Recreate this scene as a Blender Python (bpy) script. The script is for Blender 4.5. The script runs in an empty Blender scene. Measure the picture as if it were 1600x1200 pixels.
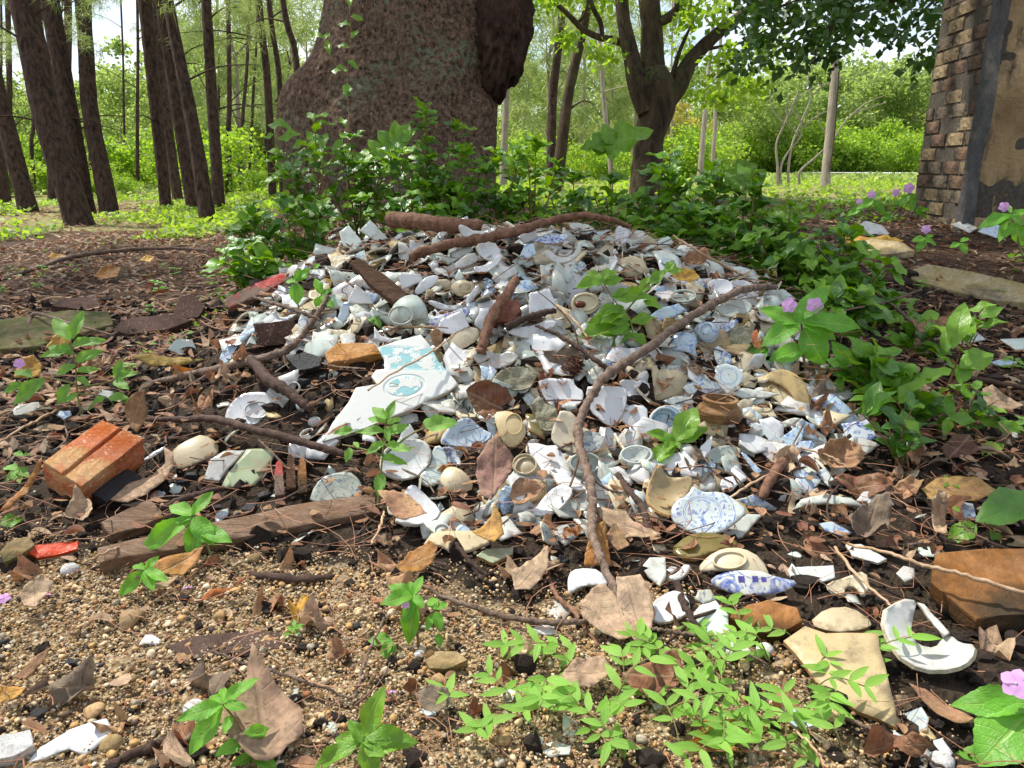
import bpy, math, random
import numpy as np
from mathutils import Vector, Matrix, geometry
rnd = random.Random(7)
rng = np.random.default_rng(7)
C = bpy.context.scene.collection
R = math.radians

# ------------------------------------------------------------ camera, sky, sun, exposure
F = 1150.0; CAMZ = 0.70; PITCH = R(16.5)
FWD = np.array([0, math.cos(PITCH), -math.sin(PITCH)])
UPV = np.array([0, math.sin(PITCH), math.cos(PITCH)])
RGT = np.array([1.0, 0, 0])
CAM = np.array([0, 0, CAMZ])
cd = bpy.data.cameras.new('camera'); cam = bpy.data.objects.new('camera', cd); C.objects.link(cam)
cam.location = CAM; cam.rotation_euler = (math.pi/2 - PITCH, 0, 0)
cd.sensor_width = 36; cd.lens = F/1600*36; cd.clip_start = 0.02; cd.clip_end = 2000
bpy.context.scene.camera = cam
SUN_EL, SUN_AZ = 56, -52          # azimuth measured from +Y towards +X
sd = Vector((math.sin(R(SUN_AZ))*math.cos(R(SUN_EL)), math.cos(R(SUN_AZ))*math.cos(R(SUN_EL)), math.sin(R(SUN_EL))))
sl = bpy.data.lights.new('sun', 'SUN'); sl.energy = 5.0; sl.angle = R(1.2); sl.color = (1, .95, .86)
so = bpy.data.objects.new('sun', sl); C.objects.link(so); so.location = (0, 0, 20)
so.rotation_euler = (-sd).to_track_quat('-Z', 'Y').to_euler()
W = bpy.data.worlds.new('World'); bpy.context.scene.world = W; W.use_nodes = True
nt = W.node_tree; nt.nodes.clear()
sky = nt.nodes.new('ShaderNodeTexSky'); sky.sky_type = 'NISHITA'; sky.sun_disc = False
sky.sun_elevation = R(SUN_EL); sky.sun_rotation = R(SUN_AZ)
tc = nt.nodes.new('ShaderNodeTexCoord'); mp = nt.nodes.new('ShaderNodeMapping'); mp.inputs['Scale'].default_value = (1, 1, 2.2)
nz = nt.nodes.new('ShaderNodeTexNoise'); nz.inputs['Scale'].default_value = 2.6; nz.inputs['Detail'].default_value = 7
mr = nt.nodes.new('ShaderNodeMapRange'); mr.inputs[1].default_value = .40; mr.inputs[2].default_value = .60; mr.inputs[3].default_value = .12; mr.inputs[4].default_value = .92
mx = nt.nodes.new('ShaderNodeMix'); mx.data_type = 'RGBA'; mx.inputs[7].default_value = (7.6, 7.9, 8.4, 1)
bg = nt.nodes.new('ShaderNodeBackground'); bg.inputs[1].default_value = .14
wo = nt.nodes.new('ShaderNodeOutputWorld')
L = nt.links.new
L(tc.outputs['Generated'], mp.inputs[0]); L(mp.outputs[0], nz.inputs['Vector']); L(nz.outputs[0], mr.inputs[0])
L(mr.outputs[0], mx.inputs[0]); L(sky.outputs[0], mx.inputs[6]); L(mx.outputs[2], bg.inputs[0]); L(bg.outputs[0], wo.inputs[0])
vs = bpy.context.scene.view_settings
vs.view_transform = 'Standard'; vs.look = 'None'; vs.exposure = 0.36; vs.gamma = 1; vs.use_curve_mapping = False
cy = bpy.context.scene.cycles
cy.max_bounces = 6; cy.transparent_max_bounces = 4; cy.diffuse_bounces = 3; cy.glossy_bounces = 2; cy.transmission_bounces = 3

# ------------------------------------------------------------ noise and terrain
def _h(i, j, s):
    n = (i*374761393 + j*668265263 + s*1442695041) & 0xffffffff
    n = ((n ^ (n >> 13))*1274126177) & 0xffffffff
    return ((n ^ (n >> 16)) & 0xffff)/65535.0
def vn(x, y, s=0):
    x = np.asarray(x, float); y = np.asarray(y, float)
    i = np.floor(x).astype(np.int64); j = np.floor(y).astype(np.int64)
    u = x-i; v = y-j; u = u*u*(3-2*u); v = v*v*(3-2*v)
    return (_h(i,j,s)*(1-u)+_h(i+1,j,s)*u)*(1-v)+(_h(i,j+1,s)*(1-u)+_h(i+1,j+1,s)*u)*v
def fbm(x, y, o=4, s=0):
    a = 0; w = .5
    for k in range(o): a = a + w*vn(x*2**k, y*2**k, s+k*7); w *= .5
    return a
def ss(a, b, x):
    t = np.clip((x-a)/(b-a), 0, 1); return t*t*(3-2*t)
def mound(x, y):
    dx = np.abs(x-.02)/1.50; dy = np.where(y < 2.62, (2.62-y)/1.32, (y-2.62)/1.15)
    q = np.clip((dx**2.6+np.abs(dy)**2.1)**(1/2.3), 0, 1)
    return .465*(.5+.5*np.cos(math.pi*q**1.35))
def H(x, y):
    x = np.asarray(x, float); y = np.asarray(y, float)
    plate = .30*ss(3.0, 5.2, y)*ss(-.42, -.22, x/np.maximum(y, .5))
    far = ss(14, 60, y)*.35
    z = plate*(1-far) + mound(x, y)
    z = z + .05*(fbm(x*1.3+3, y*1.3, 2, 11)-.4)*ss(.8, 1.6, y)
    z = z + .03*(fbm(x*5, y*5, 2, 5)-.4)*ss(1.2, 1.7, y)*(1-ss(6, 9, y))
    return z
def Hn(x, y, e=.03):
    n = np.array([float(H(x-e, y)-H(x+e, y)), float(H(x, y-e)-H(x, y+e)), 2*e]); return n/np.linalg.norm(n)
def ray(px, py):
    d = FWD + RGT*((px-800)/F) + UPV*((600-py)/F); return d
TT = .5*(1.012**np.arange(420))
def hit(px, py, lift=0.0):
    d = ray(px, py); P = CAM[None]+d[None]*TT[:, None]
    g = P[:, 2]-(H(P[:, 0], P[:, 1])+lift)
    k = np.argmax(g < 0)
    if g[k] >= 0: k = len(TT)-1; t = TT[k]
    elif k == 0: t = TT[0]
    else: t = TT[k-1]+(TT[k]-TT[k-1])*g[k-1]/(g[k-1]-g[k])
    return CAM+d*t
def depth(P): return float(np.dot(np.asarray(P)-CAM, FWD))
def unp(px, py, dep): return CAM+ray(px, py)*dep
def proj(P):
    P = np.asarray(P)-CAM; f = P@FWD
    return 800+F*(P@RGT)/f, 600-F*(P@UPV)/f
def inpoly(x, y, poly):
    c = False; n = len(poly)
    for i in range(n):
        x1, y1 = poly[i]; x2, y2 = poly[i-1]
        if (y1 > y) != (y2 > y) and x < (x2-x1)*(y-y1)/(y2-y1)+x1: c = not c
    return c
def unit(v): v = np.asarray(v, float); return v/max(1e-9, np.linalg.norm(v))

# ------------------------------------------------------------ objects
def tag(o, label=None, cat=None, group=None, kind=None):
    if label: o['label'] = label
    if cat: o['category'] = cat
    if group: o['group'] = group
    if kind: o['kind'] = kind
    return o
def empty(name, loc, label=None, cat=None, group=None):
    o = bpy.data.objects.new(name, None); C.objects.link(o); o.location = loc; o.empty_display_size = .05
    return tag(o, label, cat, group)
def link(name, me, parent=None, loc=None, mat=None):
    o = bpy.data.objects.new(name, me); C.objects.link(o)
    if parent is not None: o.parent = parent
    if loc is not None: o.location = loc
    if mat is not None: o.matrix_local = mat
    return o
class MB:
    """collects geometry; every vertex has a vco (pattern coordinate) and a tint"""
    def __init__(s): s.v = []; s.f = []; s.m = []; s.sm = []; s.c = []; s.t = []; s.n = 0
    def add(s, v, f, mat=0, smooth=True, vco=None, tint=.5):
        v = np.asarray(v, float).reshape(-1, 3); b = s.n; s.n += len(v); s.v.append(v)
        s.f += [tuple(i+b for i in q) for q in f]
        s.m += ([mat]*len(f) if isinstance(mat, int) else list(mat))
        s.sm += ([smooth]*len(f) if isinstance(smooth, bool) else list(smooth))
        s.c.append(np.zeros((len(v), 3)) if vco is None else np.asarray(vco, float))
        s.t.append(np.full(len(v), tint) if np.isscalar(tint) else np.asarray(tint, float))
        return s
    def mesh(s, name, mats, org=(0, 0, 0)):
        me = bpy.data.meshes.new(name)
        v = np.concatenate(s.v)-np.asarray(org, float)
        me.from_pydata(v.tolist(), [], s.f)
        me.polygons.foreach_set('material_index', s.m); me.polygons.foreach_set('use_smooth', s.sm)
        a = me.attributes.new('vco', 'FLOAT_VECTOR', 'POINT'); a.data.foreach_set('vector', np.concatenate(s.c).ravel())
        a = me.attributes.new('tint', 'FLOAT', 'POINT'); a.data.foreach_set('value', np.concatenate(s.t))
        for m in (mats if isinstance(mats, (list, tuple)) else [mats]): me.materials.append(m)
        me.update(); return me
    def build(s, name, mats, parent=None, org=(0, 0, 0), at=None):
        """org: world point that becomes the object's origin"""
        me = s.mesh(name, mats, org)
        o = link(name, me, parent)
        o.location = (np.asarray(org, float)-(np.asarray(parent.location) if parent is not None else 0)) if at is None else at
        return o
def fastmesh(name, V, Fc, mats, tint=None, vco=None, smooth=True):
    """V (n,3), Fc (m,k) numpy, one material"""
    me = bpy.data.meshes.new(name); k = Fc.shape[1]
    me.vertices.add(len(V)); me.vertices.foreach_set('co', V.astype(np.float32).ravel())
    me.loops.add(Fc.size); me.loops.foreach_set('vertex_index', Fc.astype(np.int32).ravel())
    me.polygons.add(len(Fc)); me.polygons.foreach_set('loop_start', np.arange(0, Fc.size, k, dtype=np.int32))
    me.polygons.foreach_set('use_smooth', np.full(len(Fc), smooth))
    me.update(calc_edges=True)
    a = me.attributes.new('tint', 'FLOAT', 'POINT'); a.data.foreach_set('value', (np.zeros(len(V))+.5 if tint is None else tint).astype(np.float32))
    a = me.attributes.new('vco', 'FLOAT_VECTOR', 'POINT'); a.data.foreach_set('vector', (np.zeros((len(V), 3)) if vco is None else vco).astype(np.float32).ravel())
    me.materials.append(mats); return me

# ------------------------------------------------------------ materials
class M:
    def __init__(s, name, rough=.6, spec=.5, coat=0):
        s.m = bpy.data.materials.new(name); s.m.use_nodes = True; s.t = s.m.node_tree
        s.p = s.t.nodes['Principled BSDF']; s.o = s.t.nodes['Material Output']
        s.p.inputs['Roughness'].default_value = rough; s.p.inputs['Specular IOR Level'].default_value = spec
        if coat: s.p.inputs['Coat Weight'].default_value = coat; s.p.inputs['Coat Roughness'].default_value = .12
    def nd(s, t): return s.t.nodes.new('ShaderNode'+t)
    def put(s, sock, v):
        if isinstance(v, (int, float)): sock.default_value = v
        elif isinstance(v, tuple): sock.default_value = (v+(1,))[:4] if sock.type == 'RGBA' else v[:3]
        else: s.t.links.new(v, sock)
    def math(s, op, a, b=0., c=0., clamp=False):
        n = s.nd('Math'); n.operation = op; n.use_clamp = clamp
        s.put(n.inputs[0], a); s.put(n.inputs[1], b); s.put(n.inputs[2], c); return n.outputs[0]
    def mix(s, f, a, b, mode='MIX'):
        n = s.nd('Mix'); n.data_type = 'RGBA'; n.blend_type = mode
        s.put(n.inputs[0], f); s.put(n.inputs[6], a); s.put(n.inputs[7], b); return n.outputs[2]
    def att(s, name, out='Fac'):
        n = s.nd('Attribute'); n.attribute_name = name; return n.outputs[out]
    def obj(s): return s.nd('TexCoord').outputs['Object']
    def pos(s): return s.nd('NewGeometry').outputs['Position']
    def orand(s): return s.nd('ObjectInfo').outputs['Random']
    def noise(s, vec, sc, det=4, rough=.55, dist=0, stretch=None):
        n = s.nd('TexNoise'); n.inputs['Scale'].default_value = sc; n.inputs['Detail'].default_value = det
        n.inputs['Roughness'].default_value = rough; n.inputs['Distortion'].default_value = dist
        if stretch:
            m = s.nd('Mapping'); m.inputs['Scale'].default_value = stretch; s.put(m.inputs[0], vec); vec = m.outputs[0]
        s.put(n.inputs['Vector'], vec); return n.outputs[0]
    def voro(s, vec, sc, feat='F1', out=0):
        n = s.nd('TexVoronoi'); n.feature = feat; n.inputs['Scale'].default_value = sc; s.put(n.inputs['Vector'], vec); return n.outputs[out]
    def rng(s, v, a, b, c=0., d=1.):
        n = s.nd('MapRange'); s.put(n.inputs[0], v)
        for k, q in zip((1, 2, 3, 4), (a, b, c, d)): n.inputs[k].default_value = q
        return n.outputs[0]
    def length(s, v):
        n = s.nd('VectorMath'); n.operation = 'LENGTH'; s.put(n.inputs[0], v); return n.outputs['Value']
    def vadd(s, a, b):
        n = s.nd('VectorMath'); n.operation = 'ADD'; s.put(n.inputs[0], a); s.put(n.inputs[1], b); return n.outputs[0]
    def sep(s, v): n = s.nd('SeparateXYZ'); s.put(n.inputs[0], v); return n.outputs
    def hsv(s, c, h=.5, sat=1., v=1.):
        n = s.nd('HueSaturation'); s.put(n.inputs['Hue'], h); s.put(n.inputs['Saturation'], sat); s.put(n.inputs['Value'], v); s.put(n.inputs['Color'], c); return n.outputs[0]
    def color(s, c): s.put(s.p.inputs['Base Color'], c); s.c = c; return s
    def rough(s, c): s.put(s.p.inputs['Roughness'], c); return s
    def bump(s, h, dist=.002, st=1.):
        n = s.nd('Bump'); n.inputs['Distance'].default_value = dist; n.inputs['Strength'].default_value = st
        s.put(n.inputs['Height'], h); s.t.links.new(n.outputs[0], s.p.inputs['Normal']); return s
    def transl(s, f, col=None):
        a = s.nd('BsdfTranslucent'); s.put(a.inputs[0], col if col is not None else s.c)
        x = s.nd('MixShader'); s.put(x.inputs[0], f); s.t.links.new(s.p.outputs[0], x.inputs[1]); s.t.links.new(a.outputs[0], x.inputs[2])
        s.t.links.new(x.outputs[0], s.o.inputs[0]); return s

def ceramic(name, base, pattern=None, blue=(.03, .09, .38), dirt=.35, rough=.16, var=.06):
    m = M(name, rough, .5); ob = m.obj(); v = m.att('vco', 'Vector'); rn = m.orand(); tn = m.att('tint')
    k = m.math('ADD', rn, tn)
    n1 = m.noise(ob, 14, 5)
    off = m.nd('CombineXYZ'); m.put(off.inputs[2], m.math('MULTIPLY', k, 9.))
    vv = m.vadd(v, off.outputs[0])
    col = m.hsv(base, .5, m.rng(k, 0, 1.6, .75, 1.25), m.math('MULTIPLY', m.rng(n1, .3, .7, 1-var, 1+var), m.rng(m.math('FRACT', m.math('MULTIPLY', k, 7.31)), 0, 1, .70, 1.04)))
    if pattern:
        r = m.length(v)
        wob = m.math('MULTIPLY', m.math('SUBTRACT', m.noise(vv, 60, 2), .5), .004)
        r = m.math('ADD', r, wob)
        def ring(r0, w): return m.rng(m.math('ABSOLUTE', m.math('SUBTRACT', r, r0)), w*.55, w, 1, 0)
        wash = m.rng(m.noise(vv, 120, 2), .35, .7, .35, 1)
        if pattern == 'floral':
            mo = m.rng(m.noise(vv, 75, 2, .4, 1.2), .53, .56)
            mi = m.math('MULTIPLY', mo, m.rng(r, .028, .030, 1, 0))
            bd = m.math('MULTIPLY', m.rng(m.noise(vv, 130, 1, .4, .6), .56, .6), m.math('MULTIPLY', m.rng(r, .039, .040), m.rng(r, .056, .057, 1, 0)))
            f = m.math('MAXIMUM', m.math('MAXIMUM', mi, bd), m.math('MAXIMUM', ring(.033, .0011), ring(.0365, .0009)))
            f = m.math('MAXIMUM', f, ring(.06, .0013))
        elif pattern == 'rings':
            f = m.math('MAXIMUM', ring(.020, .0012), m.math('MAXIMUM', ring(.024, .0008), ring(.047, .0016)))
        elif pattern == 'bold':
            f = m.rng(m.noise(vv, 42, 2, .45, 2.2), .47, .53)
        elif pattern == 'band':
            f = m.math('MAXIMUM', m.math('MULTIPLY', m.rng(r, .05, .052), m.rng(m.noise(vv, 60, 2, .5, 1), .42, .5)), m.math('MAXIMUM', ring(.047, .0015), ring(.012, .002)))
        elif pattern == 'light':
            f = m.math('MULTIPLY', m.rng(m.noise(vv, 48, 3, .5, 1.), .56, .62), .9); f = m.math('MAXIMUM', f, ring(.026, .0012))
        f = m.math('MULTIPLY', f, wash)
        col = m.mix(f, col, blue)
    d1 = m.rng(m.noise(m.pos(), 26, 6, .68), .48, .70); d2 = m.rng(m.noise(m.pos(), 260, 3), .56, .68)
    dd = m.math('MULTIPLY', m.math('ADD', d1, m.math('MULTIPLY', d2, .35)), dirt, clamp=True)
    col = m.mix(dd, col, (.20, .15, .09))
    m.color(col); m.rough(m.math('ADD', m.math('MULTIPLY', dd, .6), rough)); m.bump(m.noise(ob, 35, 3), .0015, .25)
    return m.m
def rough_mat(name, c1, c2, sc=20, rough=.85, bs=.003, c3=None, t3=.62, stretch=None, coords='obj', spec=.3, sp=None):
    m = M(name, rough, spec); ob = m.obj() if coords == 'obj' else m.pos()
    n = m.noise(ob, sc, 12, .70, .3, stretch); fine = m.noise(ob, sc*7, 6, .75, 0, stretch); k = m.math('ADD', m.math('MULTIPLY', m.orand(), .5), m.math('MULTIPLY', m.att('tint'), .5))
    col = m.mix(m.rng(n, .36, .64), c1, c2); col = m.hsv(col, .5, 1., m.rng(k, 0, 1, .7, 1.3))
    if c3: col = m.mix(m.rng(m.noise(ob, sc*.35, 5, .6), t3-.05, t3+.06), col, c3)
    if sp: col = m.mix(m.rng(m.noise(ob, sc*9, 2), .66, .70), col, sp)
    col = m.hsv(col, .5, m.rng(n, .3, .7, .85, 1.15), m.rng(fine, .3, .7, .62, 1.35))
    m.color(col); m.bump(m.math('ADD', m.noise(ob, sc*2.5, 8, .7, 0, stretch), m.math('MULTIPLY', fine, .5)), bs*1.5, 1.); return m.m
def leaf_mat(name, c1, c2, rough=.42, tr=.3, vein=(.35, .5, .12), vs_=.5, nv=9., trc=None, spec=.45, spots=None):
    m = M(name, rough, spec); v = m.att('vco', 'Vector'); sp = m.sep(v)
    ax = m.math('ABSOLUTE', sp[0]); k = m.math('FRACT', m.math('ADD', m.orand(), m.math('MULTIPLY', m.att('tint'), .97)))
    col = m.mix(m.math('ADD', m.math('MULTIPLY', k, .75), m.math('MULTIPLY', m.noise(v, 3.), .25)), c1, c2)
    mid = m.rng(ax, .03, .09, 1, 0)
    s = m.math('PINGPONG', m.math('SUBTRACT', m.math('MULTIPLY', sp[1], nv), m.math('MULTIPLY', ax, 1.5)), .5)
    sd_ = m.math('MULTIPLY', m.rng(s, .0, .10, 1, 0), .45)
    f = m.math('MULTIPLY', m.math('MAXIMUM', mid, sd_), vs_)
    if not spots and nv: col = m.mix(m.rng(m.noise(m.pos(), 70, 4, .65), .66, .72), col, (.30, .26, .06)); col = m.hsv(col, .5, 1., m.rng(m.noise(m.pos(), 30, 4), .3, .7, .75, 1.2))
    if spots:
        g_ = m.noise(m.pos(), 55, 6, .7); col = m.hsv(col, m.rng(m.noise(m.pos(), 18, 3), .3, .7, .485, .515), 1., m.rng(g_, .32, .68, .55, 1.4)); col = m.mix(m.rng(m.noise(m.pos(), 90, 5, .7), .58, .66), col, spots)
    col = m.mix(f, col, vein); m.color(col)
    m.bump(m.math('SUBTRACT', m.noise(v, 12, 2), m.math('MAXIMUM', mid, sd_)), .002, .5)
    if tr: m.transl(tr, m.hsv(col, .485, 1.1, 1.7) if trc is None else trc)
    return m.m
def bark_mat(name, c1, c2, sc=9, bs=.02, stretch=(1, 1, .25), lichen=None, lt=.6, lichen2=None):
    m = M(name, .9, .2); ob = m.obj(); n = m.noise(ob, sc, 8, .68, .4, stretch); v = m.voro(ob, sc*2.2)
    col = m.mix(m.rng(n, .35, .66), c1, c2)
    if lichen: col = m.mix(m.math('MULTIPLY', m.rng(m.noise(ob, 2.1, 3), .5, .62), m.rng(m.noise(ob, 26, 5, .7), lt-.06, lt)), col, lichen)
    if lichen2: col = m.mix(m.rng(m.noise(ob, 34, 4, .6, 0, (1, 1, .5)), .66, .70), col, lichen2)
    m.color(col); m.bump(m.math('ADD', n, m.math('MULTIPLY', m.noise(ob, sc*4, 5, .7, 0, stretch), .5)), bs, .9); return m.m

white = ceramic('white_glaze', (.58, .58, .54), dirt=.7)
white2 = ceramic('clean_white_glaze', (.64, .65, .65), dirt=.35)
celadon = ceramic('celadon_glaze', (.55, .62, .56), dirt=.5)
grey_glaze = ceramic('grey_glaze', (.50, .53, .48), dirt=.6, rough=.3)
cream = ceramic('cream_glaze', (.58, .50, .34), dirt=.5, rough=.35)
tan = ceramic('tan_stoneware', (.44, .34, .18), dirt=.95, rough=.5, var=.15)
olive = ceramic('olive_glaze', (.16, .13, .05), dirt=.3, rough=.25, var=.25)
floral = ceramic('blue_floral_glaze', (.50, .57, .55), 'floral', dirt=.3)
floral_g = ceramic('grey_floral_glaze', (.55, .58, .50), 'floral', blue=(.10, .14, .22), dirt=.4)
rings = ceramic('blue_ringed_glaze', (.54, .60, .58), 'rings', blue=(.08, .15, .36), dirt=.4)
bold = ceramic('cobalt_glaze', (.60, .66, .70), 'bold', blue=(.02, .05, .34), dirt=.12)
band = ceramic('blue_banded_glaze', (.72, .74, .66), 'band', blue=(.04, .09, .38), dirt=.3)
light = ceramic('pale_blue_glaze', (.48, .59, .66), 'light', blue=(.06, .14, .40), dirt=.2)
moss_glaze = ceramic('green_streaked_glaze', (.33, .39, .24), dirt=.7, var=.3)
biscuit = rough_mat('broken_biscuit', (.66, .60, .46), (.50, .42, .28), 60, .8, .001, c3=(.16, .11, .07), t3=.6)
clay_edge = rough_mat('broken_clay', (.48, .27, .10), (.34, .17, .06), 60, .9, .002)
terracotta = rough_mat('terracotta', (.48, .15, .055), (.36, .10, .035), 18, .85, .003, c3=(.50, .30, .14), t3=.56, sp=(.6, .5, .4))
tan_brick = rough_mat('tan_brick', (.55, .29, .10), (.42, .20, .07), 22, .9, .004, c3=(.10, .05, .03), t3=.64)
dark_brick = rough_mat('dark_brick', (.10, .05, .035), (.055, .03, .022), 24, .9, .004, sp=(.5, .42, .3))
red_wood = rough_mat('red_painted_wood', (.50, .07, .06), (.40, .05, .04), 30, .7, .003, c3=(.17, .11, .08), t3=.47, stretch=(1, 1, 1))
timber = rough_mat('weathered_timber', (.30, .19, .12), (.17, .10, .06), 14, .85, .004, stretch=(.6, 5, 5), c3=(.06, .04, .03), t3=.66)
timber_b = rough_mat('brown_timber', (.16, .085, .045), (.09, .045, .025), 14, .85, .006, stretch=(1, 4, 4))
char = rough_mat('charcoal', (.020, .021, .024), (.010, .010, .011), 40, .55, .004, spec=.5)
stone_t = rough_mat('tan_rock', (.36, .26, .12), (.22, .14, .06), 9, .9, .006, c3=(.07, .08, .03), t3=.56)
stone_g = rough_mat('mossy_concrete', (.22, .18, .09), (.13, .11, .05), 40, .95, .004, c3=(.10, .11, .03), t3=.5)
rock_o = rough_mat('ochre_rock', (.36, .15, .035), (.16, .07, .02), 7, .8, .006, c3=(.045, .03, .015), t3=.55)
rock_y = rough_mat('pale_yellow_rock', (.52, .42, .24), (.36, .27, .12), 8, .9, .006, c3=(.12, .10, .07), t3=.6)
mortar = rough_mat('lime_lump', (.38, .36, .26), (.22, .21, .13), 30, .95, .006)
white_stone = rough_mat('white_stone', (.66, .66, .64), (.40, .39, .36), 50, .8, .002)
orange_p = rough_mat('orange_red_paint', (.75, .09, .02), (.65, .06, .015), 20, .35, .001, c3=(.25, .07, .04), t3=.6)
stick_m = rough_mat('grey_brown_bark', (.26, .18, .13), (.07, .045, .032), 45, .85, .003, stretch=(1, 1, 1), sp=(.4, .34, .26), coords='pos')
stick_d = rough_mat('dark_wet_bark', (.09, .05, .035), (.04, .024, .018), 30, .8, .003, coords='pos')
stick_r = rough_mat('red_brown_bark', (.26, .13, .075), (.09, .045, .028), 45, .8, .003, coords='pos')
straw_m = rough_mat('pale_straw', (.52, .36, .22), (.38, .24, .14), 30, .7, .001, coords='pos')
soilclod = rough_mat('soil_clod', (.035, .024, .018), (.016, .011, .008), 90, .95, .003, coords='pos')

imp = leaf_mat('bright_leaf', (.11, .33, .025), (.18, .44, .045), .4, .35, (.33, .52, .10), .55, 10)
lime = leaf_mat('lime_leaf', (.19, .42, .05), (.29, .52, .09), .45, .35, (.35, .55, .12), .3, 0.)
seedl = leaf_mat('seedling_leaf', (.14, .33, .04), (.21, .42, .07), .45, .35, (.35, .5, .15), .4, 8.)
dark = leaf_mat('dark_glossy_leaf', (.038, .125, .016), (.105, .255, .026), .28, .25, (.11, .24, .05), .5, 7., spec=.6)
mid_l = leaf_mat('mid_green_leaf', (.11, .27, .018), (.21, .39, .034), .32, .3, (.2, .36, .08), .4, 7.)
canopy = leaf_mat('canopy_leaf', (.035, .095, .018), (.09, .19, .03), .35, .22, (.05, .12, .04), .2, 0.)
sunleaf = leaf_mat('sunlit_leaf', (.14, .29, .03), (.30, .42, .07), .5, .55, (.2, .3, .1), .1, 0.)
farleaf = leaf_mat('far_leaf', (.13, .23, .055), (.29, .36, .12), .6, .6, (.2, .3, .1), .1, 0.)
needle_g = leaf_mat('pine_needle', (.20, .29, .08), (.34, .41, .15), .5, .35, (.2, .3, .1), .1, 0.)
yleaf = leaf_mat('autumn_crown_leaf', (.34, .36, .07), (.40, .34, .09), .6, .45, (.2, .3, .1), .1, 0.)
def dry(name, c1, c2, rough=.75, tr=.12): return leaf_mat(name, c1, c2, rough, tr, (.36, .24, .15), .45, 8., spec=.25, spots=tuple(q*.5 for q in c1))
dry_p = dry('pinkish_dry_leaf', (.44, .32, .21), (.36, .24, .15)); dry_b = dry('brown_dry_leaf', (.27, .15, .08), (.38, .22, .12))
dry_r = dry('red_brown_leaf', (.17, .075, .038), (.24, .11, .055), .5); dry_y = dry('yellow_leaf', (.55, .36, .06), (.46, .26, .05), .5, .25)
dry_o = dry('ochre_leaf', (.40, .20, .05), (.32, .14, .04), .55, .2); dry_g = dry('grey_dry_leaf', (.24, .185, .13), (.16, .12, .085))
pm = M('pink_petal', .6, .2); pm.color((.72, .40, .74)); pm.transl(.35); pink = pm.m
stem_g = rough_mat('green_stem', (.16, .24, .06), (.22, .14, .06), 30, .6, .001); stem_r = rough_mat('reddish_stem', (.24, .10, .05), (.16, .12, .04), 30, .6, .001)
needle_b = rough_mat('fallen_needle', (.30, .15, .08), (.20, .09, .05), 10, .6, .0005, coords='pos')
# ------------------------------------------------------------ shape builders
def jag(poly, step, amp, r=rnd):
    out = []; n = len(poly)
    for i in range(n):
        a = np.array(poly[i], float); b = np.array(poly[(i+1) % n], float); l = np.linalg.norm(b-a); k = max(1, int(l/step))
        nrm = np.array([-(b-a)[1], (b-a)[0]])/max(l, 1e-9)
        for j in range(k):
            p = a+(b-a)*j/k
            if j: p = p+nrm*r.uniform(-amp, amp)
            out.append(p)
    return out
def fill(poly, step):
    """triangulate a closed 2D outline with inner points"""
    P = [Vector(p) for p in poly]; n = len(P)
    xs = [p.x for p in P]; ys = [p.y for p in P]; y = min(ys)+step*.5; row = 0; pts = []
    while y < max(ys):
        x = min(xs)+(step*.5 if row % 2 else 0)
        while x < max(xs):
            if inpoly(x, y, poly):
                dm = min((Vector((x, y))-q).length for q in P)
                if dm > step*.45: pts.append(Vector((x, y)))
            x += step
        y += step*.87; row += 1
    v, e, f, *_ = geometry.delaunay_2d_cdt(P+pts, [], [list(range(n))], 1, 1e-7)
    v = np.array([[q.x, q.y] for q in v]); 
    F_ = []
    for t in f:
        t = list(t); a, b, c = v[t[0]], v[t[1]], v[t[2]]
        if (b[0]-a[0])*(c[1]-a[1])-(b[1]-a[1])*(c[0]-a[0]) < 0: t.reverse()
        F_.append(tuple(t))
    return v, F_
def boundary(F_):
    E = {}
    for t in F_:
        for i in range(len(t)): E[(t[i], t[(i+1) % len(t)])] = 1
    return [(a, b) for (a, b) in E if (b, a) not in E]
def sheet(mb, poly, step, hf, thick, axis=(0, 0), xf=None, m_top=0, m_side=1, tint=.5, bot_in=0.0, rough_n=0):
    """a curved plate with real thickness: outline poly in its own plane, height hf(x, y), xf maps (n,3) local -> target"""
    v, F_ = fill(poly, step); n = len(v)
    top = np.c_[v, hf(v[:, 0], v[:, 1])]
    e = 1e-4; gx = (hf(v[:, 0]+e, v[:, 1])-hf(v[:, 0]-e, v[:, 1]))/(2*e); gy = (hf(v[:, 0], v[:, 1]+e)-hf(v[:, 0], v[:, 1]-e))/(2*e)
    N = np.c_[-gx, -gy, np.ones(n)]; N /= np.linalg.norm(N, axis=1)[:, None]
    c = v.mean(0); bot = top-N*thick; bot[:, :2] = c+(bot[:, :2]-c)*(1-bot_in)
    if rough_n:
        o = rnd.random()*50
        for A, s in ((top, 3), (bot, 9)):
            A[:, 2] += (fbm(A[:, 0]*28+o, A[:, 1]*28+s, 3, s)-.45)*rough_n
    vco = np.c_[v-np.array(axis), np.zeros(n)]
    B = boundary(F_)
    V = np.concatenate([top, bot]); fs = list(F_)+[tuple(i+n for i in reversed(t)) for t in F_]+[(b, a, a+n, b+n) for a, b in B]
    ms = [m_top]*(2*len(F_))+[m_side]*len(B); sm = [True]*(2*len(F_))+[False]*len(B)
    if xf is not None: V = xf(V)
    mb.add(V, fs, ms, sm, np.concatenate([vco, vco]), tint)
def frame(n, hint=(1, 0, 0)):
    n = unit(n); x = np.asarray(hint, float); x = unit(x-n*np.dot(x, n)); y = np.cross(n, x); return x, y, n
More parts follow.
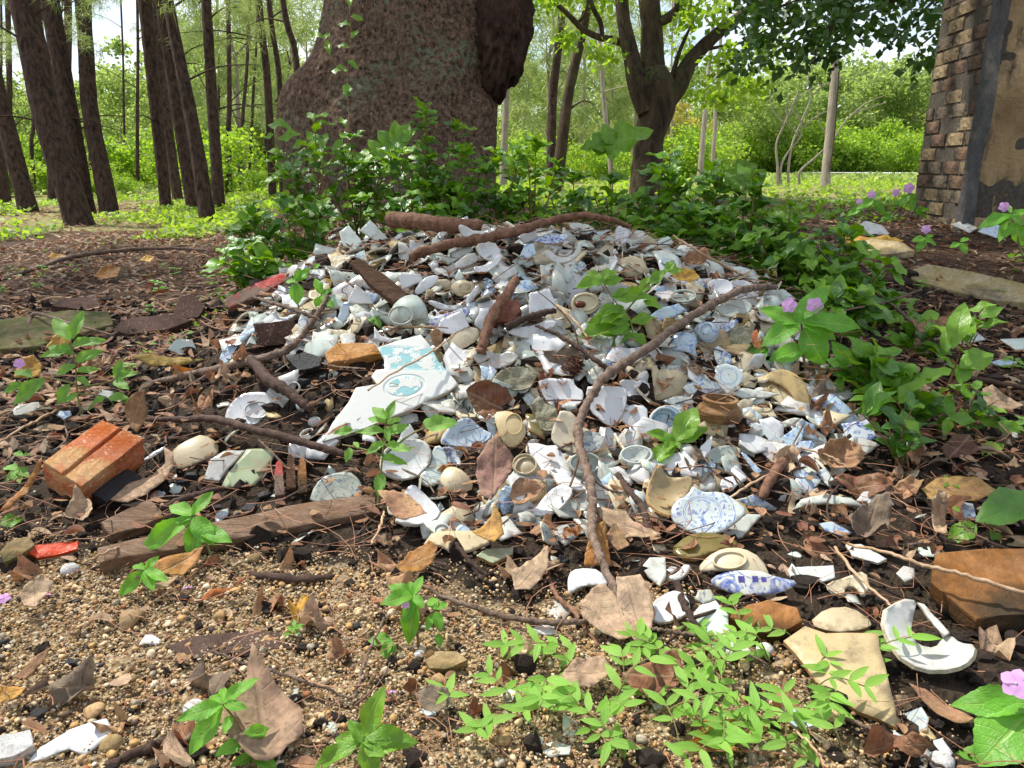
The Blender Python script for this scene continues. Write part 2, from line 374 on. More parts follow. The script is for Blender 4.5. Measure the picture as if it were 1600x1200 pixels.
def torus_arc(mb, c, r, w, h, xf, mat, tint=.5, seg=28, a0=0, a1=2*math.pi, r2=None, z0=0):
    """foot ring / rim: little rounded wall of radius r standing h high"""
    V = []; Fc = []; full = abs(a1-a0-2*math.pi) < 1e-6; m = seg if full else seg+1
    prof = [(-w/2, 0), (-w/2*.7, h*.85), (0, h), (w/2*.7, h*.85), (w/2, 0)]
    for i in range(m):
        a = a0+(a1-a0)*i/seg
        for dr, z in prof: V.append((c[0]+(r+dr)*math.cos(a), c[1]+((r2 or r)+dr)*math.sin(a), z0+z))
    k = len(prof)
    for i in range(seg):
        j = (i+1) % m
        for q in range(k-1): Fc.append((i*k+q, j*k+q, j*k+q+1, i*k+q+1))
    V = np.array(V); mb.add(xf(V), Fc, mat, True, np.c_[V[:, :2]-np.array(c), np.zeros(len(V))], tint)
def tube(mb, P, rad, seg=8, mat=0, wob=0., tint=.5, smooth=True, cap=True, lump=0.):
    P = np.asarray(P, float); n = len(P); rad = np.broadcast_to(np.asarray(rad, float), (n,))
    V = []; u = None
    for i in range(n):
        t = unit(P[min(i+1, n-1)]-P[max(i-1, 0)])
        if u is None: u = unit(np.cross(t, (0.3, .2, .9) if abs(t[2]) < .9 else (1, 0, 0)))
        u = unit(u-t*np.dot(u, t)); w = np.cross(t, u)
        for k in range(seg):
            a = 2*math.pi*k/seg; rr = rad[i]*(1+wob*(rnd.random()-.5))
            V.append(P[i]+(u*math.cos(a)+w*math.sin(a))*rr)
    Fc = [(i*seg+k, i*seg+(k+1) % seg, (i+1)*seg+(k+1) % seg, (i+1)*seg+k) for i in range(n-1) for k in range(seg)]
    ms = [smooth]*len(Fc)
    if cap: Fc += [tuple(range(seg-1, -1, -1)), tuple((n-1)*seg+k for k in range(seg))]; ms += [False, False]
    mb.add(V, Fc, mat, ms, None, tint)
def spline(P, k=5):
    P = [np.asarray(p, float) for p in P]; out = []; n = len(P)
    for i in range(n-1):
        p0, p1, p2, p3 = P[max(i-1, 0)], P[i], P[i+1], P[min(i+2, n-1)]
        for j in range(k):
            t = j/k; out.append(.5*((2*p1)+(-p0+p2)*t+(2*p0-5*p1+4*p2-p3)*t*t+(-p0+3*p1-3*p2+p3)*t**3))
    out.append(P[-1]); return np.array(out)

# ---- things laid out from the photograph: outline pixels -> a plane standing on the terrain there
def plane_at(poly, tilt=.5, lift=.012, lean=0., aim=None):
    """plane through the spot where the outline's lowest point meets the ground; tilt 0 = lies on slope, 1 = faces the viewer"""
    lo = max(poly, key=lambda p: p[1]); A = hit(lo[0], lo[1], lift)
    n = unit(unit(CAM-A)*tilt+Hn(A[0], A[1], .06)*(1-tilt)+RGT*lean) if aim is None else unit(aim)
    return A, n
def onplane(px, py, A, n):
    d = ray(px, py); return CAM+d*(np.dot(A-CAM, n)/np.dot(d, n))
PLACED = []   # outlines already taken, so loose pieces keep off them
def laid(name, label, cat, poly, mats, tilt=.5, lift=.012, thick=.005, bulge=0., jagg=True, step=None, axis=None, group=None, lean=0., aim=None,
         foot=None, rim=None, rough_n=0, bot_in=0., reserve=True, extra=None, ramp=None):
    A, n = plane_at(poly, tilt, lift, lean, aim); W3 = [onplane(x, y, A, n) for x, y in poly]
    c = np.mean(W3, 0); X, Y, Z = frame(n)
    q = [np.array([np.dot(p-c, X), np.dot(p-c, Y)]) for p in W3]
    if abs(bulge) > .005 or foot:
        q = [a_+(b_-a_)*t_ for a_, b_ in zip(q, q[1:]+q[:1]) for t_ in (.24, .76)]
    area = sum(q[i-1][0]*q[i][1]-q[i][0]*q[i-1][1] for i in range(len(q)))
    if area < 0: q.reverse()
    sz = max(np.linalg.norm(p) for p in q)
    ax = np.array([0., 0.])
    if axis is not None:
        w = onplane(axis[0], axis[1], A, n)-c; ax = np.array([np.dot(w, X), np.dot(w, Y)])
    st = step or max(.006, sz/7)
    if jagg: q = jag(q, max(.006, sz*.22), sz*.025)
    rm = np.mean([np.dot(p-ax, p-ax) for p in q]); k = bulge/max(sz*sz, 1e-9)*1.0
    hf = lambda x, y: k*((x-ax[0])**2+(y-ax[1])**2-rm)
    xf = lambda V: c+V[:, :1]*X+V[:, 1:2]*Y+V[:, 2:3]*Z
    mb = MB(); sheet(mb, q, st, hf, thick, ax, xf, tint=rnd.random(), rough_n=rough_n, bot_in=bot_in)
    if foot:
        fx, fy, fr, fh = foot[:4]; w = onplane(fx, fy, A, n)-c; fc = (np.dot(w, X), np.dot(w, Y))
        e = onplane(fx+fr, fy, A, n)-c; fr_ = abs(np.dot(e, X)-fc[0]); z0 = float(hf(np.array([fc[0]+fr_]), np.array([fc[1]]))[0])
        f2 = None
        if len(foot) > 4: e = onplane(fx, fy-foot[4], A, n)-c; f2 = abs(np.dot(e, Y)-fc[1])
        torus_arc(mb, fc, fr_, max(.0025, fr_*.16), fh, xf, 0, .5, r2=f2, z0=z0-.0005)
    o = mb.build(name, mats, None, org=c)
    if cat: tag(o, label, cat, group)
    if reserve: PLACED.append(poly)
    if extra: extra(o, A, n, c)
    return o
def block(name, label, cat, poly, mat, thick, tilt=.25, lift=0., parent=None, plane=None, step=None, rough_n=.004, lean=0., aim=None, jagg=True, org=None, group=None, bot_in=0.):
    """solid with the photographed outline as its top face; bottom edge rests on the ground"""
    A, n = plane_at(poly, tilt, lift+thick*.8, lean, aim) if plane is None else plane; W3 = [onplane(x, y, A, n) for x, y in poly]
    c = np.mean(W3, 0); X, Y, Z = frame(n); q = [np.array([np.dot(p-c, X), np.dot(p-c, Y)]) for p in W3]
    if sum(q[i-1][0]*q[i][1]-q[i][0]*q[i-1][1] for i in range(len(q))) < 0: q.reverse()
    sz = max(np.linalg.norm(p) for p in q); q = jag(q, sz*.16, sz*.008 if jagg else 0)
    v, F_ = fill(q, step or sz/14); nn = len(v); ly = 8
    B = boundary(F_); cc = v.mean(0); L_ = []
    ins = [.030, .008, .0, .0, .0, .0, .004, .02]; zz = [0, -.035, -.12, -.3, -.5, -.72, -.9, -1.]
    for k in range(ly): 
        w = cc+(v-cc)*(1-ins[k]-bot_in*(k/7)); L_.append(np.c_[w, np.full(nn, zz[k]*thick)])
    L_[0][:, 2] += (fbm(v[:, 0]*30+c[0]*9, v[:, 1]*30, 3, 3)-.45)*rough_n*1.5
    V = np.concatenate(L_)
    V[:, 2] += (fbm(V[:, 0]*90+3, V[:, 1]*90, 2, 13)-.4)*rough_n*.6
    for a in range(2): V[:, a] += (fbm(V[:, 1-a]*40+7*a, V[:, 2]*40+c[0]*5, 3, 5+a)-.45)*rough_n
    fs = list(F_)+[tuple(i+7*nn for i in reversed(t)) for t in F_]; sm = [True]*len(fs)
    for k in range(ly-1):
        for a, b in B: fs.append((b+k*nn, a+k*nn, a+(k+1)*nn, b+(k+1)*nn)); sm.append(False)
    rr_ = np.linalg.norm(V[:, :2], axis=1)[:, None]+1e-6; V[:, :2] += V[:, :2]/rr_*((fbm(V[:, 0]*22+V[:, 2]*31, V[:, 1]*22-V[:, 2]*27, 4, 19)-.5)*rough_n*2.6)[:, None]
    mb = MB(); mb.add(c+V[:, :1]*X+V[:, 1:2]*Y+V[:, 2:3]*Z, fs, 0, sm, None, rnd.random())
    used = set(i for f in fs for i in f)
    o = mb.build(name, mat, parent, org=c)
    if cat: tag(o, label, cat, group)
    PLACED.append(poly); return o, c, (A, n)
def stick(name, label, pts, wpx, mat, lift=.02, k=9, group=None, seg=10, cat='stick', wob=.16, twigs=()):
    P = [hit(x, y, lift+(dz[0] if dz else 0)) for x, y, *dz in pts]; P = spline(P, k)
    P[1:-1] += (rng.random((len(P)-2, 3))-.5)*.004
    n = len(P); w = np.interp(np.linspace(0, 1, n), np.linspace(0, 1, len(wpx)), wpx)
    lw = fbm(np.arange(n)*.55+rnd.random()*90, np.zeros(n), 3, 17); rad = [w[i]/F*depth(P[i])*.5*(.86+.3*lw[i]+(.25 if rnd.random() < .05 else 0)) for i in range(n)]
    mb = MB(); tube(mb, P, rad, seg, 0, wob, rnd.random())
    o = mb.build(name, mat, None, org=P[0]); tag(o, label, cat, group)
    for tw in twigs:
        Q = spline([hit(x, y, lift+(dz[0] if dz else 0)) for x, y, *dz in tw[0]], 4); m2 = MB()
        tube(m2, Q, np.linspace(tw[1], tw[1]*.5, len(Q))/F*depth(Q[0])*.5, 6, 0, wob); m2.build('twig', mat, o, org=Q[0])
    return o

# ---- leaves
def leaf_geo(n=9, wid=.42, ser=0., fold=.18, curl=.25, peak=.42, wave=0., tip=1.0, seed=1, across=(-1, -.5, 0, .5, 1)):
    """unit leaf along +Y, upper face +Z; vco = (x/half width, y, 0)"""
    r = random.Random(seed); V = []; U = []; m = len(across)
    for i in range(n+1):
        t = i/n
        w = wid*.5*(math.sin(math.pi*min(1, t**(math.log(.5)/math.log(peak))))**.85 if 0 < t < 1 else 0)
        w = max(w, .012 if i == 0 else .002)
        if ser and 0 < i < n: w *= 1+ser*(.5 if i % 2 else -.5)
        for a in across:
            z = abs(a)*w*fold*2-curl*t*t*.5-(1-t)*0+wave*math.sin(t*9+a*2.5+seed)*w*abs(a)
            V.append((a*w, t-.06*curl*t*t, z)); U.append((a, t, 0))
    Fc = [(i*m+k, i*m+k+1, (i+1)*m+k+1, (i+1)*m+k) for i in range(n) for k in range(m-1)]
    return np.array(V), Fc, np.array(U)
def leaf_mesh(name, mat, **k):
    V, Fc, U = leaf_geo(**k); mb = MB(); mb.add(V, Fc, 0, True, U, 0.); return mb.mesh(name, mat)
def leaf_xf(B, T, n, roll=0.):
    B = np.asarray(B, float); y = np.asarray(T, float)-B; l = np.linalg.norm(y); y /= l
    x = unit(np.cross(y, unit(n))); z = np.cross(x, y)
    if roll: x, z = x*math.cos(roll)+z*math.sin(roll), z*math.cos(roll)-x*math.sin(roll)
    return x, y, z, l
def put_leaf(me, parent, B, T, n, wr=1., roll=0., name='leaf'):
    x, y, z, l = leaf_xf(B, T, n, roll); o = bpy.data.objects.new(name, me); C.objects.link(o); o.parent = parent
    pb = np.asarray(B)-np.asarray(parent.location)
    o.matrix_local = Matrix(((x[0]*l*wr, y[0]*l, z[0]*l, pb[0]), (x[1]*l*wr, y[1]*l, z[1]*l, pb[1]), (x[2]*l*wr, y[2]*l, z[2]*l, pb[2]), (0, 0, 0, 1)))
    return o
LM = {}
def lv(kind):
    if kind not in LM:
        K = {'imp': [dict(mat=imp, n=18, wid=.46, ser=.07, fold=.16, curl=.30, peak=.45, wave=.25, seed=s) for s in (1, 2, 3)],
             'impn': [dict(mat=imp, n=16, wid=.34, ser=.07, fold=.2, curl=.35, peak=.45, wave=.2, seed=s) for s in (4, 5)],
             'seed': [dict(mat=seedl, n=12, wid=.44, ser=.14, fold=.2, curl=.3, peak=.42, wave=.3, seed=s) for s in (1, 2, 3)],
             'lime': [dict(mat=lime, n=7, wid=.30, fold=.12, curl=.25, peak=.38, wave=.1, seed=s, across=(-1, 0, 1)) for s in (1, 2, 3)],
             'dark': [dict(mat=dark, n=8, wid=.44, ser=.05, fold=.2, curl=.3, peak=.5, wave=.5, seed=s, across=(-1, 0, 1)) for s in (1, 2, 3, 4)],
             'mid': [dict(mat=mid_l, n=8, wid=.46, ser=.06, fold=.2, curl=.3, peak=.5, wave=.5, seed=s, across=(-1, 0, 1)) for s in (1, 2, 3)],
             'big': [dict(mat=dark, n=16, wid=.40, ser=.06, fold=.2, curl=.25, peak=.5, wave=.4, seed=s) for s in (5, 6)],
             'bigm': [dict(mat=mid_l, n=16, wid=.46, ser=.08, fold=.2, curl=.25, peak=.45, wave=.4, seed=s) for s in (5, 6)],
             'sun': [dict(mat=sunleaf, n=5, wid=.5, fold=.15, curl=.2, peak=.5, seed=s, across=(-1, 0, 1)) for s in (1, 2)],
             'heart': [dict(mat=mid_l, n=9, wid=.95, fold=.12, curl=.3, peak=.3, wave=.3, seed=s) for s in (1, 2)]}[kind]
        LM[kind] = [leaf_mesh(kind+'_leaf', **k) for k in K]
    return rnd.choice(LM[kind])
def flower_mesh():
    mb = MB()
    for k in range(5):
        a = 2*math.pi*k/5+.3; V, Fc, U = leaf_geo(5, .85, 0, .05, .25, .6, .2, seed=k, across=(-1, 0, 1))
        V = np.c_[V[:, 0]*math.cos(a)-V[:, 1]*math.sin(a), V[:, 0]*math.sin(a)+V[:, 1]*math.cos(a), V[:, 2]+.05*(k % 2)]
        mb.add(V, Fc, 0, True, U, 0)
    mb.add([(.09*math.cos(t), .09*math.sin(t), z) for z in (0, .12) for t in np.arange(6)*math.pi/3], [(0, 1, 2, 3, 4, 5), (6, 7, 8, 9, 10, 11)]+[(i, (i+1) % 6, 6+(i+1) % 6, 6+i) for i in range(6)], 1)
    return mb.mesh('flower', [pink, rings])
FLW = flower_mesh()
def put_flower(parent, c, size, n):
    x, y, z = frame(n, (rnd.uniform(-1, 1), rnd.uniform(-1, 1), .3)); o = link('flower', FLW, parent); p = np.asarray(c)-np.asarray(parent.location)
    o.matrix_local = Matrix(((x[0]*size, y[0]*size, z[0]*size, p[0]), (x[1]*size, y[1]*size, z[1]*size, p[1]), (x[2]*size, y[2]*size, z[2]*size, p[2]), (0, 0, 0, 1)))
def herb_px(name, label, cat, base, nodes, leaves, kind='imp', stem=stem_g, wstem=4, flowers=(), dfront=0., group=None, leafkinds=None):
    """plant traced from the photo. base px on the ground; nodes = stem polylines in px; leaves = (bx,by,tx,ty[,w[,dd]])"""
    B = hit(*base); D = depth(B)-dfront; root = empty(name, B, label, cat, group)
    for i, line in enumerate(nodes):
        P = spline([B if (i == 0 and j == 0) else unp(x, y, D+(j*.004)) for j, (x, y) in enumerate(line)], 4)
        mb = MB(); tube(mb, P, np.linspace(wstem, wstem*.6, len(P))/F*D*.5, 6, 0, .1); mb.build('stem', stem, root, org=P[0])
    for l in leaves:
        bx, by, tx, ty = l[:4]; wr = l[4] if len(l) > 4 else 1.; dd = l[5] if len(l) > 5 else (-.02 if ty > by else .02)+rnd.uniform(-.012, .012)
        b = unp(bx, by, D); t = unp(tx, ty, D+dd); up = unit(unit(CAM-b)*.75+np.array([0, 0, 1])*.6+RGT*rnd.uniform(-.25, .25))
        put_leaf(lv(l[6] if len(l) > 6 else kind), root, b, t, up, wr)
    for f in flowers: c = unp(f[0], f[1], D-.012); put_flower(root, c, f[2]/F*D*.5, unit(unit(CAM-c)+np.array([rnd.uniform(-.3, .3), 0, .25])))
    return root
def whorl(name, label, cat, P0, h, size, kind='seed', nl=9, stem=stem_g, group=None, lean=(0, 0), flower=False, levels=2):
    root = empty(name, P0, label, cat, group); P0 = np.asarray(P0, float); T = P0+np.array([lean[0]*h, lean[1]*h, h])
    P = spline([P0, (P0+T)/2+rng.normal(0, h*.05, 3)*[1, 1, 0], T], 4); mb = MB(); tube(mb, P, np.linspace(.0022, .0012, len(P))*(h/.08)**.5, 5); mb.build('stem', stem, root, org=P0)
    for k in range(nl):
        lvl = k % levels; f = 1-.38*lvl*rnd.uniform(.7, 1.2); b = P0+(T-P0)*f; a = k*2.4+rnd.uniform(-.3, .3); s = size*(rnd.uniform(.65, 1.1) if k else .6)
        el = rnd.uniform(-.1, .45); d = np.array([math.cos(a)*math.cos(el), math.sin(a)*math.cos(el), math.sin(el)])
        put_leaf(lv(kind), root, b+d*s*.12, b+d*s, (0, -.25, 1))
    if flower: put_flower(root, T+np.array([.01, -.015, .02]), size*.3, (0, -.7, .7))
    return root
# ------------------------------------------------------------ ground
def ground():
    xs = np.concatenate([-np.geomspace(400, 3.2, 40), np.arange(-3.15, 3.9, .022), np.geomspace(3.95, 400, 40)])
    ys = np.concatenate([[-60, -20, -6, -2, -.5, 0, .3], np.arange(.5, 4.6, .022), np.geomspace(4.65, 600, 80)])
    X, Y = np.meshgrid(xs, ys); Z = H(X, Y)
    near = (1-ss(4, 7, Y))*ss(-5, -3, X)*(1-ss(4, 6, X))
    Z = Z+near*(.020*(fbm(X*14, Y*14, 3, 21)-.45)+.010*(fbm(X*38, Y*38, 2, 31)-.4))
    V = np.c_[X.ravel(), Y.ravel(), Z.ravel()]; w = len(xs)
    i = (np.arange(len(ys)-1)[:, None]*w+np.arange(w-1)[None]).ravel(); Fc = np.c_[i, i+1, i+w+1, i+w]
    m = M('soil', .95, .2); pos = m.pos(); g = m.att('zone', 'Vector'); z = m.sep(g)
    n1 = m.noise(pos, 30, 7, .65); n2 = m.noise(pos, 3.2, 5)
    soil = m.mix(m.rng(n1, .35, .65), (.022, .015, .010), (.058, .040, .025))
    vc = m.nd('TexVoronoi'); vc.inputs['Scale'].default_value = 130; m.put(vc.inputs['Vector'], pos)
    sand = m.mix(m.rng(m.sep(vc.outputs['Color'])[0], .1, .9), (.20, .13, .065), (.48, .38, .23)); sand = m.mix(m.rng(n1, .50, .64), sand, (.05, .035, .022))
    litter = m.mix(m.rng(m.noise(pos, 42, 6, .7, .8), .42, .62), (.035, .022, .016), (.15, .085, .05))
    grass = m.mix(m.rng(m.noise(pos, 9, 6, .7), .42, .60), (.34, .25, .13), (.15, .22, .04))
    c = m.mix(m.rng(m.math('ADD', z[0], m.math('MULTIPLY', m.math('SUBTRACT', n2, .5), .7)), .42, .6), soil, sand)
    c = m.mix(m.rng(m.math('ADD', z[1], m.math('MULTIPLY', m.math('SUBTRACT', n2, .5), .5)), .4, .6), c, litter)
    c = m.mix(m.rng(m.math('ADD', z[2], m.math('MULTIPLY', m.math('SUBTRACT', n2, .5), .5)), .4, .6), c, grass)
    m.color(c); m.bump(m.math('ADD', m.noise(pos, 60, 6, .7), m.math('MULTIPLY', vc.outputs['Distance'], .8)), .008, 1)
    me = fastmesh('ground', V, Fc, m.m)
    wb = (fbm(X*2.1+5, Y*2.1, 3, 71)-.45)
    gz = (1-ss(1.00, 1.24, Y+.10*X+wb*.45))*(1-ss(.12, .5, X+.3*(Y-1)+wb*.7))*(.55+1.1*fbm(X*3.3+1, Y*3.3, 3, 72))
    lz = ss(1.7, 2.7, Y+wb)*(1-ss(.01, .12, mound(X, Y)))*.8
    fz = ss(7.2, 9.2, Y+ss(.5, 3, X)*-1.0+wb*2)*(.6+.7*fbm(X*.35, Y*.2, 3, 73))
    a = me.attributes.new('zone', 'FLOAT_VECTOR', 'POINT'); a.data.foreach_set('vector', np.c_[gz.ravel(), lz.ravel(), fz.ravel()].astype(np.float32).ravel())
    tag(link('ground', me), kind='structure')
ground()

# pale strip beyond the field, glare painted in as its near-white colour
def ribbon(name, pts, w, z, mat):
    mb = MB(); V = []; 
    for x, y in pts: V += [(x, y-w/2, float(H(x, y-w/2))+z), (x, y+w/2, float(H(x, y+w/2))+z)]
    mb.add(V, [(2*i, 2*i+2, 2*i+3, 2*i+1) for i in range(len(pts)-1)], 0, True); o = mb.build(name, mat, None, org=V[0]); tag(o, kind='structure'); return o
ribbon('road', [(x, 44+.02*x) for x in np.linspace(18.2, 24.5, 12)], 17, .10, rough_mat('pale_concrete_road', (.78, .78, .76), (.66, .66, .64), 2, .8, .002))

# ------------------------------------------------------------ woods: crowns of many leaf faces
def leafcloud(cent, rad, n, size, up=.0, seed=0, shape='quad', droop=0):
    """n leaf faces spread through clumps; cent (k,3), rad (k,)"""
    g = np.random.default_rng(seed); k = g.integers(0, len(cent), n); d = g.normal(size=(n, 3)); d /= np.linalg.norm(d, axis=1)[:, None]
    r = g.random(n)**.45; P = cent[k]+d*(rad[k]*r)[:, None]*np.array([1, 1, .72])
    y = g.normal(size=(n, 3)); y[:, 2] -= droop; y /= np.linalg.norm(y, axis=1)[:, None]
    z = g.normal(size=(n, 3)); z[:, 2] += up; x = np.cross(y, z); x /= np.linalg.norm(x, axis=1)[:, None]
    s = size*g.uniform(.6, 1.3, n)[:, None]; w = .36 if shape == 'quad' else .05
    V = np.stack([P, P+x*s*w+y*s*.5, P+y*s, P-x*s*w+y*s*.5], 1).reshape(-1, 3)
    Fc = np.arange(n*4).reshape(n, 4); t = np.repeat(g.random(n), 4)
    U = np.tile(np.array([[0, 0, 0], [1, .5, 0], [0, 1, 0], [-1, .5, 0]], float), (n, 1))
    return V, Fc, t, U
def crown_mesh(name, mat, h, w, n, size, seed, clumps=26, low=.25):
    g = np.random.default_rng(seed); z = low*h+(1-low)*h*g.random(clumps)**.8; a = g.random(clumps)*6.28; rr = w*.5*np.sqrt(g.random(clumps))*np.clip(1.15-(np.abs(z/h-.55))*1.3, .25, 1)
    cent = np.c_[rr*np.cos(a), rr*np.sin(a), z]; rad = g.uniform(.12, .26, clumps)*w
    V, Fc, t, U = leafcloud(cent, rad, n, size, .6, seed); return fastmesh(name, V, Fc, mat, t, U, False)
def trunk_mesh(name, mat, h, r, seed, limbs=4):
    g = np.random.default_rng(seed); mb = MB(); P = [(0, 0, -.4)]+[(g.normal(0, .03*h*k/5), g.normal(0, .03*h*k/5), h*k/5) for k in range(1, 6)]
    Q = spline(P, 3); tube(mb, Q, np.linspace(r, r*.25, len(Q)), 8, 0, .1)
    for i in range(limbs):
        b = Q[4+i*2 % 9]; a = g.random()*6.28; l = h*g.uniform(.2, .35); e = b+np.array([math.cos(a)*l, math.sin(a)*l, l*.8]); L2 = spline([b, (b+e)/2+[0, 0, -.05*l], e], 3); tube(mb, L2, np.linspace(r*.4, r*.1, len(L2)), 5)
    return mb.mesh(name, mat)
bark_p = bark_mat('pine_bark', (.020, .013, .010), (.135, .082, .058), 22, .04, (1, 1, .3))
bark_l = bark_mat('pale_bark', (.24, .20, .15), (.42, .37, .29), 10, .01)
bark_b = bark_mat('brown_bark', (.032, .022, .015), (.13, .09, .055), 10, .02, lichen=(.10, .13, .04), lt=.55)
bark_big = bark_mat('broad_trunk_bark', (.030, .019, .013), (.44, .285, .185), 34, .09, (1, 1, .75), lichen=(.27, .32, .20), lt=.55, lichen2=(.50, .44, .36))
farc = [crown_mesh('far_crown', farleaf, 1, .8, 5200, .036, s, 30, .12) for s in range(4)]
farb = [crown_mesh('bush_crown', sunleaf, 1, 1.5, 3600, .075, 20+s, 26, .05) for s in range(3)]
ycrown = crown_mesh('autumn_crown', yleaf, 1, .9, 1800, .06, 33, 16, .2)
fart = [trunk_mesh('far_trunk', bark_l, .8, .018, s) for s in range(3)]
def at_px(px, D, dz=0): x = (px-800)/F*D; y = D*1.02; return np.array([x, y, float(H(x, y))+dz])
def scaled(o, s): o.scale = s if isinstance(s, tuple) else (s, s, s); return o
KL = [('pale green tree', 'tree'), ('dense olive green tree', 'tree'), ('feathery yellow green tree', 'tree'), ('loose crowned green tree', 'tree')]
LMK = [(-999, 30, 'at the left edge'), (30, 110, 'behind the leaning pines'), (110, 190, 'between the leaning pines and the pine cluster'), (190, 260, 'just left of the pine cluster'), (260, 340, 'behind the pine cluster'), (340, 430, 'right of the pine cluster'), (430, 600, 'just left of the broad trunk'),
       (600, 850, 'just right of the broad trunk'), (850, 930, 'behind the two slim leaning trunks'), (930, 1000, 'left of the forked tree'), (1000, 1080, 'behind the forked tree'), (1080, 1140, 'behind the whitish slender trunks'), (1140, 1210, 'left of the bare saplings'), (1210, 1280, 'behind the bare saplings'), (1280, 1330, 'behind the broken post'), (1330, 1385, 'between the post and the brick wall'), (1385, 9999, 'against the brick wall edge')]
def lmk(px): return next(t for a, b, t in LMK if a <= px < b)
def far_tree(px, D, ytop, wide=1., k=0, cm=None, label=None, group='trees of the wood behind the clearing'):
    p = at_px(px, D); top = unp(px, ytop, D)[2]; h = max(1., top-p[2]); r = empty('broadleaf_tree', p, label or '%s %s, %s' % (KL[k % 4][0], lmk(px), 'far back' if D > 50 else 'nearer the clearing' if D < 35 else 'in mid wood'), 'tree', group)
    a = rnd.random()*6.28
    c = link('crown', cm or farc[k % 4], r); scaled(c, (h*wide, h*wide, h)); c.rotation_euler[2] = a
    t = link('trunk', fart[k % 3], r); scaled(t, h); return r
# left wood
for px, D, yt, w in [(-40, 34, 60, 1), (30, 44, 105, 1.1), (90, 36, 135, 1), (150, 52, 115, 1.2), (210, 40, 100, 1), (262, 48, 60, 1.1), (300, 34, 90, .9), (352, 46, 40, 1.1), (395, 38, 80, 1),
                     (440, 52, 60, 1.2), (480, 36, 120, 1), (150, 28, 170, 1.2), (250, 26, 180, 1.2), (330, 27, 165, 1.1), (60, 26, 190, 1.2), (420, 28, 150, 1.1), (-120, 30, 40, 1.2), (-10, 24, 150, 1)]:
    far_tree(px, D, yt+28, w, rnd.randrange(4))
for px, D, yt, w in [(800, 44, 150, 1.1), (850, 36, 130, 1), (905, 50, 105, 1.2), (955, 40, 150, 1), (1060, 46, 120, 1.2), (1110, 38, 150, 1), (1155, 58, 135, 1.2), (1205, 52, 128, 1.2), (1255, 66, 120, 1.3),
                     (1310, 60, 128, 1.3), (1355, 66, 118, 1.3), (1400, 58, 126, 1.3), (1445, 62, 112, 1.3), (1500, 60, 110, 1.3), (1580, 55, 100, 1.3), (1230, 72, 112, 1.4), (1330, 74, 110, 1.4), (1420, 74, 112, 1.4)]:
    far_tree(px, D, yt, w, rnd.randrange(4))
for px, D, yt, w in [(1040, 27, 165, 1.), (1075, 30, 190, 1.1), (930, 30, 215, 1.)]: far_tree(px, D, yt, w*.8, 0, ycrown, 'small yellow and orange leaved tree beyond the forked tree', 'autumn coloured trees')
def bush(px, D, ytop, w=1., label=None, group='sunlit bushes at the edge of the wood'):
    p = at_px(px, D); h = max(.4, unp(px, ytop, D)[2]-p[2]); o = link('bush', farb[rnd.randrange(3)]); o.location = p; scaled(o, (h*w, h*w, h*1.05)); o.rotation_euler[2] = rnd.random()*6.28
    tag(o, '%s %s, %s' % (label or 'sunlit yellow green bush', lmk(px), 'a taller one' if ytop < 250 and D < 40 else 'a low one' if ytop > 270 else 'set back' if D > 22 else 'of middle height'), 'bush', group)
for i in range(30):
    px = -60+i*19+rnd.uniform(-12, 12); bush(px, rnd.uniform(17, 27), rnd.uniform(215, 290), rnd.uniform(.9, 1.4))
for i in range(13): bush(785+i*27+rnd.uniform(-8, 8), rnd.uniform(18, 30), rnd.uniform(205, 255), rnd.uniform(.8, 1.3), ('loose','dense')[i % 2]+' yellow green bush', 'bushes behind the forked tree')
for i in range(26): bush(1120+i*15+rnd.uniform(-8, 8), rnd.uniform(50, 62), rnd.uniform(205, 225), rnd.uniform(.8, 1.3), ('bright green','pale green','yellowish green','olive green')[i % 4]+' bush of the open field', 'bushes in the open field')
def wisp_mesh(name, h, w, n, seed):
    g = np.random.default_rng(seed); k = 34; z = h*(.25+.75*g.random(k)); a = g.random(k)*6.28; rr = w*.5*g.random(k)**.6; cent = np.c_[rr*np.cos(a), rr*np.sin(a), z]
    V, Fc, t, U = leafcloud(cent, g.uniform(.07, .17, k)*w, n, .055, .2, seed, 'thin', .5); return fastmesh(name, V, Fc, needle_g, t, U, False)
wisps = [wisp_mesh('pine_crown', 1, .62, 4600, 50+s) for s in range(3)]
for i, (px, D, yt) in enumerate([(350, 30, 0), (390, 22, -40), (430, 28, -90), (470, 24, 0), (500, 34, 20), (820, 30, 20), (855, 26, -40), (905, 34, -20), (945, 28, 40), (985, 36, 10), (-40, 30, 0)]):
    p = at_px(px, D); h = unp(px, yt, D)[2]-p[2]; r = empty('pine_tree', p, 'feathery light green pine %s, %s' % (lmk(px), 'farther back' if D > 27 else 'nearer'), 'tree', 'feathery pines of the wood'); c = link('crown', wisps[i % 3], r); scaled(c, h); c.rotation_euler[2] = i; t = link('trunk', fart[i % 3], r, mat=None); scaled(t, (h*.8, h*.8, h*1.1))
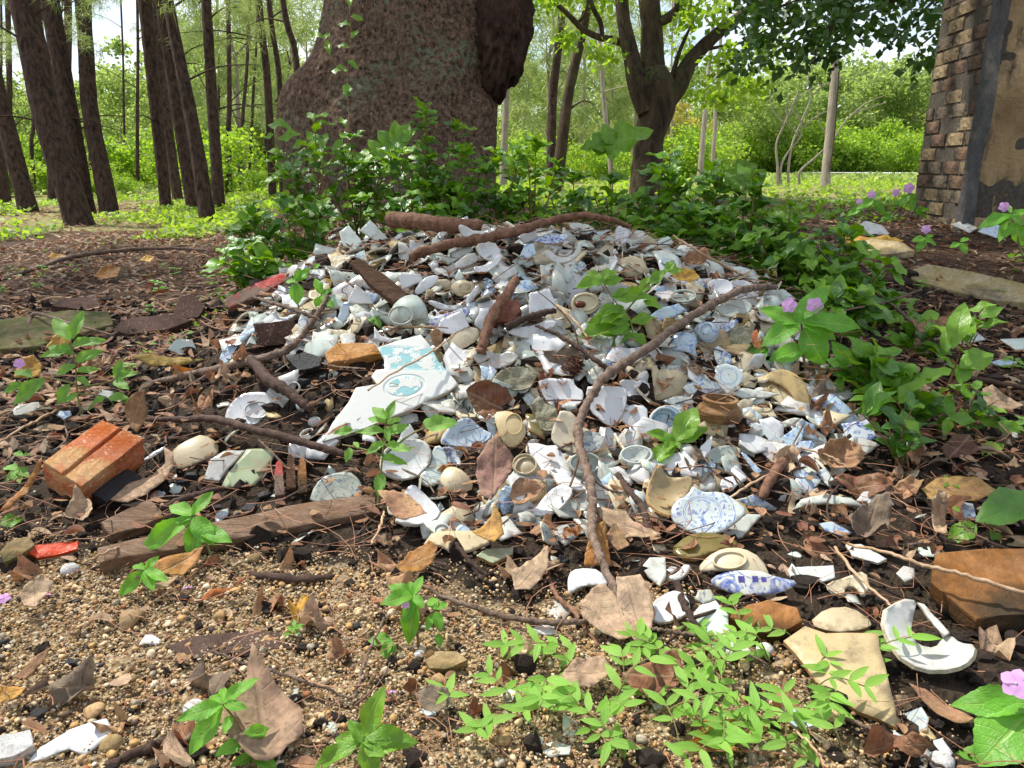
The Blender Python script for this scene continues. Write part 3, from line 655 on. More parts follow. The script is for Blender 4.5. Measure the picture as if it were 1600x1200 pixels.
# far-off wooded rise closing the view
def rise():
    g = np.random.default_rng(3); n = 60000; x = g.uniform(-130, 130, n); y = g.uniform(80, 112, n); top = 5.5+5*fbm(x*.05+9, y*.03, 3, 41)+(x < -8)*2.2
    z = g.random(n)**.8*top*(.55+.45*(y-80)/32); P = np.c_[x, y, z]; s = .8*g.uniform(.5, 1.2, n)[:, None]
    a = g.normal(size=(n, 3)); a /= np.linalg.norm(a, axis=1)[:, None]; b = g.normal(size=(n, 3)); b = np.cross(a, b); b /= np.linalg.norm(b, axis=1)[:, None]
    V = np.stack([P, P+b*s*.4+a*s*.5, P+a*s, P-b*s*.4+a*s*.5], 1).reshape(-1, 3)
    me = fastmesh('woodland', V, np.arange(4*n).reshape(n, 4), farleaf, np.repeat(g.random(n), 4), np.tile([[0, 0, 0], [1, .5, 0], [0, 1, 0], [-1, .5, 0]], (n, 1)).astype(float), False)
    tag(link('woodland', me), kind='stuff', label='distant wooded rise closing the view')
rise()

# ------------------------------------------------------------ pines at the left
def needle_tufts(name, cent, n=70, l=.20, seed=0, mat=None):
    """cent: branch-tip positions; each gets a brush of long thin needles"""
    g = np.random.default_rng(seed); m = len(cent); c = np.repeat(cent, n, 0); d = g.normal(size=(m*n, 3)); d[:, 2] -= .25; d /= np.linalg.norm(d, axis=1)[:, None]
    P = c+g.normal(0, .05, (m*n, 3)); e = P+d*l*g.uniform(.6, 1.2, (m*n, 1)); e[:, 2] -= .03; q = np.cross(d, g.normal(size=(m*n, 3))); q /= np.linalg.norm(q, axis=1)[:, None]
    V = np.stack([P+q*.0035, P-q*.0035, e], 1).reshape(-1, 3)
    return fastmesh(name, V, np.arange(len(V)).reshape(-1, 3), mat or needle_g, np.repeat(g.random(m*n), 3), None, False)
def bark_tube(name, P, rad, mat, parent, seg=26, amp=.08, seed=1, sub=14):
    Q = spline(P, sub); n = len(Q); w = np.interp(np.linspace(0, 1, n), np.linspace(0, 1, len(rad)), rad)
    a = np.arange(seg)*2*math.pi/seg; ln = np.r_[0, np.cumsum(np.linalg.norm(np.diff(Q, axis=0), axis=1))]
    mb = MB(); V = []; u = None
    for i in range(n):
        t = unit(Q[min(i+1, n-1)]-Q[max(i-1, 0)])
        if u is None: u = unit(np.cross(t, (.3, 1, .2)))
        u = unit(u-t*np.dot(u, t)); v = np.cross(t, u)
        d = 1+amp*(fbm(np.cos(a)*2.2+seed*5+np.sin(a)*1.7, ln[i]*5/max(w[i], .05)*.12+np.zeros(seg), 3, seed)-.45)*2+amp*.5*(rng.random(seg)-.5)
        V += [Q[i]+(u*math.cos(b)+v*math.sin(b))*w[i]*d[k] for k, b in enumerate(a)]
    Fc = [(i*seg+k, i*seg+(k+1) % seg, (i+1)*seg+(k+1) % seg, (i+1)*seg+k) for i in range(n-1) for k in range(seg)]+[tuple((n-1)*seg+k for k in range(seg))]
    mb.add(V, Fc, 0, True, None, rnd.random()); return mb.build(name, mat, parent, org=Q[0])
def pine(base, top, w0, w1, label, dep=None, mid=None, mat=None, twigs=True, group=None, tufts=5):
    B = hit(*base) if dep is None else np.array([*at_px(base[0], dep)])
    D = depth(B); e = 2.1; s = max(1., base[1]-top[1]); tx = top[0]+(top[0]-base[0])/s*(top[1]+350); T = unp(tx, -350, D)
    r = empty('pine_tree', B, label, 'tree', group); m_ = unp(mid[0], mid[1], D) if mid is not None else B+(unp(top[0], top[1], D)-B)*.5+rng.normal(0, .02, 3)
    P = [B+np.array([0, 0, -.15]), B+(m_-B)*.12, m_, unp(top[0], top[1], D), T]
    bark_tube('trunk', P, [w0*.66/F*D, w0*.51/F*D, (w0+w1)/4/F*D, w1*.5/F*D, w1*.4/F*D], mat or bark_p, r, seed=rnd.randrange(99))
    tips = []
    for k in range(tufts):
        f = rnd.uniform(.35, 1.) if k < 2 else rnd.uniform(.9, 1.25); b = B+(unp(top[0], top[1], D)-B)*f; a = rnd.uniform(0, 6.28); l = rnd.uniform(.5, 1.3); e_ = b+np.array([math.cos(a)*l, math.sin(a)*l*.7, rnd.uniform(.0, .5)*l])
        mb = MB(); Q = spline([b, (b+e_)/2+[0, 0, .08], e_], 3); tube(mb, Q, np.linspace(.016, .005, len(Q)), 5); mb.build('branch', mat or bark_p, r, org=b)
        if f > .72: tips += [e_+rng.normal(0, .12, 3) for _ in range(4)]+[Q[4]+rng.normal(0, .1, 3)]
    if tips:
        me = needle_tufts('needles', np.array(tips)-B, 60, .17, rnd.randrange(999)); link('needles', me, r)
    return r
PN = [((125, 352), (35, 0), 40, 40, 'thickest leaning pine trunk, foremost at the left', None, (72, 175)),
      ((133, 332), (78, 0), 30, 27, 'pine trunk close behind the thickest leaning one', None, (105, 165)),
      ((172, 334), (128, 0), 27, 21, 'straight reddish pine trunk right of the leaning pair', None, (140, 165)),
      ((115, 318), (106, 0), 12, 11, 'slim dark pine trunk seen between the left pines', 18, None),
      ((45, 331), (-40, 0), 27, 22, 'leaning pine trunk second from the left edge', None, None),
      ((6, 322), (-20, 100), 22, 20, 'pine trunk cut by the left edge of the view', None, None),
      ((260, 328), (226, 0), 17, 20, 'leftmost trunk of the close pine cluster', None, (243, 165)),
      ((283, 325), (238, 0), 15, 15, 'dark trunk half hidden inside the pine cluster', 15.5, (258, 165)),
      ((303, 330), (250, 0), 20, 16, 'white flecked pine trunk in the cluster', None, (278, 180)),
      ((326, 350), (262, 0), 24, 17, 'foremost curved pine trunk of the cluster', None, (300, 190)),
      ((343, 330), (322, 0), 18, 15, 'upright pine trunk right of the cluster', None, (331, 150)),
      ((362, 320), (358, 100), 10, 7, 'thin pine pole right of the cluster', 17, None),
      ((378, 318), (388, 60), 6, 5, 'thinnest pine pole beside the broad tree', 19, None),
      ((62, 320), (50, 140), 7, 5, 'thin young pine between the left trunks', 19, None),
      ((88, 324), (70, 120), 12, 9, 'short visible pine trunk behind the leaning ones', 16, None),
      ((20, 318), (14, 90), 9, 8, 'slender pine far behind the left trunks', 21, None),
      ((430, 320), (404, 0), 12, 11, 'slim curved trunk left of the broad tree', 12, (418, 130)),
      ((445, 320), (420, 0), 9, 8, 'second slim trunk left of the broad tree', 13, (436, 120)),
      ((480, 300), (442, 0), 11, 9, 'slim leaning trunk just behind the broad tree', 11, (462, 90))]
for k_, (bx, tx, w_, D_) in enumerate([(8, 2, 5, 24), (72, 60, 4, 27), (150, 142, 5, 22), (205, 190, 4, 28), (222, 215, 6, 20), (352, 340, 4, 26), (395, 402, 5, 21), (418, 425, 4, 25), (66, 95, 4, 23), (240, 252, 4, 30)]):
    pine((bx, 318), (tx, 30), w_, w_*.7, 'very slender far trunk '+lmk(bx)+(', the nearest one' if D_ < 22 else ', the farthest one' if D_ > 25 else ', the middle one'), D_, None, tufts=2)
for b, t, w0, w1, lb, dp, md in PN: pine(b, t, w0, w1, lb, dp, md, tufts=6 if w0 > 14 else 3)
pine((860, 300), (880, 0), 15, 12, 'dark slim trunk right of the broad tree', 12, (864, 150), tufts=2)
pine((868, 305), (920, 0), 19, 14, 'reddish slim trunk leaning beside the forked tree', 10, (888, 150), bark_b, tufts=2)
pine((786, 300), (795, 60), 12, 9, 'pale straight trunk just right of the broad tree', 13, None, bark_l, tufts=0)
pine((955, 300), (935, 40), 8, 6, 'pale thin trunk left of the forked tree', 15, None, bark_l, tufts=1)
pine((1088, 290), (1112, 60), 9, 6, 'whitish slender trunk right of the forked tree', 17, None, bark_l, tufts=0)
pine((1106, 290), (1122, 110), 7, 5, 'second whitish slender trunk right of the forked tree', 18, None, bark_l, tufts=0)
pine((1045, 290), (1050, 60), 4, 3, 'pale pole right behind the forked tree', 20, None, bark_l, tufts=0)

# ------------------------------------------------------------ the broad tree
def broad_tree():
    D = 5.5; rows = [(-320, 530, 760), (-200, 520, 770), (-100, 513, 780), (0, 510, 788), (50, 502, 788), (85, 494, 784), (110, 474, 781), (132, 448, 780), (155, 440, 779), (200, 438, 778), (250, 444, 774), (300, 456, 768), (345, 466, 765), (420, 456, 772)]
    g0 = unp(610, 345, D); root = empty('broad_tree', (g0[0], g0[1]+.5, float(H(g0[0], g0[1]+.5))), 'huge broad trunk with reddish scaly bark and green lichen behind the heap', 'tree')
    yy = np.linspace(-320, 420, 230); l = np.interp(yy, [r[0] for r in rows], [r[1] for r in rows]); r_ = np.interp(yy, [r[0] for r in rows], [r[2] for r in rows])
    k = np.ones(9)/9; l = np.convolve(np.pad(l, 4, 'edge'), k, 'valid'); r_ = np.convolve(np.pad(r_, 4, 'edge'), k, 'valid')
    seg = 300; a = np.arange(seg)*2*math.pi/seg; V = []
    for i, y in enumerate(yy):
        Lp = unp(l[i], y, D+.6); Rp = unp(r_[i], y, D+.6); c = (Lp+Rp)/2; hw = (Rp[0]-Lp[0])/2; dp = .62+.1*ss(100, 300, y)
        fl = 1+.05*np.cos(a*5+1)*ss(60, 330, y)+.035*np.cos(a*3+y*.01)+.02*np.cos(a*9+y*.02)
        lump = (fbm(np.cos(a)*5+3+a*0, np.sin(a)*5+y*.028, 4, 61)-.47)*.07+(fbm(a*22, y*.22+a*0, 3, 77)-.45)*.045+(np.abs(fbm(a*9, y*.07+a*0, 3, 79)-.45))*-.06
        rr = fl+lump/.8
        V.append(np.c_[c[0]+hw*np.cos(a)*(1+(rr-1)*.6), c[1]+dp*np.sin(a)*rr, c[2]+0*a+(fbm(a*30, y*.3+a*0, 2, 5)-.5)*.012])
    V = np.concatenate(V); i = (np.arange(len(yy)-1)[:, None]*seg+np.arange(seg)[None]).ravel(); j = (np.arange(len(yy)-1)[:, None]*seg+(np.arange(seg)[None]+1) % seg).ravel()
    me = fastmesh('trunk', V-np.array(root.location), np.c_[i, i+seg, j+seg, j], bark_big); link('trunk', me, root)
    # burl: knobbly swelling on the right side
    c = unp(788, 50, D+.25); n1, n2 = 110, 110; th = np.linspace(0, math.pi, n1)[:, None]; ph = np.linspace(0, 2*math.pi, n2, endpoint=False)[None]
    X = np.sin(th)*np.cos(ph); Y = np.sin(th)*np.sin(ph); Z = np.cos(th)+0*ph
    d = 1+.42*(fbm(X*2.4+5, Z*2.6+Y, 3, 91)-.45)+.34*(fbm(X*7+Y*4, Z*8+Y*3, 3, 93)-.45)+.2*np.abs(fbm(X*13, Z*14+Y*9, 2, 95)-.4)
    P = np.stack([X*.22*d, Y*.26*d, Z*.40*d*(1+.2*(Z < 0))], -1)+c; P[..., 0] -= .06*np.clip(-Z, 0, 1)
    i = (np.arange(n1-1)[:, None]*n2+np.arange(n2)[None]).ravel(); j = (np.arange(n1-1)[:, None]*n2+(np.arange(n2)[None]+1) % n2).ravel()
    link('burl', fastmesh('burl', P.reshape(-1, 3)-np.array(root.location), np.c_[i, i+n2, j+n2, j], bark_mat('burl_bark', (.022, .014, .011), (.09, .05, .035), 22, .03)), root)
broad_tree()
def unseen_shade_crown():  # unseen crown and limbs added overhead to dapple the heap with shade
    root = bpy.data.objects['broad_tree']; g = np.random.default_rng(31); o = np.array(root.location); cs = []
    for _ in range(210):
        a = g.random()*6.28; r = 5.6*math.sqrt(g.random()); cs.append([-1.4+r*math.cos(a)-o[0], 6.6+r*.95*math.sin(a)-o[1], 6.2+g.uniform(0, 2.6)-.03*r*r-o[2]])
    cs = np.array([c for c in cs if c[1]+o[1]-.415*(c[2]+o[2]) > 1.75]); V, Fc, t, U = leafcloud(cs, g.uniform(.35, .8, len(cs)), 7500, .20, 1.0, 32); link('crown', fastmesh('crown', V, Fc, canopy, t, U, False), root)  # clumps whose shadow would reach the front gravel are left out
    for k in range(9):
        a = k*.7+.2; e = np.array([-1.4+4.2*math.cos(a), 6.6+3.8*math.sin(a), 6.6]); b = np.array([-1.0+.3*math.cos(a), 6.1+.3*math.sin(a), 3.2]); bark_tube('limb', [b, (b+e)/2+[0, 0, .7], e], [.22, .12, .04], bark_big, root, 10)
unseen_shade_crown()

# ------------------------------------------------------------ the forked tree
def px_tube(parent, pts, w, D, mat, name='limb', amp=.06, seg=16, dd=None, g=None):
    P = [unp(x, y, D+(dd[i] if dd else 0)) for i, (x, y) in enumerate(pts)]
    return bark_tube(name, P, [q*.39/F*D for q in w], mat, parent, seg, amp, rnd.randrange(99), 5)
def forked_tree():
    D = 8.6; b = unp(1015, 316, D); r = empty('forked_tree', b, 'dark forked tree with spreading limbs in the middle distance', 'tree')
    px_tube(r, [(1016, 345), (1012, 300), (1012, 250), (1016, 210), (1026, 170), (1024, 138), (1021, 110)], [86, 74, 60, 58, 74, 82, 52], D, bark_b, 'trunk', .05, 24)
    px_tube(r, [(1008, 178), (996, 140), (988, 95), (980, 60), (973, 20), (968, -60), (960, -160)], [30, 36, 34, 30, 26, 26, 22], D, bark_b, dd=[-.1]*7)
    px_tube(r, [(1022, 150), (1019, 90), (1018, 40), (1014, 0), (1010, -70), (1012, -180)], [54, 48, 42, 42, 38, 30], D, bark_b, dd=[.05]*6)
    px_tube(r, [(1034, 175), (1058, 138), (1072, 108), (1092, 80), (1118, 55), (1145, 34), (1172, 14), (1215, -4), (1260, -30)], [30, 38, 34, 29, 25, 22, 18, 14, 8], D, bark_b)
    px_tube(r, [(982, 74), (960, 63), (935, 58), (910, 45), (885, 20), (862, 2), (830, -10)], [14, 15, 13, 12, 10, 9, 6], D, bark_b)
    px_tube(r, [(942, 62), (938, 35), (925, 8), (915, -40)], [8, 10, 9, 6], D, bark_b)
    px_tube(r, [(900, 38), (915, 20), (920, -10)], [8, 7, 5], D, bark_b)
    px_tube(r, [(1030, 35), (1048, 25), (1060, 10), (1058, -25), (1075, -80)], [18, 20, 17, 15, 10], D, bark_b)
    px_tube(r, [(1040, 150), (1050, 120), (1062, 80), (1075, 50), (1090, 20)], [12, 11, 8, 6, 4], D, bark_b)
    px_tube(r, [(1100, 78), (1130, 72), (1160, 66), (1200, 45)], [7, 6, 5, 3], D, bark_b)
    px_tube(r, [(1165, 22), (1195, 14), (1230, 8)], [8, 6, 4], D, bark_b)
    g = np.random.default_rng(12); cs = []
    for x, y in [(835, 8), (870, 20), (895, -10), (930, 15), (960, -15), (1050, 40), (1085, 20), (1100, -10), (1075, 85), (1110, 95), (1130, 120), (1095, 140), (1060, -15), (1150, 90), (1160, 130), (1200, 110), (880, 50), (945, 95), (1180, 60), (1130, 20), (1000, -30), (1210, 60), (1175, 155), (1130, 165), (860, -20)]:
        for q in range(2): cs.append(unp(x+g.uniform(-14, 14), y+g.uniform(-14, 14), D+g.uniform(-.6, 1.4))-b)
    cs += [unp(g.uniform(820, 1240), g.uniform(-300, -60), D+g.uniform(-1.5, 2))-b for _ in range(50)]
    cs = np.array(cs); V, Fc, t, U = leafcloud(cs, g.uniform(.12, .28, len(cs)), 5200, .085, .8, 4); link('crown', fastmesh('crown', V, Fc, sunleaf, t, U, False), r)
forked_tree()
def dark_tree():
    D = 6.6; b = at_px(1640, 7.6); r = empty('dark_leaved_tree', b, 'tree with dark glossy leaves overhanging beside the ruined wall', 'tree')
    bark_tube('trunk', [b+[0, 0, -.1], b+[.1, 0, 1.2], b+[0, -.2, 2.6], b+[-.2, -.3, 4]], [.16, .13, .11, .06], bark_b, r)
    for pts in ([(1600, -60), (1500, -40), (1400, 0), (1300, 40), (1230, 70)], [(1500, -40), (1420, 40), (1370, 90)], [(1400, 0), (1290, -10), (1190, 20)], [(1600, -60), (1500, 20), (1440, 70)], [(1300, 40), (1290, 75), (1270, 100)]):
        px_tube(r, pts, [9, 7, 5, 4, 3], D, bark_b, 'branch', seg=8)
    g = np.random.default_rng(5); cs = []
    def dens(x): return np.interp(x, [1140, 1200, 1260, 1320, 1380, 1440, 1500], [125, 125, 108, 85, 75, 130, 60])
    for _ in range(230):
        x = g.uniform(1145, 1475); y = g.uniform(-70, dens(x)-10); cs.append(unp(x, y, D+g.uniform(-.5, .8))-b)
    for x, y in [(1303, 105), (1300, 88), (1430, 118), (1215, 130), (1250, 112)]: cs.append(unp(x, y, D)-b)
    cs = np.array(cs); V, Fc, t, U = leafcloud(cs, g.uniform(.07, .20, len(cs)), 3000, .09, 1.2, 9, droop=.5); link('crown', fastmesh('crown', V, Fc, canopy, t, U, False), r)
dark_tree()
# broken post wrapped in creeper and bare saplings in the clearing
r = empty('tree_stump_post', at_px(1290, 13), 'tall weathered broken tree post standing in the clearing', 'post')
px_tube(r, [(1289, 300), (1291, 262), (1297, 200), (1302, 140), (1306, 78)], [22, 17, 16, 15, 13], 13, bark_l, 'trunk', .1)
px_tube(r, [(1296, 268), (1303, 215), (1308, 150), (1311, 110)], [3, 4, 3, 3], 12.9, bark_b, 'vine', .3, 6)
for k, (pts, lb) in enumerate([([(1215, 262), (1213, 225), (1225, 195), (1240, 160), (1247, 142)], 'bare twisted sapling, leftmost in the clearing'), ([(1232, 262), (1238, 225), (1252, 190), (1268, 150), (1262, 125), (1268, 105)], 'bare forked sapling between the post and the leftmost one'),
                               ([(1220, 262), (1230, 240), (1250, 215), (1253, 200)], 'short bare crooked sapling low in the clearing'), ([(1250, 268), (1275, 245), (1300, 220), (1330, 180), (1385, 160)], 'leaning bare sapling crossing behind the post')]):
    rr = empty('bare_sapling', at_px(pts[0][0], 14), lb, 'sapling', None); px_tube(rr, [(pts[0][0], 290)]+pts, [5, 5, 4, 3.5, 3, 2], 14, bark_l, 'trunk', .05, 8)
    px_tube(rr, [pts[2], (pts[2][0]-18, pts[2][1]-25), (pts[2][0]-22, pts[2][1]-50)], [3, 2, 1.5], 14, bark_l, 'branch', .05, 6); px_tube(rr, [pts[3], (pts[3][0]+22, pts[3][1]-18), (pts[3][0]+50, pts[3][1]-30)], [3, 2, 1.5], 14, bark_l, 'branch', .05, 6)

# ------------------------------------------------------------ ruined wall: bricks, concrete strip, plaster
def ruined_wall():
    N = np.array([2.94, 4.95]); Fp = np.array([3.03, 5.72]); zb = float(H(2.95, 5.0))-.12; u = unit(Fp-N); ln = np.linalg.norm(Fp-N)
    root = empty('ruined_wall', (N[0], N[1], zb), 'weathered brick and ochre plaster wall with a dark concrete strip', 'wall')
    nrm = np.array([-u[1], u[0]]); 
    if nrm[0] > 0: nrm = -nrm                       # outward, towards the viewer's left
    br = [rough_mat('old_brick', (.24, .18, .12), (.13, .10, .07), 20, .95, .006, c3=(.045, .04, .033), t3=.52), rough_mat('red_old_brick', (.22, .13, .08), (.13, .08, .05), 20, .95, .006, c3=(.05, .04, .035), t3=.50), rough_mat('yellow_old_brick', (.36, .27, .15), (.22, .16, .09), 20, .95, .006, c3=(.06, .05, .04), t3=.55)]
    mo = rough_mat('old_mortar', (.16, .13, .10), (.08, .07, .055), 30, .98, .01)
    def box(mb, o3, ex, ey, ez, j=0., mat=0, sub=1):
        c = [o3+ex*a+ey*b+ez*cc for cc in (0, 1) for b in (0, 1) for a in (0, 1)]
        c = [q+rng.normal(0, j, 3) for q in c]; mb.add(c, [(0, 2, 3, 1), (4, 5, 7, 6), (0, 1, 5, 4), (2, 6, 7, 3), (0, 4, 6, 2), (1, 3, 7, 5)], mat, False, None, rnd.random())
    u3 = np.array([u[0], u[1], 0]); n3 = np.array([nrm[0], nrm[1], 0]); z3 = np.array([0, 0, 1.]); o3 = np.array([N[0], N[1], zb])
    mb = MB(); box(mb, o3-n3*.5, u3*ln, n3*.494, z3*3.4); mb.build('mortar', mo, root, org=o3)
    bm_ = []
    for v in range(9):
        m2 = MB(); c = rng.normal(0, .003, (8, 3)); q = [np.array([a*.25, b*.06, cc*.078])+c[i] for i, (cc, b, a) in enumerate([(cc, b, a) for cc in (0, 1) for b in (0, 1) for a in (0, 1)])]
        # grid the outer face so it can be uneven
        nx, nz_ = 8, 4; G = []
        for iz in range(nz_+1):
            for ix in range(nx+1):
                ed = (ix in (0, nx)) or (iz in (0, nz_)); G.append((ix/nx*.25, .06-(.008 if ed and False else 0)-(.0035 if ed else 0)+rng.normal(0, .0020), iz/nz_*.078))
        k = len(G); Fc = [(iz*(nx+1)+ix, (iz+1)*(nx+1)+ix, (iz+1)*(nx+1)+ix+1, iz*(nx+1)+ix+1) for iz in range(nz_) for ix in range(nx)]
        rimi = [ix for ix in range(nx+1)]+[iz*(nx+1)+nx for iz in range(1, nz_+1)]+[nz_*(nx+1)+ix for ix in range(nx-1, -1, -1)]+[iz*(nx+1) for iz in range(nz_-1, 0, -1)]
        G += [(G[i][0], 0, G[i][2]) for i in rimi]; m = len(rimi); Fc += [(rimi[i], rimi[(i+1) % m], k+(i+1) % m, k+i) for i in range(m)]
        m2.add(G, Fc, 0, [False]*(nx*nz_)+[False]*m, None, rnd.random()); bm_.append(m2.mesh('brick', br[v % 3]))
    for row in range(36):
        s = -.13 if row % 2 else 0.
        while s < ln-.02:
            a = max(s, 0.0); e = min(s+.25, ln); L_ = e-a
            if L_ > .05:
                o = link('brick', bm_[rnd.choice([0, 0, 1, 2, 2, 3, 4, 5, 6, 7, 8, 2, 5])], root); d = rnd.uniform(-.062, -.048) if rnd.random() < .85 else -.072
                p = (o3+u3*a+n3*d+z3*(row*.092+.01))-np.array(root.location); sx = (L_-.012)/.25
                o.matrix_local = Matrix(((u3[0]*sx, n3[0], 0, p[0]), (u3[1]*sx, n3[1], 0, p[1]), (0, 0, 1, p[2]), (0, 0, 0, 1)))
            s += .262
    # concrete strip at the corner, leaning a little
    pm_ = rough_mat('dark_concrete', (.13, .125, .12), (.06, .058, .056), 14, .8, .006, c3=(.17, .15, .12), t3=.6, stretch=(1, 1, .5))
    mb = MB(); V = []; Fc = []; nk = 40
    for i in range(nk+1):
        z = i/nk*3.4; s = .085+.012*math.sin(z*9)+rng.normal(0, .003); w_ = .068+.03*max(0, .35-z)*2+rng.normal(0, .002); ox = -.01+.0*z
        for a, b in ((-w_*.7, -.02), (-w_*.65, -s), (w_*.3, -s-.01), (w_*.5, .06)): V.append(o3+np.array([a+ox+.02, b-.01, z]))
    for i in range(nk):
        for k in range(3): Fc.append((i*4+k, i*4+k+1, i*4+5+k, i*4+4+k))
    mb.add(V, Fc, 0, False); mb.build('concrete_strip', pm_, root, org=o3)
    # plaster face running right
    m = M('ochre_plaster', .95, .15); ob = m.pos(); n = m.noise(ob, 2.6, 7, .62, .6, (1, 1, .55))
    c = m.mix(m.rng(n, .38, .6), (.27, .18, .09), (.52, .37, .20)); c = m.mix(m.rng(m.noise(ob, 7, 7, .65, 0, (1, 1, .35)), .54, .66), c, (.075, .06, .045))
    c = m.mix(m.rng(m.noise(ob, 5, 6, .6), .62, .7), c, (.58, .46, .29)); h = m.math('ADD', n, m.noise(ob, 30, 6, .7)); m.color(c); m.bump(h, .03, .8)
    nx, nz_ = 90, 130; e2 = unit(np.array([1, -.16, 0])); g = []
    for iz in range(nz_+1):
        for ix in range(nx+1):
            s = ix/nx*2.2; z = iz/nz_*3.4; dpt = (float(fbm(s*3+2, z*3, 4, 51))-.45)*.07+(-.03 if float(fbm(s*2.2+9, z*1.7, 3, 57)) > .56 else 0)
            g.append(o3+np.array([.07, 0, 0])+e2*s+z3*z+np.array([0, -1, 0])*(dpt+.01))
    Fc = np.array([(iz*(nx+1)+ix, iz*(nx+1)+ix+1, (iz+1)*(nx+1)+ix+1, (iz+1)*(nx+1)+ix) for iz in range(nz_) for ix in range(nx)])
    link('plaster', fastmesh('plaster', np.array(g)-np.array(root.location), Fc, m.m), root)
    mb = MB(); box(mb, o3+np.array([.08, .06, 0]), e2*2.2, np.array([.07, .4, 0]), z3*3.38); mb.build('wall_core', mo, root, org=o3)
ruined_wall()
LANDS = [(110, 740, 'the orange brick'), (370, 820, 'the long timber'), (85, 860, 'the orange red chip'), (620, 610, 'the moulded slab'), (550, 558, 'the tan brick'), (400, 635, 'the round plate half'), (430, 470, 'the red painted board'), (430, 520, 'the dark speckled block'), (590, 440, 'the split plank end'), (638, 488, 'the domed celadon bowl'),
 (790, 488, 'the cube like brick'), (846, 472, 'the plain rectangular shard'), (914, 473, 'the dish holding the seed'), (858, 374, 'the crest plate'), (680, 347, 'the cut log'), (885, 577, 'the pine cone'), (878, 615, 'the concave white shard'), (948, 635, 'the five sided shard'), (797, 670, 'the yellow dish base'), (733, 680, 'the pale blue bowl fragment'), (635, 718, 'the white saucer'),
 (775, 730, 'the veined purple leaf'), (914, 727, 'the celadon cup'), (1122, 635, 'the jar neck'), (1104, 517, 'the upturned cup'), (1140, 447, 'the violet white saucer'), (1145, 480, 'the cream bowl quarter'), (1252, 500, 'the pink flowered plant'), (1235, 610, 'the jar shoulder'), (1345, 675, 'the bold cobalt shard'), (1310, 715, 'the leaf ball'), (1100, 800, 'the fish plate'), (1040, 770, 'the stained bowl side'),
 (1150, 880, 'the upturned plate half'), (1180, 912, 'the barred rim'), (1330, 1050, 'the pointed tile'), (1450, 1000, 'the holed half bowl'), (1540, 910, 'the ochre rock slab'), (1200, 970, 'the wedge shaped stone'), (965, 955, 'the pinkish leaf pair'), (915, 905, 'the round cornered shard'), (715, 848, 'the cream long shard'), (762, 820, 'the mustard leaf'), (528, 762, 'the scrolled plate edge'),
 (385, 730, 'the green streaked tile'), (650, 960, 'the budding gravel plant'), (110, 1155, 'the white blade shard'), (430, 1100, 'the large torn leaf'), (570, 1140, 'the bottom centre seedling'), (350, 1120, 'the ragged seedling'), (1020, 1060, 'the glossy red leaf'), (1590, 1120, 'the corner flowering plant'), (360, 1005, 'the flat bark slab'), (300, 820, 'the timber top seedling'), (700, 1030, 'the flat tan stone'),
 (80, 515, 'the mossy slab'), (120, 570, 'the sprawling left plant'), (160, 395, 'the low arching root'), (230, 500, 'the dark wet board'), (1530, 440, 'the pale yellow rock'), (1375, 385, 'the small pale rock'), (1395, 315, 'the pink flowers by the wall'), (1500, 765, 'the large ochre leaf'), (1360, 815, 'the grey curled leaf'), (1290, 790, 'the dark hollow'), (1580, 780, 'the big toothed leaf'),
 (1490, 540, 'the upright right sprig'), (1450, 510, 'the broad brown leaf'), (1560, 625, 'the right edge leaf'), (980, 470, 'the green sprig'), (1065, 680, 'the four leaved seedling'), (1000, 745, 'the dark root'), (680, 500, 'the vivid cobalt shard'), (1060, 600, 'the orange flake shard'), (760, 400, 'the broad white bowl side'), (640, 440, 'the square white shard')]
def near(px, py):
    x, y, t = min(LANDS, key=lambda l: (l[0]-px)**2+((l[1]-py)*1.2)**2); dx, dy = px-x, (py-y)*1.2; d = math.hypot(dx, dy)
    if d < 14: return 'right by '+t
    w = ('right of ' if dx > 0 else 'left of ') if abs(dx) > 2.2*abs(dy) else ('below ' if dy > 0 else 'above ') if abs(dy) > 2.2*abs(dx) else ('lower right of ' if dx > 0 else 'lower left of ') if dy > 0 else ('upper right of ' if dx > 0 else 'upper left of ')
    return ('just ' if d < 45 else '')+w+t
# ------------------------------------------------------------ traced shards: name, label, mats, outline, options
Wb, Cb, Tb = [white2, biscuit], [celadon, biscuit], [cream, biscuit]
Wd = [white, biscuit]; Gb = [grey_glaze, biscuit]; Yb = [tan, clay_edge]; Ob = [olive, clay_edge]; Fb = [floral, biscuit]; FGb = [floral_g, biscuit]
Rb = [rings, biscuit]; Kb = [bold, biscuit]; Bb = [band, biscuit]; Lb = [light, biscuit]
# moulded slab with an oval relief
m = M('moulded_slab_glaze', .45, .5); v = m.att('vco', 'Vector'); sp_ = m.sep(v); ob = m.obj()
ca, sa = math.cos(.22), math.sin(.22)
ex = m.math('DIVIDE', m.math('ADD', m.math('MULTIPLY', sp_[0], ca), m.math('MULTIPLY', sp_[1], sa)), .047)
ey = m.math('DIVIDE', m.math('SUBTRACT', m.math('MULTIPLY', sp_[1], ca), m.math('MULTIPLY', sp_[0], sa)), .030)
er = m.math('SQRT', m.math('ADD', m.math('POWER', m.math('ABSOLUTE', ex), 2.), m.math('POWER', m.math('ABSOLUTE', ey), 2.)))
rg_ = m.rng(m.math('ABSOLUTE', m.math('SUBTRACT', er, 1.)), .05, .12, 1, 0)
bl = m.math('MULTIPLY', m.rng(m.noise(v, 30, 3, .5), .50, .54), m.rng(er, .88, .95, 1, 0))
pat = m.math('MULTIPLY', m.rng(m.noise(v, 22, 4, .6), .44, .5), m.rng(sp_[1], .042, .052)); pat = m.math('MULTIPLY', pat, m.rng(sp_[1], .108, .118, 1, 0))
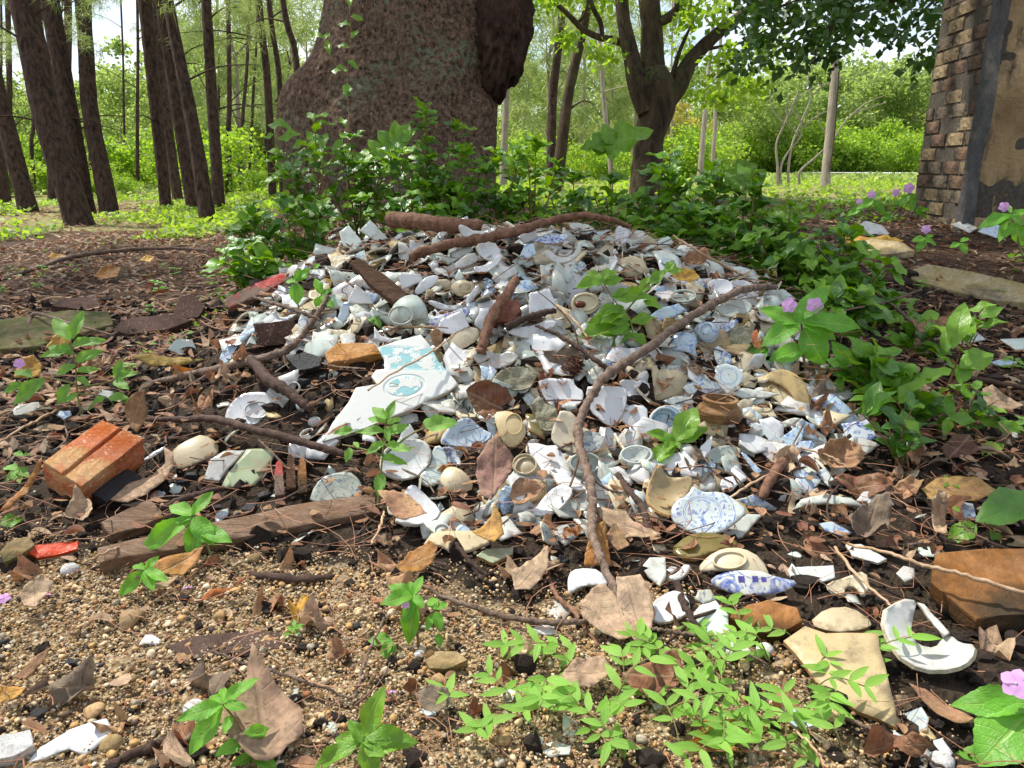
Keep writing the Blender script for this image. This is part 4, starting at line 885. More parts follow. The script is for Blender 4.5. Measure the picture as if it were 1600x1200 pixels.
c = m.mix(m.math('MULTIPLY', m.math('MAXIMUM', bl, pat), .9), (.60, .61, .57), (.20, .46, .48)); c = m.mix(m.math('MULTIPLY', rg_, .5), c, (.45, .58, .55))
c = m.mix(m.math('MULTIPLY', m.rng(m.noise(ob, 26, 6, .7), .58, .68), .55), c, (.22, .22, .17)); m.color(c); m.bump(m.math('ADD', m.math('SUBTRACT', m.math('MULTIPLY', m.math('MAXIMUM', bl, pat), -.5), rg_), m.math('MULTIPLY', m.noise(ob, 60, 4), .3)), .002, .8); slabm = m.m

laid('moulded_slab', 'large white moulded slab with a turquoise oval relief, broken at its left edge', 'slab', [(590, 543), (657, 523), (672, 540), (704, 586), (716, 600), (700, 612), (640, 641), (560, 673), (504, 690), (520, 660), (545, 628), (556, 606), (590, 600), (580, 588), (588, 578), (601, 577), (600, 560)],
     [slabm, biscuit], tilt=.45, lift=.03, thick=.014, axis=(632, 603), step=.012)
SH = [
 ('plate_shard', 'white concave plate shard touching the long branch on its left side', Wb, [(841, 592), (896, 590), (898, 602), (913, 612), (908, 632), (880, 639), (858, 633), (846, 612)], dict(bulge=.012, tilt=.55)),
 ('plate_shard', 'white five sided plate shard just right of the long branch', Wb, [(915, 607), (930, 602), (978, 604), (980, 622), (975, 642), (962, 664), (948, 665), (920, 640)], dict(bulge=.008, tilt=.6, lift=.02)),
 ('porcelain_shard', 'white notched shard with a blue speck right of the five sided one', [white2, biscuit], [(969, 594), (990, 592), (996, 596), (1004, 591), (1016, 602), (1012, 618), (1000, 625), (984, 622), (970, 605)], dict(bulge=.012, tilt=.6)),
 ('porcelain_shard', 'white tapering shard pointing down below the notched one', Wb, [(968, 640), (985, 632), (1011, 634), (1012, 655), (1008, 681), (995, 672), (964, 655)], dict(bulge=-.006, tilt=.5)),
 ('bowl_shard', 'blue washed bowl with thick tan rim behind the small green seedling', Lb, [(1013, 662), (1018, 645), (1034, 634), (1056, 636), (1068, 655), (1062, 676), (1030, 690), (1016, 682)], dict(bulge=.03, tilt=.6, foot=(1040, 662, 24, .008, 24))),
 ('plate_shard', 'large blue painted plate with fish like figures and a dotted border', Fb, [(1048, 797), (1055, 783), (1075, 772), (1083, 757), (1094, 768), (1128, 768), (1146, 780), (1168, 800), (1150, 816), (1125, 832), (1090, 834), (1062, 824), (1051, 812)], dict(bulge=.012, tilt=.6, lift=.03, axis=(1098, 800))),
 ('bowl_shard', 'brown stained stoneware bowl side standing behind the fish plate', Yb, [(1030, 727), (1040, 742), (1058, 744), (1078, 745), (1083, 757), (1072, 772), (1052, 784), (1048, 797), (1051, 814), (1028, 802), (1009, 783), (1014, 755)], dict(bulge=.035, tilt=.5, lift=.02)),
 ('porcelain_shard', 'pale celadon shard poking out under the fish plate', Gb, [(1128, 832), (1150, 814), (1168, 803), (1191, 804), (1175, 820), (1160, 838), (1140, 845)], dict(tilt=.4, lift=.006)),
 ('stoneware_shard', 'thick olive glazed shard with an orange broken edge', Ob, [(1045, 858), (1075, 836), (1105, 832), (1152, 842), (1152, 851), (1120, 862), (1074, 874)], dict(thick=.014, tilt=.3, bulge=-.008)),
 ('plate_shard', 'upturned cream plate half showing its foot ring near the heap front', Tb, [(1090, 884), (1105, 870), (1130, 859), (1160, 858), (1190, 870), (1208, 903), (1175, 893), (1098, 893)], dict(tilt=.5, bulge=-.02, thick=.007, foot=(1140, 880, 26, .006, 13))),
 ('plate_shard', 'curved rim shard with violet bars and a blue band', Bb, [(1107, 906), (1122, 896), (1180, 895), (1215, 905), (1248, 907), (1235, 920), (1205, 929), (1160, 930), (1130, 920)], dict(tilt=.5, bulge=-.012, thick=.007, axis=(1180, 870))),
 ('porcelain_shard', 'pale green oblong shard right of the barred rim', Cb, [(1231, 892), (1237, 880), (1243, 886), (1302, 883), (1305, 903), (1285, 909), (1235, 901)], dict(tilt=.4)),
 ('bowl_shard', 'cream crescent shard cupped round a lump of soil', Tb, [(1292, 912), (1325, 899), (1352, 894), (1358, 920), (1346, 932), (1338, 915), (1322, 912), (1318, 932), (1296, 925)], dict(tilt=.5, bulge=.01)),
 ('bowl_shard', 'white stained half bowl with a gaping hole beside the ochre rock', Wd, [(1374, 966), (1410, 941), (1433, 942), (1427, 960), (1424, 985), (1436, 1001), (1462, 1006), (1475, 990), (1488, 989), (1500, 1002), (1524, 1011), (1518, 1035), (1490, 1048), (1440, 1050), (1398, 1026)], dict(tilt=.5, bulge=.025, lift=.02, thick=.006)),
 ('porcelain_shard', 'narrow white strip bridging the hole of the half bowl', Wd, [(1433, 941), (1444, 944), (1484, 988), (1474, 994), (1456, 972)], dict(tilt=.5, lift=.05)),
 ('tile_shard', 'large tan tile with a long pointed corner at the lower right', Yb, [(1224, 1001), (1258, 978), (1290, 990), (1372, 989), (1383, 1040), (1403, 1136), (1340, 1111), (1275, 1066)], dict(tilt=.35, lift=.012, thick=.008, bulge=-.004)),
 ('stoneware_shard', 'tan stoneware shard lying across the top of the pointed tile', Yb, [(1262, 972), (1290, 951), (1330, 948), (1367, 972), (1348, 985), (1304, 990)], dict(tilt=.35, lift=.03, thick=.009, bulge=-.006)),
 ('porcelain_shard', 'tall pale green shard with rusty stains under the crossed twigs', Cb, [(1075, 967), (1095, 945), (1118, 938), (1138, 960), (1140, 985), (1152, 1010), (1140, 1025), (1110, 1012), (1084, 988)], dict(tilt=.45, thick=.006)),
 ('porcelain_shard', 'small shard with a grey blue brush stroke above the tall pale green one', FGb, [(1085, 935), (1092, 922), (1110, 921), (1119, 937), (1100, 944)], dict(tilt=.5, lift=.02)),
 ('porcelain_shard', 'white shard tucked behind the forked twig at the heap front', Wb, [(1018, 942), (1040, 926), (1058, 922), (1076, 935), (1078, 955), (1058, 968), (1021, 975), (1025, 955)], dict(tilt=.5, bulge=.006)),
 ('porcelain_shard', 'smooth white shard with a rounded corner above the pinkish dead leaves', Wb, [(887, 925), (888, 896), (902, 888), (940, 889), (952, 917), (925, 914), (905, 919), (892, 927)], dict(tilt=.45, bulge=-.006)),
 ('porcelain_shard', 'pale grey shard with tan streaks right of the leaf heap', Gb, [(1003, 886), (1015, 871), (1040, 870), (1041, 900), (1032, 916), (1014, 902)], dict(tilt=.5)),
 ('porcelain_shard', 'small white curled shard beside the streaked grey one', Wb, [(1041, 903), (1060, 892), (1068, 882), (1079, 885), (1072, 897), (1052, 908)], dict(tilt=.5, bulge=.01)),
 ('porcelain_shard', 'tiny white chip left of the curled white shard', Wb, [(1041, 890), (1048, 885), (1058, 886), (1050, 897)], dict(tilt=.5)),
 ('porcelain_shard', 'long white shard shaped like a blade in the lower left corner', Wb, [(42, 1190), (60, 1170), (110, 1140), (166, 1121), (177, 1141), (152, 1166), (133, 1181), (108, 1171), (70, 1185)], dict(tilt=.3, lift=.01, bulge=-.003)),
 ('porcelain_shard', 'small white triangle on the gravel at the left', Wb, [(216, 1008), (228, 992), (235, 990), (252, 1000), (248, 1007), (232, 1006)], dict(tilt=.4, lift=.006)),
 ('porcelain_shard', 'white chip on the sand above the creeping herbs', Wd, [(826, 986), (842, 976), (866, 978), (868, 990), (850, 992)], dict(tilt=.4, lift=.006)),
 ('porcelain_shard', 'white and blue curved shard among the herbs under the tan tile', Lb, [(1222, 1105), (1228, 1098), (1260, 1118), (1282, 1134), (1250, 1138), (1225, 1122)], dict(tilt=.4, lift=.008, bulge=.008)),
 ('plate_shard', 'round white plate half at the left under the burnt sticks', Wb, [(351, 656), (356, 636), (372, 618), (395, 611), (425, 614), (441, 628), (430, 648), (400, 662), (370, 664)], dict(tilt=.5, bulge=.012, foot=(402, 640, 20, .004, 13))),
 ('channel_shard', 'cream moulded channel piece left of the green streaked tile', Tb, [(268, 716), (272, 700), (300, 686), (316, 678), (340, 690), (342, 709), (315, 722), (275, 735)], dict(tilt=.45, thick=.009, bulge=-.012)),
 ('porcelain_shard', 'thin white edge piece sticking out beside the orange brick', Wb, [(219, 722), (240, 706), (257, 697), (258, 702), (236, 716)], dict(tilt=.6)),
 ('tile_shard', 'green streaked tile shard at the front left of the heap', [moss_glaze, biscuit], [(345, 762), (356, 740), (385, 702), (424, 700), (428, 712), (412, 742), (398, 758)], dict(tilt=.45, thick=.007)),
 ('shell_shard', 'white layered shards fanned out behind the green streaked tile', Wd, [(318, 748), (328, 718), (350, 705), (383, 703), (358, 730), (342, 752)], dict(tilt=.5)),
 ('plate_shard', 'celadon plate edge with a blue scrolled oval behind the long timber', FGb, [(482, 786), (492, 757), (512, 742), (545, 737), (560, 748), (571, 771), (530, 781)], dict(tilt=.55, bulge=.006, axis=(528, 782))),
 ('saucer', 'round white saucer near the centre of the heap front', Wb, [(594, 732), (598, 706), (620, 688), (650, 685), (667, 693), (674, 709), (668, 728), (650, 744), (622, 749), (602, 742)], dict(tilt=.65, bulge=.02, lift=.025, jagg=False)),
 ('porcelain_shard', 'white jagged piece rising behind the round white saucer', Wb, [(616, 700), (630, 672), (640, 662), (655, 682), (640, 694)], dict(tilt=.7, lift=.06)),
 ('plate_shard', 'plate with dark blue bird motif half under the round white saucer', Rb, [(652, 748), (664, 734), (675, 722), (676, 700), (690, 696), (701, 722), (696, 745), (682, 757), (664, 760)], dict(tilt=.55, bulge=.006)),
 ('porcelain_shard', 'bright blue striped curved sliver right of the bird motif plate', [bold, biscuit], [(686, 702), (700, 697), (714, 706), (722, 728), (706, 726), (690, 716)], dict(tilt=.6, bulge=.01, lift=.02)),
 ('bowl_shard', 'pale blue bowl fragment with a small painted flower', Lb, [(689, 694), (695, 675), (718, 654), (734, 652), (752, 668), (772, 680), (750, 695), (722, 698), (700, 696)], dict(tilt=.6, bulge=.02, lift=.035, axis=(733, 680))),
 ('plate_shard', 'blue ringed plate under the pale blue bowl fragment', Rb, [(712, 694), (745, 695), (765, 682), (758, 655), (766, 645), (776, 665), (775, 684), (758, 700), (730, 705)], dict(tilt=.55, bulge=.01, lift=.018)),
 ('dish_shard', 'yellow dish base with raised foot ring right of the blue pieces', Yb and [ceramic('yellow_glaze', (.62, .46, .20), dirt=.3, rough=.4), biscuit], [(770, 643), (796, 641), (810, 651), (824, 672), (815, 692), (797, 701), (784, 690), (775, 665)], dict(tilt=.6, bulge=-.012, lift=.03, thick=.007, foot=(803, 664, 13, .005, 16))),
 ('cup_shard', 'cream cup side left of the large veined dead leaf', Tb, [(686, 747), (698, 728), (715, 730), (740, 752), (736, 766), (704, 771), (690, 760)], dict(tilt=.5, bulge=-.02, lift=.02)),
 ('porcelain_shard', 'white curved rectangular shard with a brown leaf over its left part', Wb, [(630, 772), (640, 759), (652, 760), (690, 797), (680, 815), (640, 822), (612, 812), (640, 806)], dict(tilt=.5, bulge=.012, lift=.02)),
 ('porcelain_shard', 'white flat triangle between cup side and cream strip', Wb, [(683, 814), (702, 811), (731, 822), (712, 830), (688, 830)], dict(tilt=.45, lift=.014)),
 ('porcelain_shard', 'long cream flat shard with a notched end behind the gravel', Tb, [(662, 850), (674, 834), (700, 829), (758, 831), (765, 848), (740, 858), (707, 865), (690, 852)], dict(tilt=.4, thick=.006)),
 ('tile_shard', 'dull green tile chip with an orange edge near the yellow leaf', [moss_glaze, clay_edge], [(744, 868), (760, 858), (802, 855), (801, 866), (770, 880)], dict(tilt=.35, thick=.008)),
 ('plate_shard', 'tan tongue shaped plate shard left of the long branch', Tb, [(862, 672), (872, 650), (876, 641), (896, 644), (906, 664), (924, 672), (943, 690), (936, 704), (912, 711), (882, 704), (862, 690)], dict(tilt=.6, bulge=.01, lift=.018)),
 ('plate_shard', 'oval grey medallion of painted flowers right of the long branch', FGb, [(902, 684), (916, 673), (934, 676), (944, 689), (938, 703), (917, 708), (903, 702)], dict(tilt=.6, lift=.035, thick=.006)),
 ('cup_shard', 'pale celadon cup with round mouth crossed by the long branch', Cb, [(885, 726), (893, 712), (915, 708), (935, 714), (941, 729), (928, 742), (904, 743)], dict(tilt=.65, bulge=.015, lift=.025, foot=(914, 725, 23, .012, 15))),
 ('porcelain_shard', 'long thin white rim below the celadon cup', Wb, [(845, 735), (858, 742), (882, 752), (915, 756), (928, 752), (922, 760), (890, 760), (862, 750)], dict(tilt=.6)),
 ('porcelain_shard', 'mint coloured shard right of the celadon cup', Cb, [(926, 746), (940, 721), (955, 734), (961, 741), (942, 756), (928, 758)], dict(tilt=.55, lift=.014)),
 ('cup_shard', 'oval white cup mouth with tan rim left of the small green seedling', Cb, [(967, 716), (975, 703), (995, 697), (1014, 702), (1021, 714), (1006, 724), (976, 728)], dict(tilt=.6, bulge=.02, lift=.02, foot=(994, 712, 24, .005, 13))),
 ('bowl_shard', 'white bowl wedge holding a clump of wet soil', Wb, [(800, 785), (815, 795), (835, 792), (850, 770), (866, 760), (880, 759), (897, 772), (880, 790), (852, 803), (822, 802)], dict(tilt=.5, bulge=.03, lift=.02)),
 ('cup_shard', 'upturned cup base with ringed foot left of the celadon cup', Tb, [(800, 735), (806, 718), (822, 712), (838, 722), (848, 735), (838, 750), (815, 748)], dict(tilt=.6, bulge=-.02, lift=.02, foot=(820, 729, 18, .012, 15))),
 ('bowl_shard', 'grey bowl edge below the soil filled white wedge', Gb, [(868, 795), (880, 782), (905, 776), (935, 786), (948, 797), (925, 792), (895, 797)], dict(tilt=.5, bulge=.02)),
 ('plate_shard', 'blue plate edge peeping from under a brown leaf', Lb, [(778, 790), (779, 768), (790, 758), (802, 762), (800, 778), (796, 800), (786, 805)], dict(tilt=.6, lift=.01)),
 ('porcelain_shard', 'pale green kite shaped shard with two blue arcs', [rings, biscuit], [(1117, 590), (1120, 572), (1136, 568), (1150, 572), (1163, 585), (1160, 596), (1136, 616), (1124, 602)], dict(tilt=.6, lift=.03)),
 ('vessel_shard', 'pale blue vessel wall with wavy cobalt lines beside the upturned cup', Lb, [(1045, 547), (1048, 527), (1060, 517), (1080, 520), (1092, 530), (1085, 545), (1092, 560), (1075, 552), (1056, 549)], dict(tilt=.6, bulge=-.02, lift=.03)),
 ('cup', 'small pale blue cup lying upside down with its foot ring up', Lb, [(1083, 517), (1088, 506), (1102, 502), (1116, 505), (1124, 517), (1121, 530), (1108, 538), (1092, 531)], dict(tilt=.7, bulge=-.022, lift=.045, jagg=False, foot=(1103, 516, 9, .005, 8), thick=.004)),
 ('plate_shard', 'blue edged rim shard right of the upturned cup', Kb, [(1125, 522), (1127, 508), (1150, 498), (1154, 502), (1144, 516)], dict(tilt=.6, lift=.02)),
 ('saucer_shard', 'pale violet white saucer with a tiny blue mark, upper right of the heap', Wb, [(1104, 448), (1110, 438), (1126, 434), (1140, 438), (1146, 448), (1142, 458), (1118, 460)], dict(tilt=.6, bulge=.012, lift=.03)),
 ('saucer_shard', 'second pale saucer piece overlapping the violet white one', Wb, [(1140, 440), (1156, 436), (1172, 441), (1174, 450), (1158, 457), (1144, 457)], dict(tilt=.6, bulge=.01, lift=.03)),
 ('bowl_shard', 'cream bowl quarter with dark soil inside at the right of the heap', Cb, [(1112, 484), (1128, 476), (1150, 465), (1170, 472), (1175, 484), (1160, 491), (1135, 494)], dict(tilt=.55, bulge=.03, lift=.03)),
 ('porcelain_shard', 'white shard with an orange flake left of the ribbed jar neck', Wb, [(1045, 608), (1052, 619), (1082, 620), (1099, 617), (1090, 604), (1076, 598), (1068, 606), (1056, 602)], dict(tilt=.6, bulge=.01)),
 ('porcelain_shard', 'grey shard under the white one with the orange flake', Gb, [(1035, 626), (1052, 620), (1095, 620), (1084, 630), (1060, 636)], dict(tilt=.5)),
 ('stoneware_shard', 'curved brownish yellow jar shoulder at the right of the heap', Yb, [(1188, 590), (1208, 578), (1228, 577), (1248, 588), (1262, 605), (1268, 640), (1250, 642), (1236, 615), (1212, 598)], dict(tilt=.5, thick=.01, bulge=-.012, lift=.02)),
 ('porcelain_shard', 'grey speckled curved shard below the jar shoulder', Gb, [(1172, 655), (1182, 648), (1210, 664), (1238, 652), (1253, 656), (1226, 669), (1196, 666)], dict(tilt=.6, bulge=.01, lift=.02)),
 ('plate_shard', 'small plate base with a thin blue oval line', Rb, [(1170, 664), (1182, 660), (1205, 672), (1226, 690), (1214, 693), (1190, 688)], dict(tilt=.6)),
 ('porcelain_shard', 'white shard with a blue smear right of the thin blue oval', Lb, [(1214, 690), (1230, 677), (1247, 665), (1259, 668), (1248, 706), (1234, 702)], dict(tilt=.55, lift=.014)),
 ('plate_shard', 'shard with bold cobalt leaves half under the dark green leaves', Kb, [(1314, 662), (1330, 660), (1355, 655), (1362, 665), (1370, 683), (1346, 696), (1326, 690)], dict(tilt=.6, lift=.02)),
 ('porcelain_shard', 'white angular shard right of the small green seedling', Wb, [(1085, 722), (1095, 697), (1113, 680), (1111, 700), (1103, 715)], dict(tilt=.6, lift=.02)),
 ('cup_shard', 'white cup fragment with a brown hollow below the seedling', Wd, [(1060, 697), (1075, 690), (1088, 706), (1085, 720), (1068, 722)], dict(tilt=.6, bulge=-.015, lift=.02)),
 ('bowl_shard', 'celadon bowl rim with dirt inside right of the angular shards', Cb, [(1103, 721), (1110, 700), (1140, 694), (1158, 706), (1145, 716), (1120, 724)], dict(tilt=.5, bulge=.02)),
 ('porcelain_shard', 'slim blue white shard leaning against the brown pipe like stick', Lb, [(1157, 706), (1166, 710), (1190, 735), (1196, 750), (1182, 743), (1166, 720)], dict(tilt=.6)),
 ('porcelain_shard', 'broken white corner above the brown pipe like stick', Wb, [(1186, 692), (1205, 690), (1223, 715), (1212, 727), (1192, 708)], dict(tilt=.5, lift=.02)),
 ('porcelain_shard', 'lone white chip on the dark soil above the fish plate', Wb, [(1125, 756), (1129, 747), (1145, 744), (1153, 757), (1141, 768), (1127, 766)], dict(tilt=.45)),
 ('plate_shard', 'grey plate rim around a dark hollow at the right front', Gb, [(1238, 797), (1252, 780), (1290, 772), (1330, 778), (1352, 792), (1320, 788), (1290, 786), (1258, 789)], dict(tilt=.55)),
 ('porcelain_shard', 'white torn edged shard behind the grey curled leaf', Wb, [(1337, 783), (1350, 768), (1386, 770), (1397, 789), (1370, 791)], dict(tilt=.5)),
 ('bowl_shard', 'dark shadowed rim with a blue ring near the brown leaf ball', Rb, [(1274, 737), (1290, 731), (1302, 748), (1318, 765), (1294, 760)], dict(tilt=.5)),
 ('porcelain_shard', 'long white shard half buried in soil right of the barred rim', Wd, [(1321, 851), (1345, 850), (1386, 873), (1372, 880), (1332, 869)], dict(tilt=.4)),
 ('porcelain_shard', 'white blob like shard among soil clods near the ochre rock', Wd, [(1400, 896), (1412, 884), (1428, 888), (1430, 902), (1414, 910)], dict(tilt=.5)),
 ('porcelain_shard', 'blue tipped white shard in the soil below the dark hollow', Lb, [(1280, 818), (1300, 815), (1332, 832), (1318, 838), (1290, 829)], dict(tilt=.45)),
 ('plate_shard', 'blue patterned shard on the litter at the right', Fb, [(1465, 528), (1490, 518), (1528, 520), (1540, 530), (1503, 538)], dict(tilt=.4)),
 ('porcelain_shard', 'pale green shard at the right edge of the litter', Cb, [(1562, 530), (1600, 528), (1625, 538), (1590, 549)], dict(tilt=.4)),
 ('porcelain_shard', 'blue speckled shard under the large green leaf at the right edge', Lb, [(1480, 792), (1500, 784), (1520, 787), (1526, 808), (1492, 812)], dict(tilt=.5)),
 ('porcelain_shard', 'small blue white shard at the far right of the litter', Lb, [(1545, 566), (1570, 560), (1590, 566), (1570, 573)], dict(tilt=.4)),
 ('tile_shard', 'pale square tile leaning at the top left of the heap', Cb, [(562, 360), (578, 343), (606, 372), (590, 378)], dict(tilt=.6, lift=.03)),
 ('porcelain_shard', 'pale shard half behind leaves at the top left corner of the heap', Cb, [(530, 362), (545, 352), (566, 378), (556, 390), (536, 384)], dict(tilt=.6, lift=.03)),
 ('porcelain_shard', 'white pointed shard below the thick plank end', Wb, [(542, 473), (555, 445), (573, 457), (584, 475)], dict(tilt=.65, lift=.03)),
 ('porcelain_shard', 'white square shard behind the split bark at the upper left', Wb, [(622, 428), (657, 428), (661, 438), (640, 448), (628, 452)], dict(tilt=.6, lift=.035)),
 ('porcelain_shard', 'white curved shard beside the square one', Wb, [(646, 456), (660, 436), (683, 427), (686, 438), (668, 454), (652, 461)], dict(tilt=.65, lift=.04, bulge=-.012)),
 ('bowl_shard', 'domed celadon bowl with a round opening right of the plank end', Cb, [(606, 500), (612, 480), (628, 464), (648, 456), (662, 470), (670, 490), (664, 500), (645, 500), (632, 508), (616, 508)], dict(tilt=.6, bulge=-.04, lift=.05, foot=(628, 498, 18, .01, 14))),
 ('curved_shard', 'white curving bowl rim right of the domed bowl', Wb, [(667, 473), (676, 469), (702, 477), (722, 473), (746, 444), (749, 455), (736, 471), (715, 484), (690, 484)], dict(tilt=.65, bulge=.02, lift=.03)),
 ('plate_shard', 'white shard with a vivid cobalt sweep near the middle left', Kb, [(667, 503), (680, 495), (712, 485), (728, 480), (735, 488), (722, 500), (700, 506), (685, 514)], dict(tilt=.6, lift=.03)),
 ('plate_shard', 'plain white squarish shard over the vivid cobalt one', Wb, [(681, 518), (688, 500), (722, 484), (734, 510), (706, 522)], dict(tilt=.65, lift=.045)),
 ('dish_shard', 'brownish burnt dish base under the white squarish shard', Tb, [(698, 537), (706, 520), (730, 510), (750, 513), (748, 531), (724, 546), (706, 546)], dict(tilt=.55, lift=.02, bulge=-.01)),
 ('porcelain_shard', 'white concave sided triangle above the tan brick', Wb, [(584, 530), (585, 511), (596, 525), (618, 530), (610, 536)], dict(tilt=.65, lift=.03)),
 ('porcelain_shard', 'large plain white rectangular shard in the upper middle of the heap', Wb, [(826, 459), (858, 451), (868, 472), (867, 482), (845, 488), (826, 494)], dict(tilt=.7, lift=.04)),
 ('porcelain_shard', 'white boat shaped shard under the brown cube shaped brick', Wb, [(783, 514), (802, 512), (832, 508), (858, 499), (874, 505), (858, 516), (830, 529), (805, 525)], dict(tilt=.6, bulge=.01, lift=.04)),
 ('dish_shard', 'cream dish base with a brown seed resting inside', Tb, [(891, 478), (895, 463), (910, 456), (928, 458), (937, 470), (934, 484), (918, 492), (900, 490)], dict(tilt=.65, lift=.03, jagg=False, foot=(914, 473, 19, .006, 13))),
 ('plate_shard', 'oval blue painted plate piece at the crest of the heap', Kb, [(830, 375), (846, 369), (868, 365), (886, 366), (887, 371), (876, 379), (855, 381)], dict(tilt=.5, lift=.05)),
 ('curved_shard', 'white half bowl rim curving up near the crest', Wd, [(852, 394), (858, 390), (868, 398), (884, 401), (898, 394), (905, 377), (909, 386), (902, 402), (880, 411), (858, 407)], dict(tilt=.65, lift=.04, bulge=.02)),
 ('porcelain_shard', 'pale blue pointed arch shard below the half bowl rim', Cb, [(868, 422), (870, 404), (880, 418), (896, 432), (888, 441), (875, 438)], dict(tilt=.7, lift=.05)),
 ('porcelain_shard', 'grey hooded shard standing left of the cream dish base', Gb, [(862, 456), (862, 425), (868, 414), (882, 436), (892, 470), (878, 462)], dict(tilt=.65, lift=.02, bulge=-.03)),
 ('porcelain_shard', 'white shard with a blue stem left of the crest plate', Lb, [(812, 400), (820, 382), (834, 380), (838, 396), (826, 404)], dict(tilt=.65, lift=.04)),
 ('porcelain_shard', 'white wedge behind the thick branch near the crest', Wb, [(808, 370), (833, 358), (844, 372), (820, 380)], dict(tilt=.6, lift=.04)),
 ('bowl_shard', 'broad white bowl side below the thick branch', Wb, [(742, 384), (770, 376), (784, 394), (772, 407), (752, 402)], dict(tilt=.65, lift=.04, bulge=.02)),
 ('porcelain_shard', 'celadon strip left of the broad white bowl side', Cb, [(690, 402), (734, 384), (740, 391), (700, 413)], dict(tilt=.6, lift=.03)),
 ('porcelain_shard', 'grey white curved shard under the celadon strip', Wd, [(702, 417), (740, 390), (750, 406), (728, 419)], dict(tilt=.6, lift=.03, bulge=-.015)),
 ('curved_shard', 'white rim arc right below the broad white bowl side', Wb, [(738, 418), (762, 412), (782, 396), (786, 404), (764, 424), (745, 427)], dict(tilt=.65, lift=.04, bulge=.01)),
 ('cup_shard', 'tan foot ring fragment in the upper middle left', Tb, [(701, 446), (716, 437), (735, 441), (745, 448), (736, 460), (715, 465)], dict(tilt=.6, lift=.04, bulge=-.02, foot=(727, 452, 10, .008, 7))),
 ('curved_shard', 'white bowl rim above the thick branch on the heap crest', Wd, [(716, 354), (722, 350), (745, 361), (778, 356), (768, 371), (736, 373), (722, 368)], dict(tilt=.6, lift=.05, bulge=.02)),
 ('curved_shard', 'arched white rim beside the log at the heap crest', Wd, [(685, 368), (692, 356), (712, 349), (724, 352), (706, 358), (694, 370)], dict(tilt=.6, lift=.05, bulge=-.02)),
 ('porcelain_shard', 'blue lined white shard in the right middle under the branch', Lb, [(1011, 495), (1036, 480), (1060, 474), (1074, 485), (1050, 496), (1020, 506)], dict(tilt=.55, lift=.02)),
 ('cup_shard', 'grey green cup mouth in the right middle of the heap', Cb, [(1045, 466), (1058, 458), (1080, 458), (1089, 466), (1076, 474), (1052, 472)], dict(tilt=.6, lift=.03, foot=(1067, 465, 19, .008, 9), bulge=.02)),
 ('porcelain_shard', 'mint oval shard beneath the right hand branch', Cb, [(1089, 492), (1108, 481), (1112, 488), (1100, 499)], dict(tilt=.6, lift=.03)),
 ('porcelain_shard', 'white drop shaped shard below the branch fork', Wb, [(1006, 538), (1020, 537), (1034, 549), (1038, 560), (1025, 564), (1012, 551)], dict(tilt=.65, lift=.03)),
 ('porcelain_shard', 'flat terracotta sherd beside the flowering plant', [terracotta, terracotta], [(1168, 528), (1182, 514), (1192, 528), (1190, 550), (1178, 542)], dict(tilt=.6, lift=.03)),
 ('porcelain_shard', 'white pale shard leaning in front of the dark hollow at right centre', Wd, [(1118, 627), (1140, 655), (1150, 666), (1126, 668), (1112, 655)], dict(tilt=.5)),
 ('porcelain_shard', 'blue flowered shard below the upturned cup', Fb, [(1115, 545), (1122, 540), (1142, 554), (1144, 566), (1126, 575), (1118, 562)], dict(tilt=.6, lift=.02)),
 ('curved_shard', 'white wavy rim left of the pine cone', Wd, [(738, 552), (755, 545), (780, 552), (798, 548), (812, 560), (790, 572), (762, 576), (745, 566)], dict(tilt=.55, lift=.025, bulge=.02)),
 ('porcelain_shard', 'pale celadon wedge right of the pine cone', Gb, [(905, 575), (925, 556), (945, 552), (950, 572), (925, 588)], dict(tilt=.5, lift=.01)),
 ('porcelain_shard', 'ivory shard standing upright in the right middle', Tb, [(1018, 572), (1026, 570), (1034, 590), (1034, 615), (1024, 618), (1020, 598)], dict(tilt=.65, lift=.01)),
 ('vessel_shard', 'shard with dark grey scrolls right of the ivory one', FGb, [(1036, 568), (1062, 572), (1064, 590), (1046, 598), (1036, 590)], dict(tilt=.6, lift=.02)),
 ('porcelain_shard', 'flat grey shard with white ball shaped stone on it', Gb, [(1142, 616), (1160, 606), (1200, 612), (1218, 616), (1200, 621), (1160, 622)], dict(tilt=.4, lift=.02)),
 ('porcelain_shard', 'pale blue shard on the burnt left skirt of the heap', Lb, [(343, 560), (352, 540), (380, 536), (392, 545), (374, 556), (350, 568)], dict(tilt=.5, lift=.01)),
 ('porcelain_shard', 'green white shard left of the dark block', Cb, [(383, 540), (395, 520), (402, 540), (392, 548)], dict(tilt=.5, lift=.02)),
 ('porcelain_shard', 'shard with two blue stripes under the red painted board', Bb, [(465, 508), (472, 484), (484, 486), (478, 512), (468, 535)], dict(tilt=.6, lift=.02)),
 ('porcelain_shard', 'orange spotted blue white shard left of the pointed white one', Lb, [(525, 503), (535, 474), (546, 470), (546, 492), (536, 505)], dict(tilt=.65, lift=.02)),
 ('porcelain_shard', 'cream wedge shard above the tan brick', Tb, [(505, 520), (512, 514), (540, 516), (548, 522), (520, 532), (508, 530)], dict(tilt=.5, lift=.02)),
 ('porcelain_shard', 'crumpled looking white shard on the litter far left', Wd, [(20, 640), (30, 632), (60, 628), (64, 636), (40, 650), (22, 650)], dict(tilt=.4)),
 ('porcelain_shard', 'white chip on the litter above the orange brick', Wd, [(152, 618), (160, 608), (178, 612), (176, 622), (160, 628)], dict(tilt=.4)),
 ('porcelain_shard', 'blue white chip left of the orange brick top', Lb, [(88, 648), (94, 642), (110, 642), (112, 648), (100, 655)], dict(tilt=.4)),
 ('porcelain_shard', 'greenish white shards at the far left skirt', Cb, [(262, 545), (275, 530), (300, 530), (306, 545), (285, 555)], dict(tilt=.5, lift=.01)),
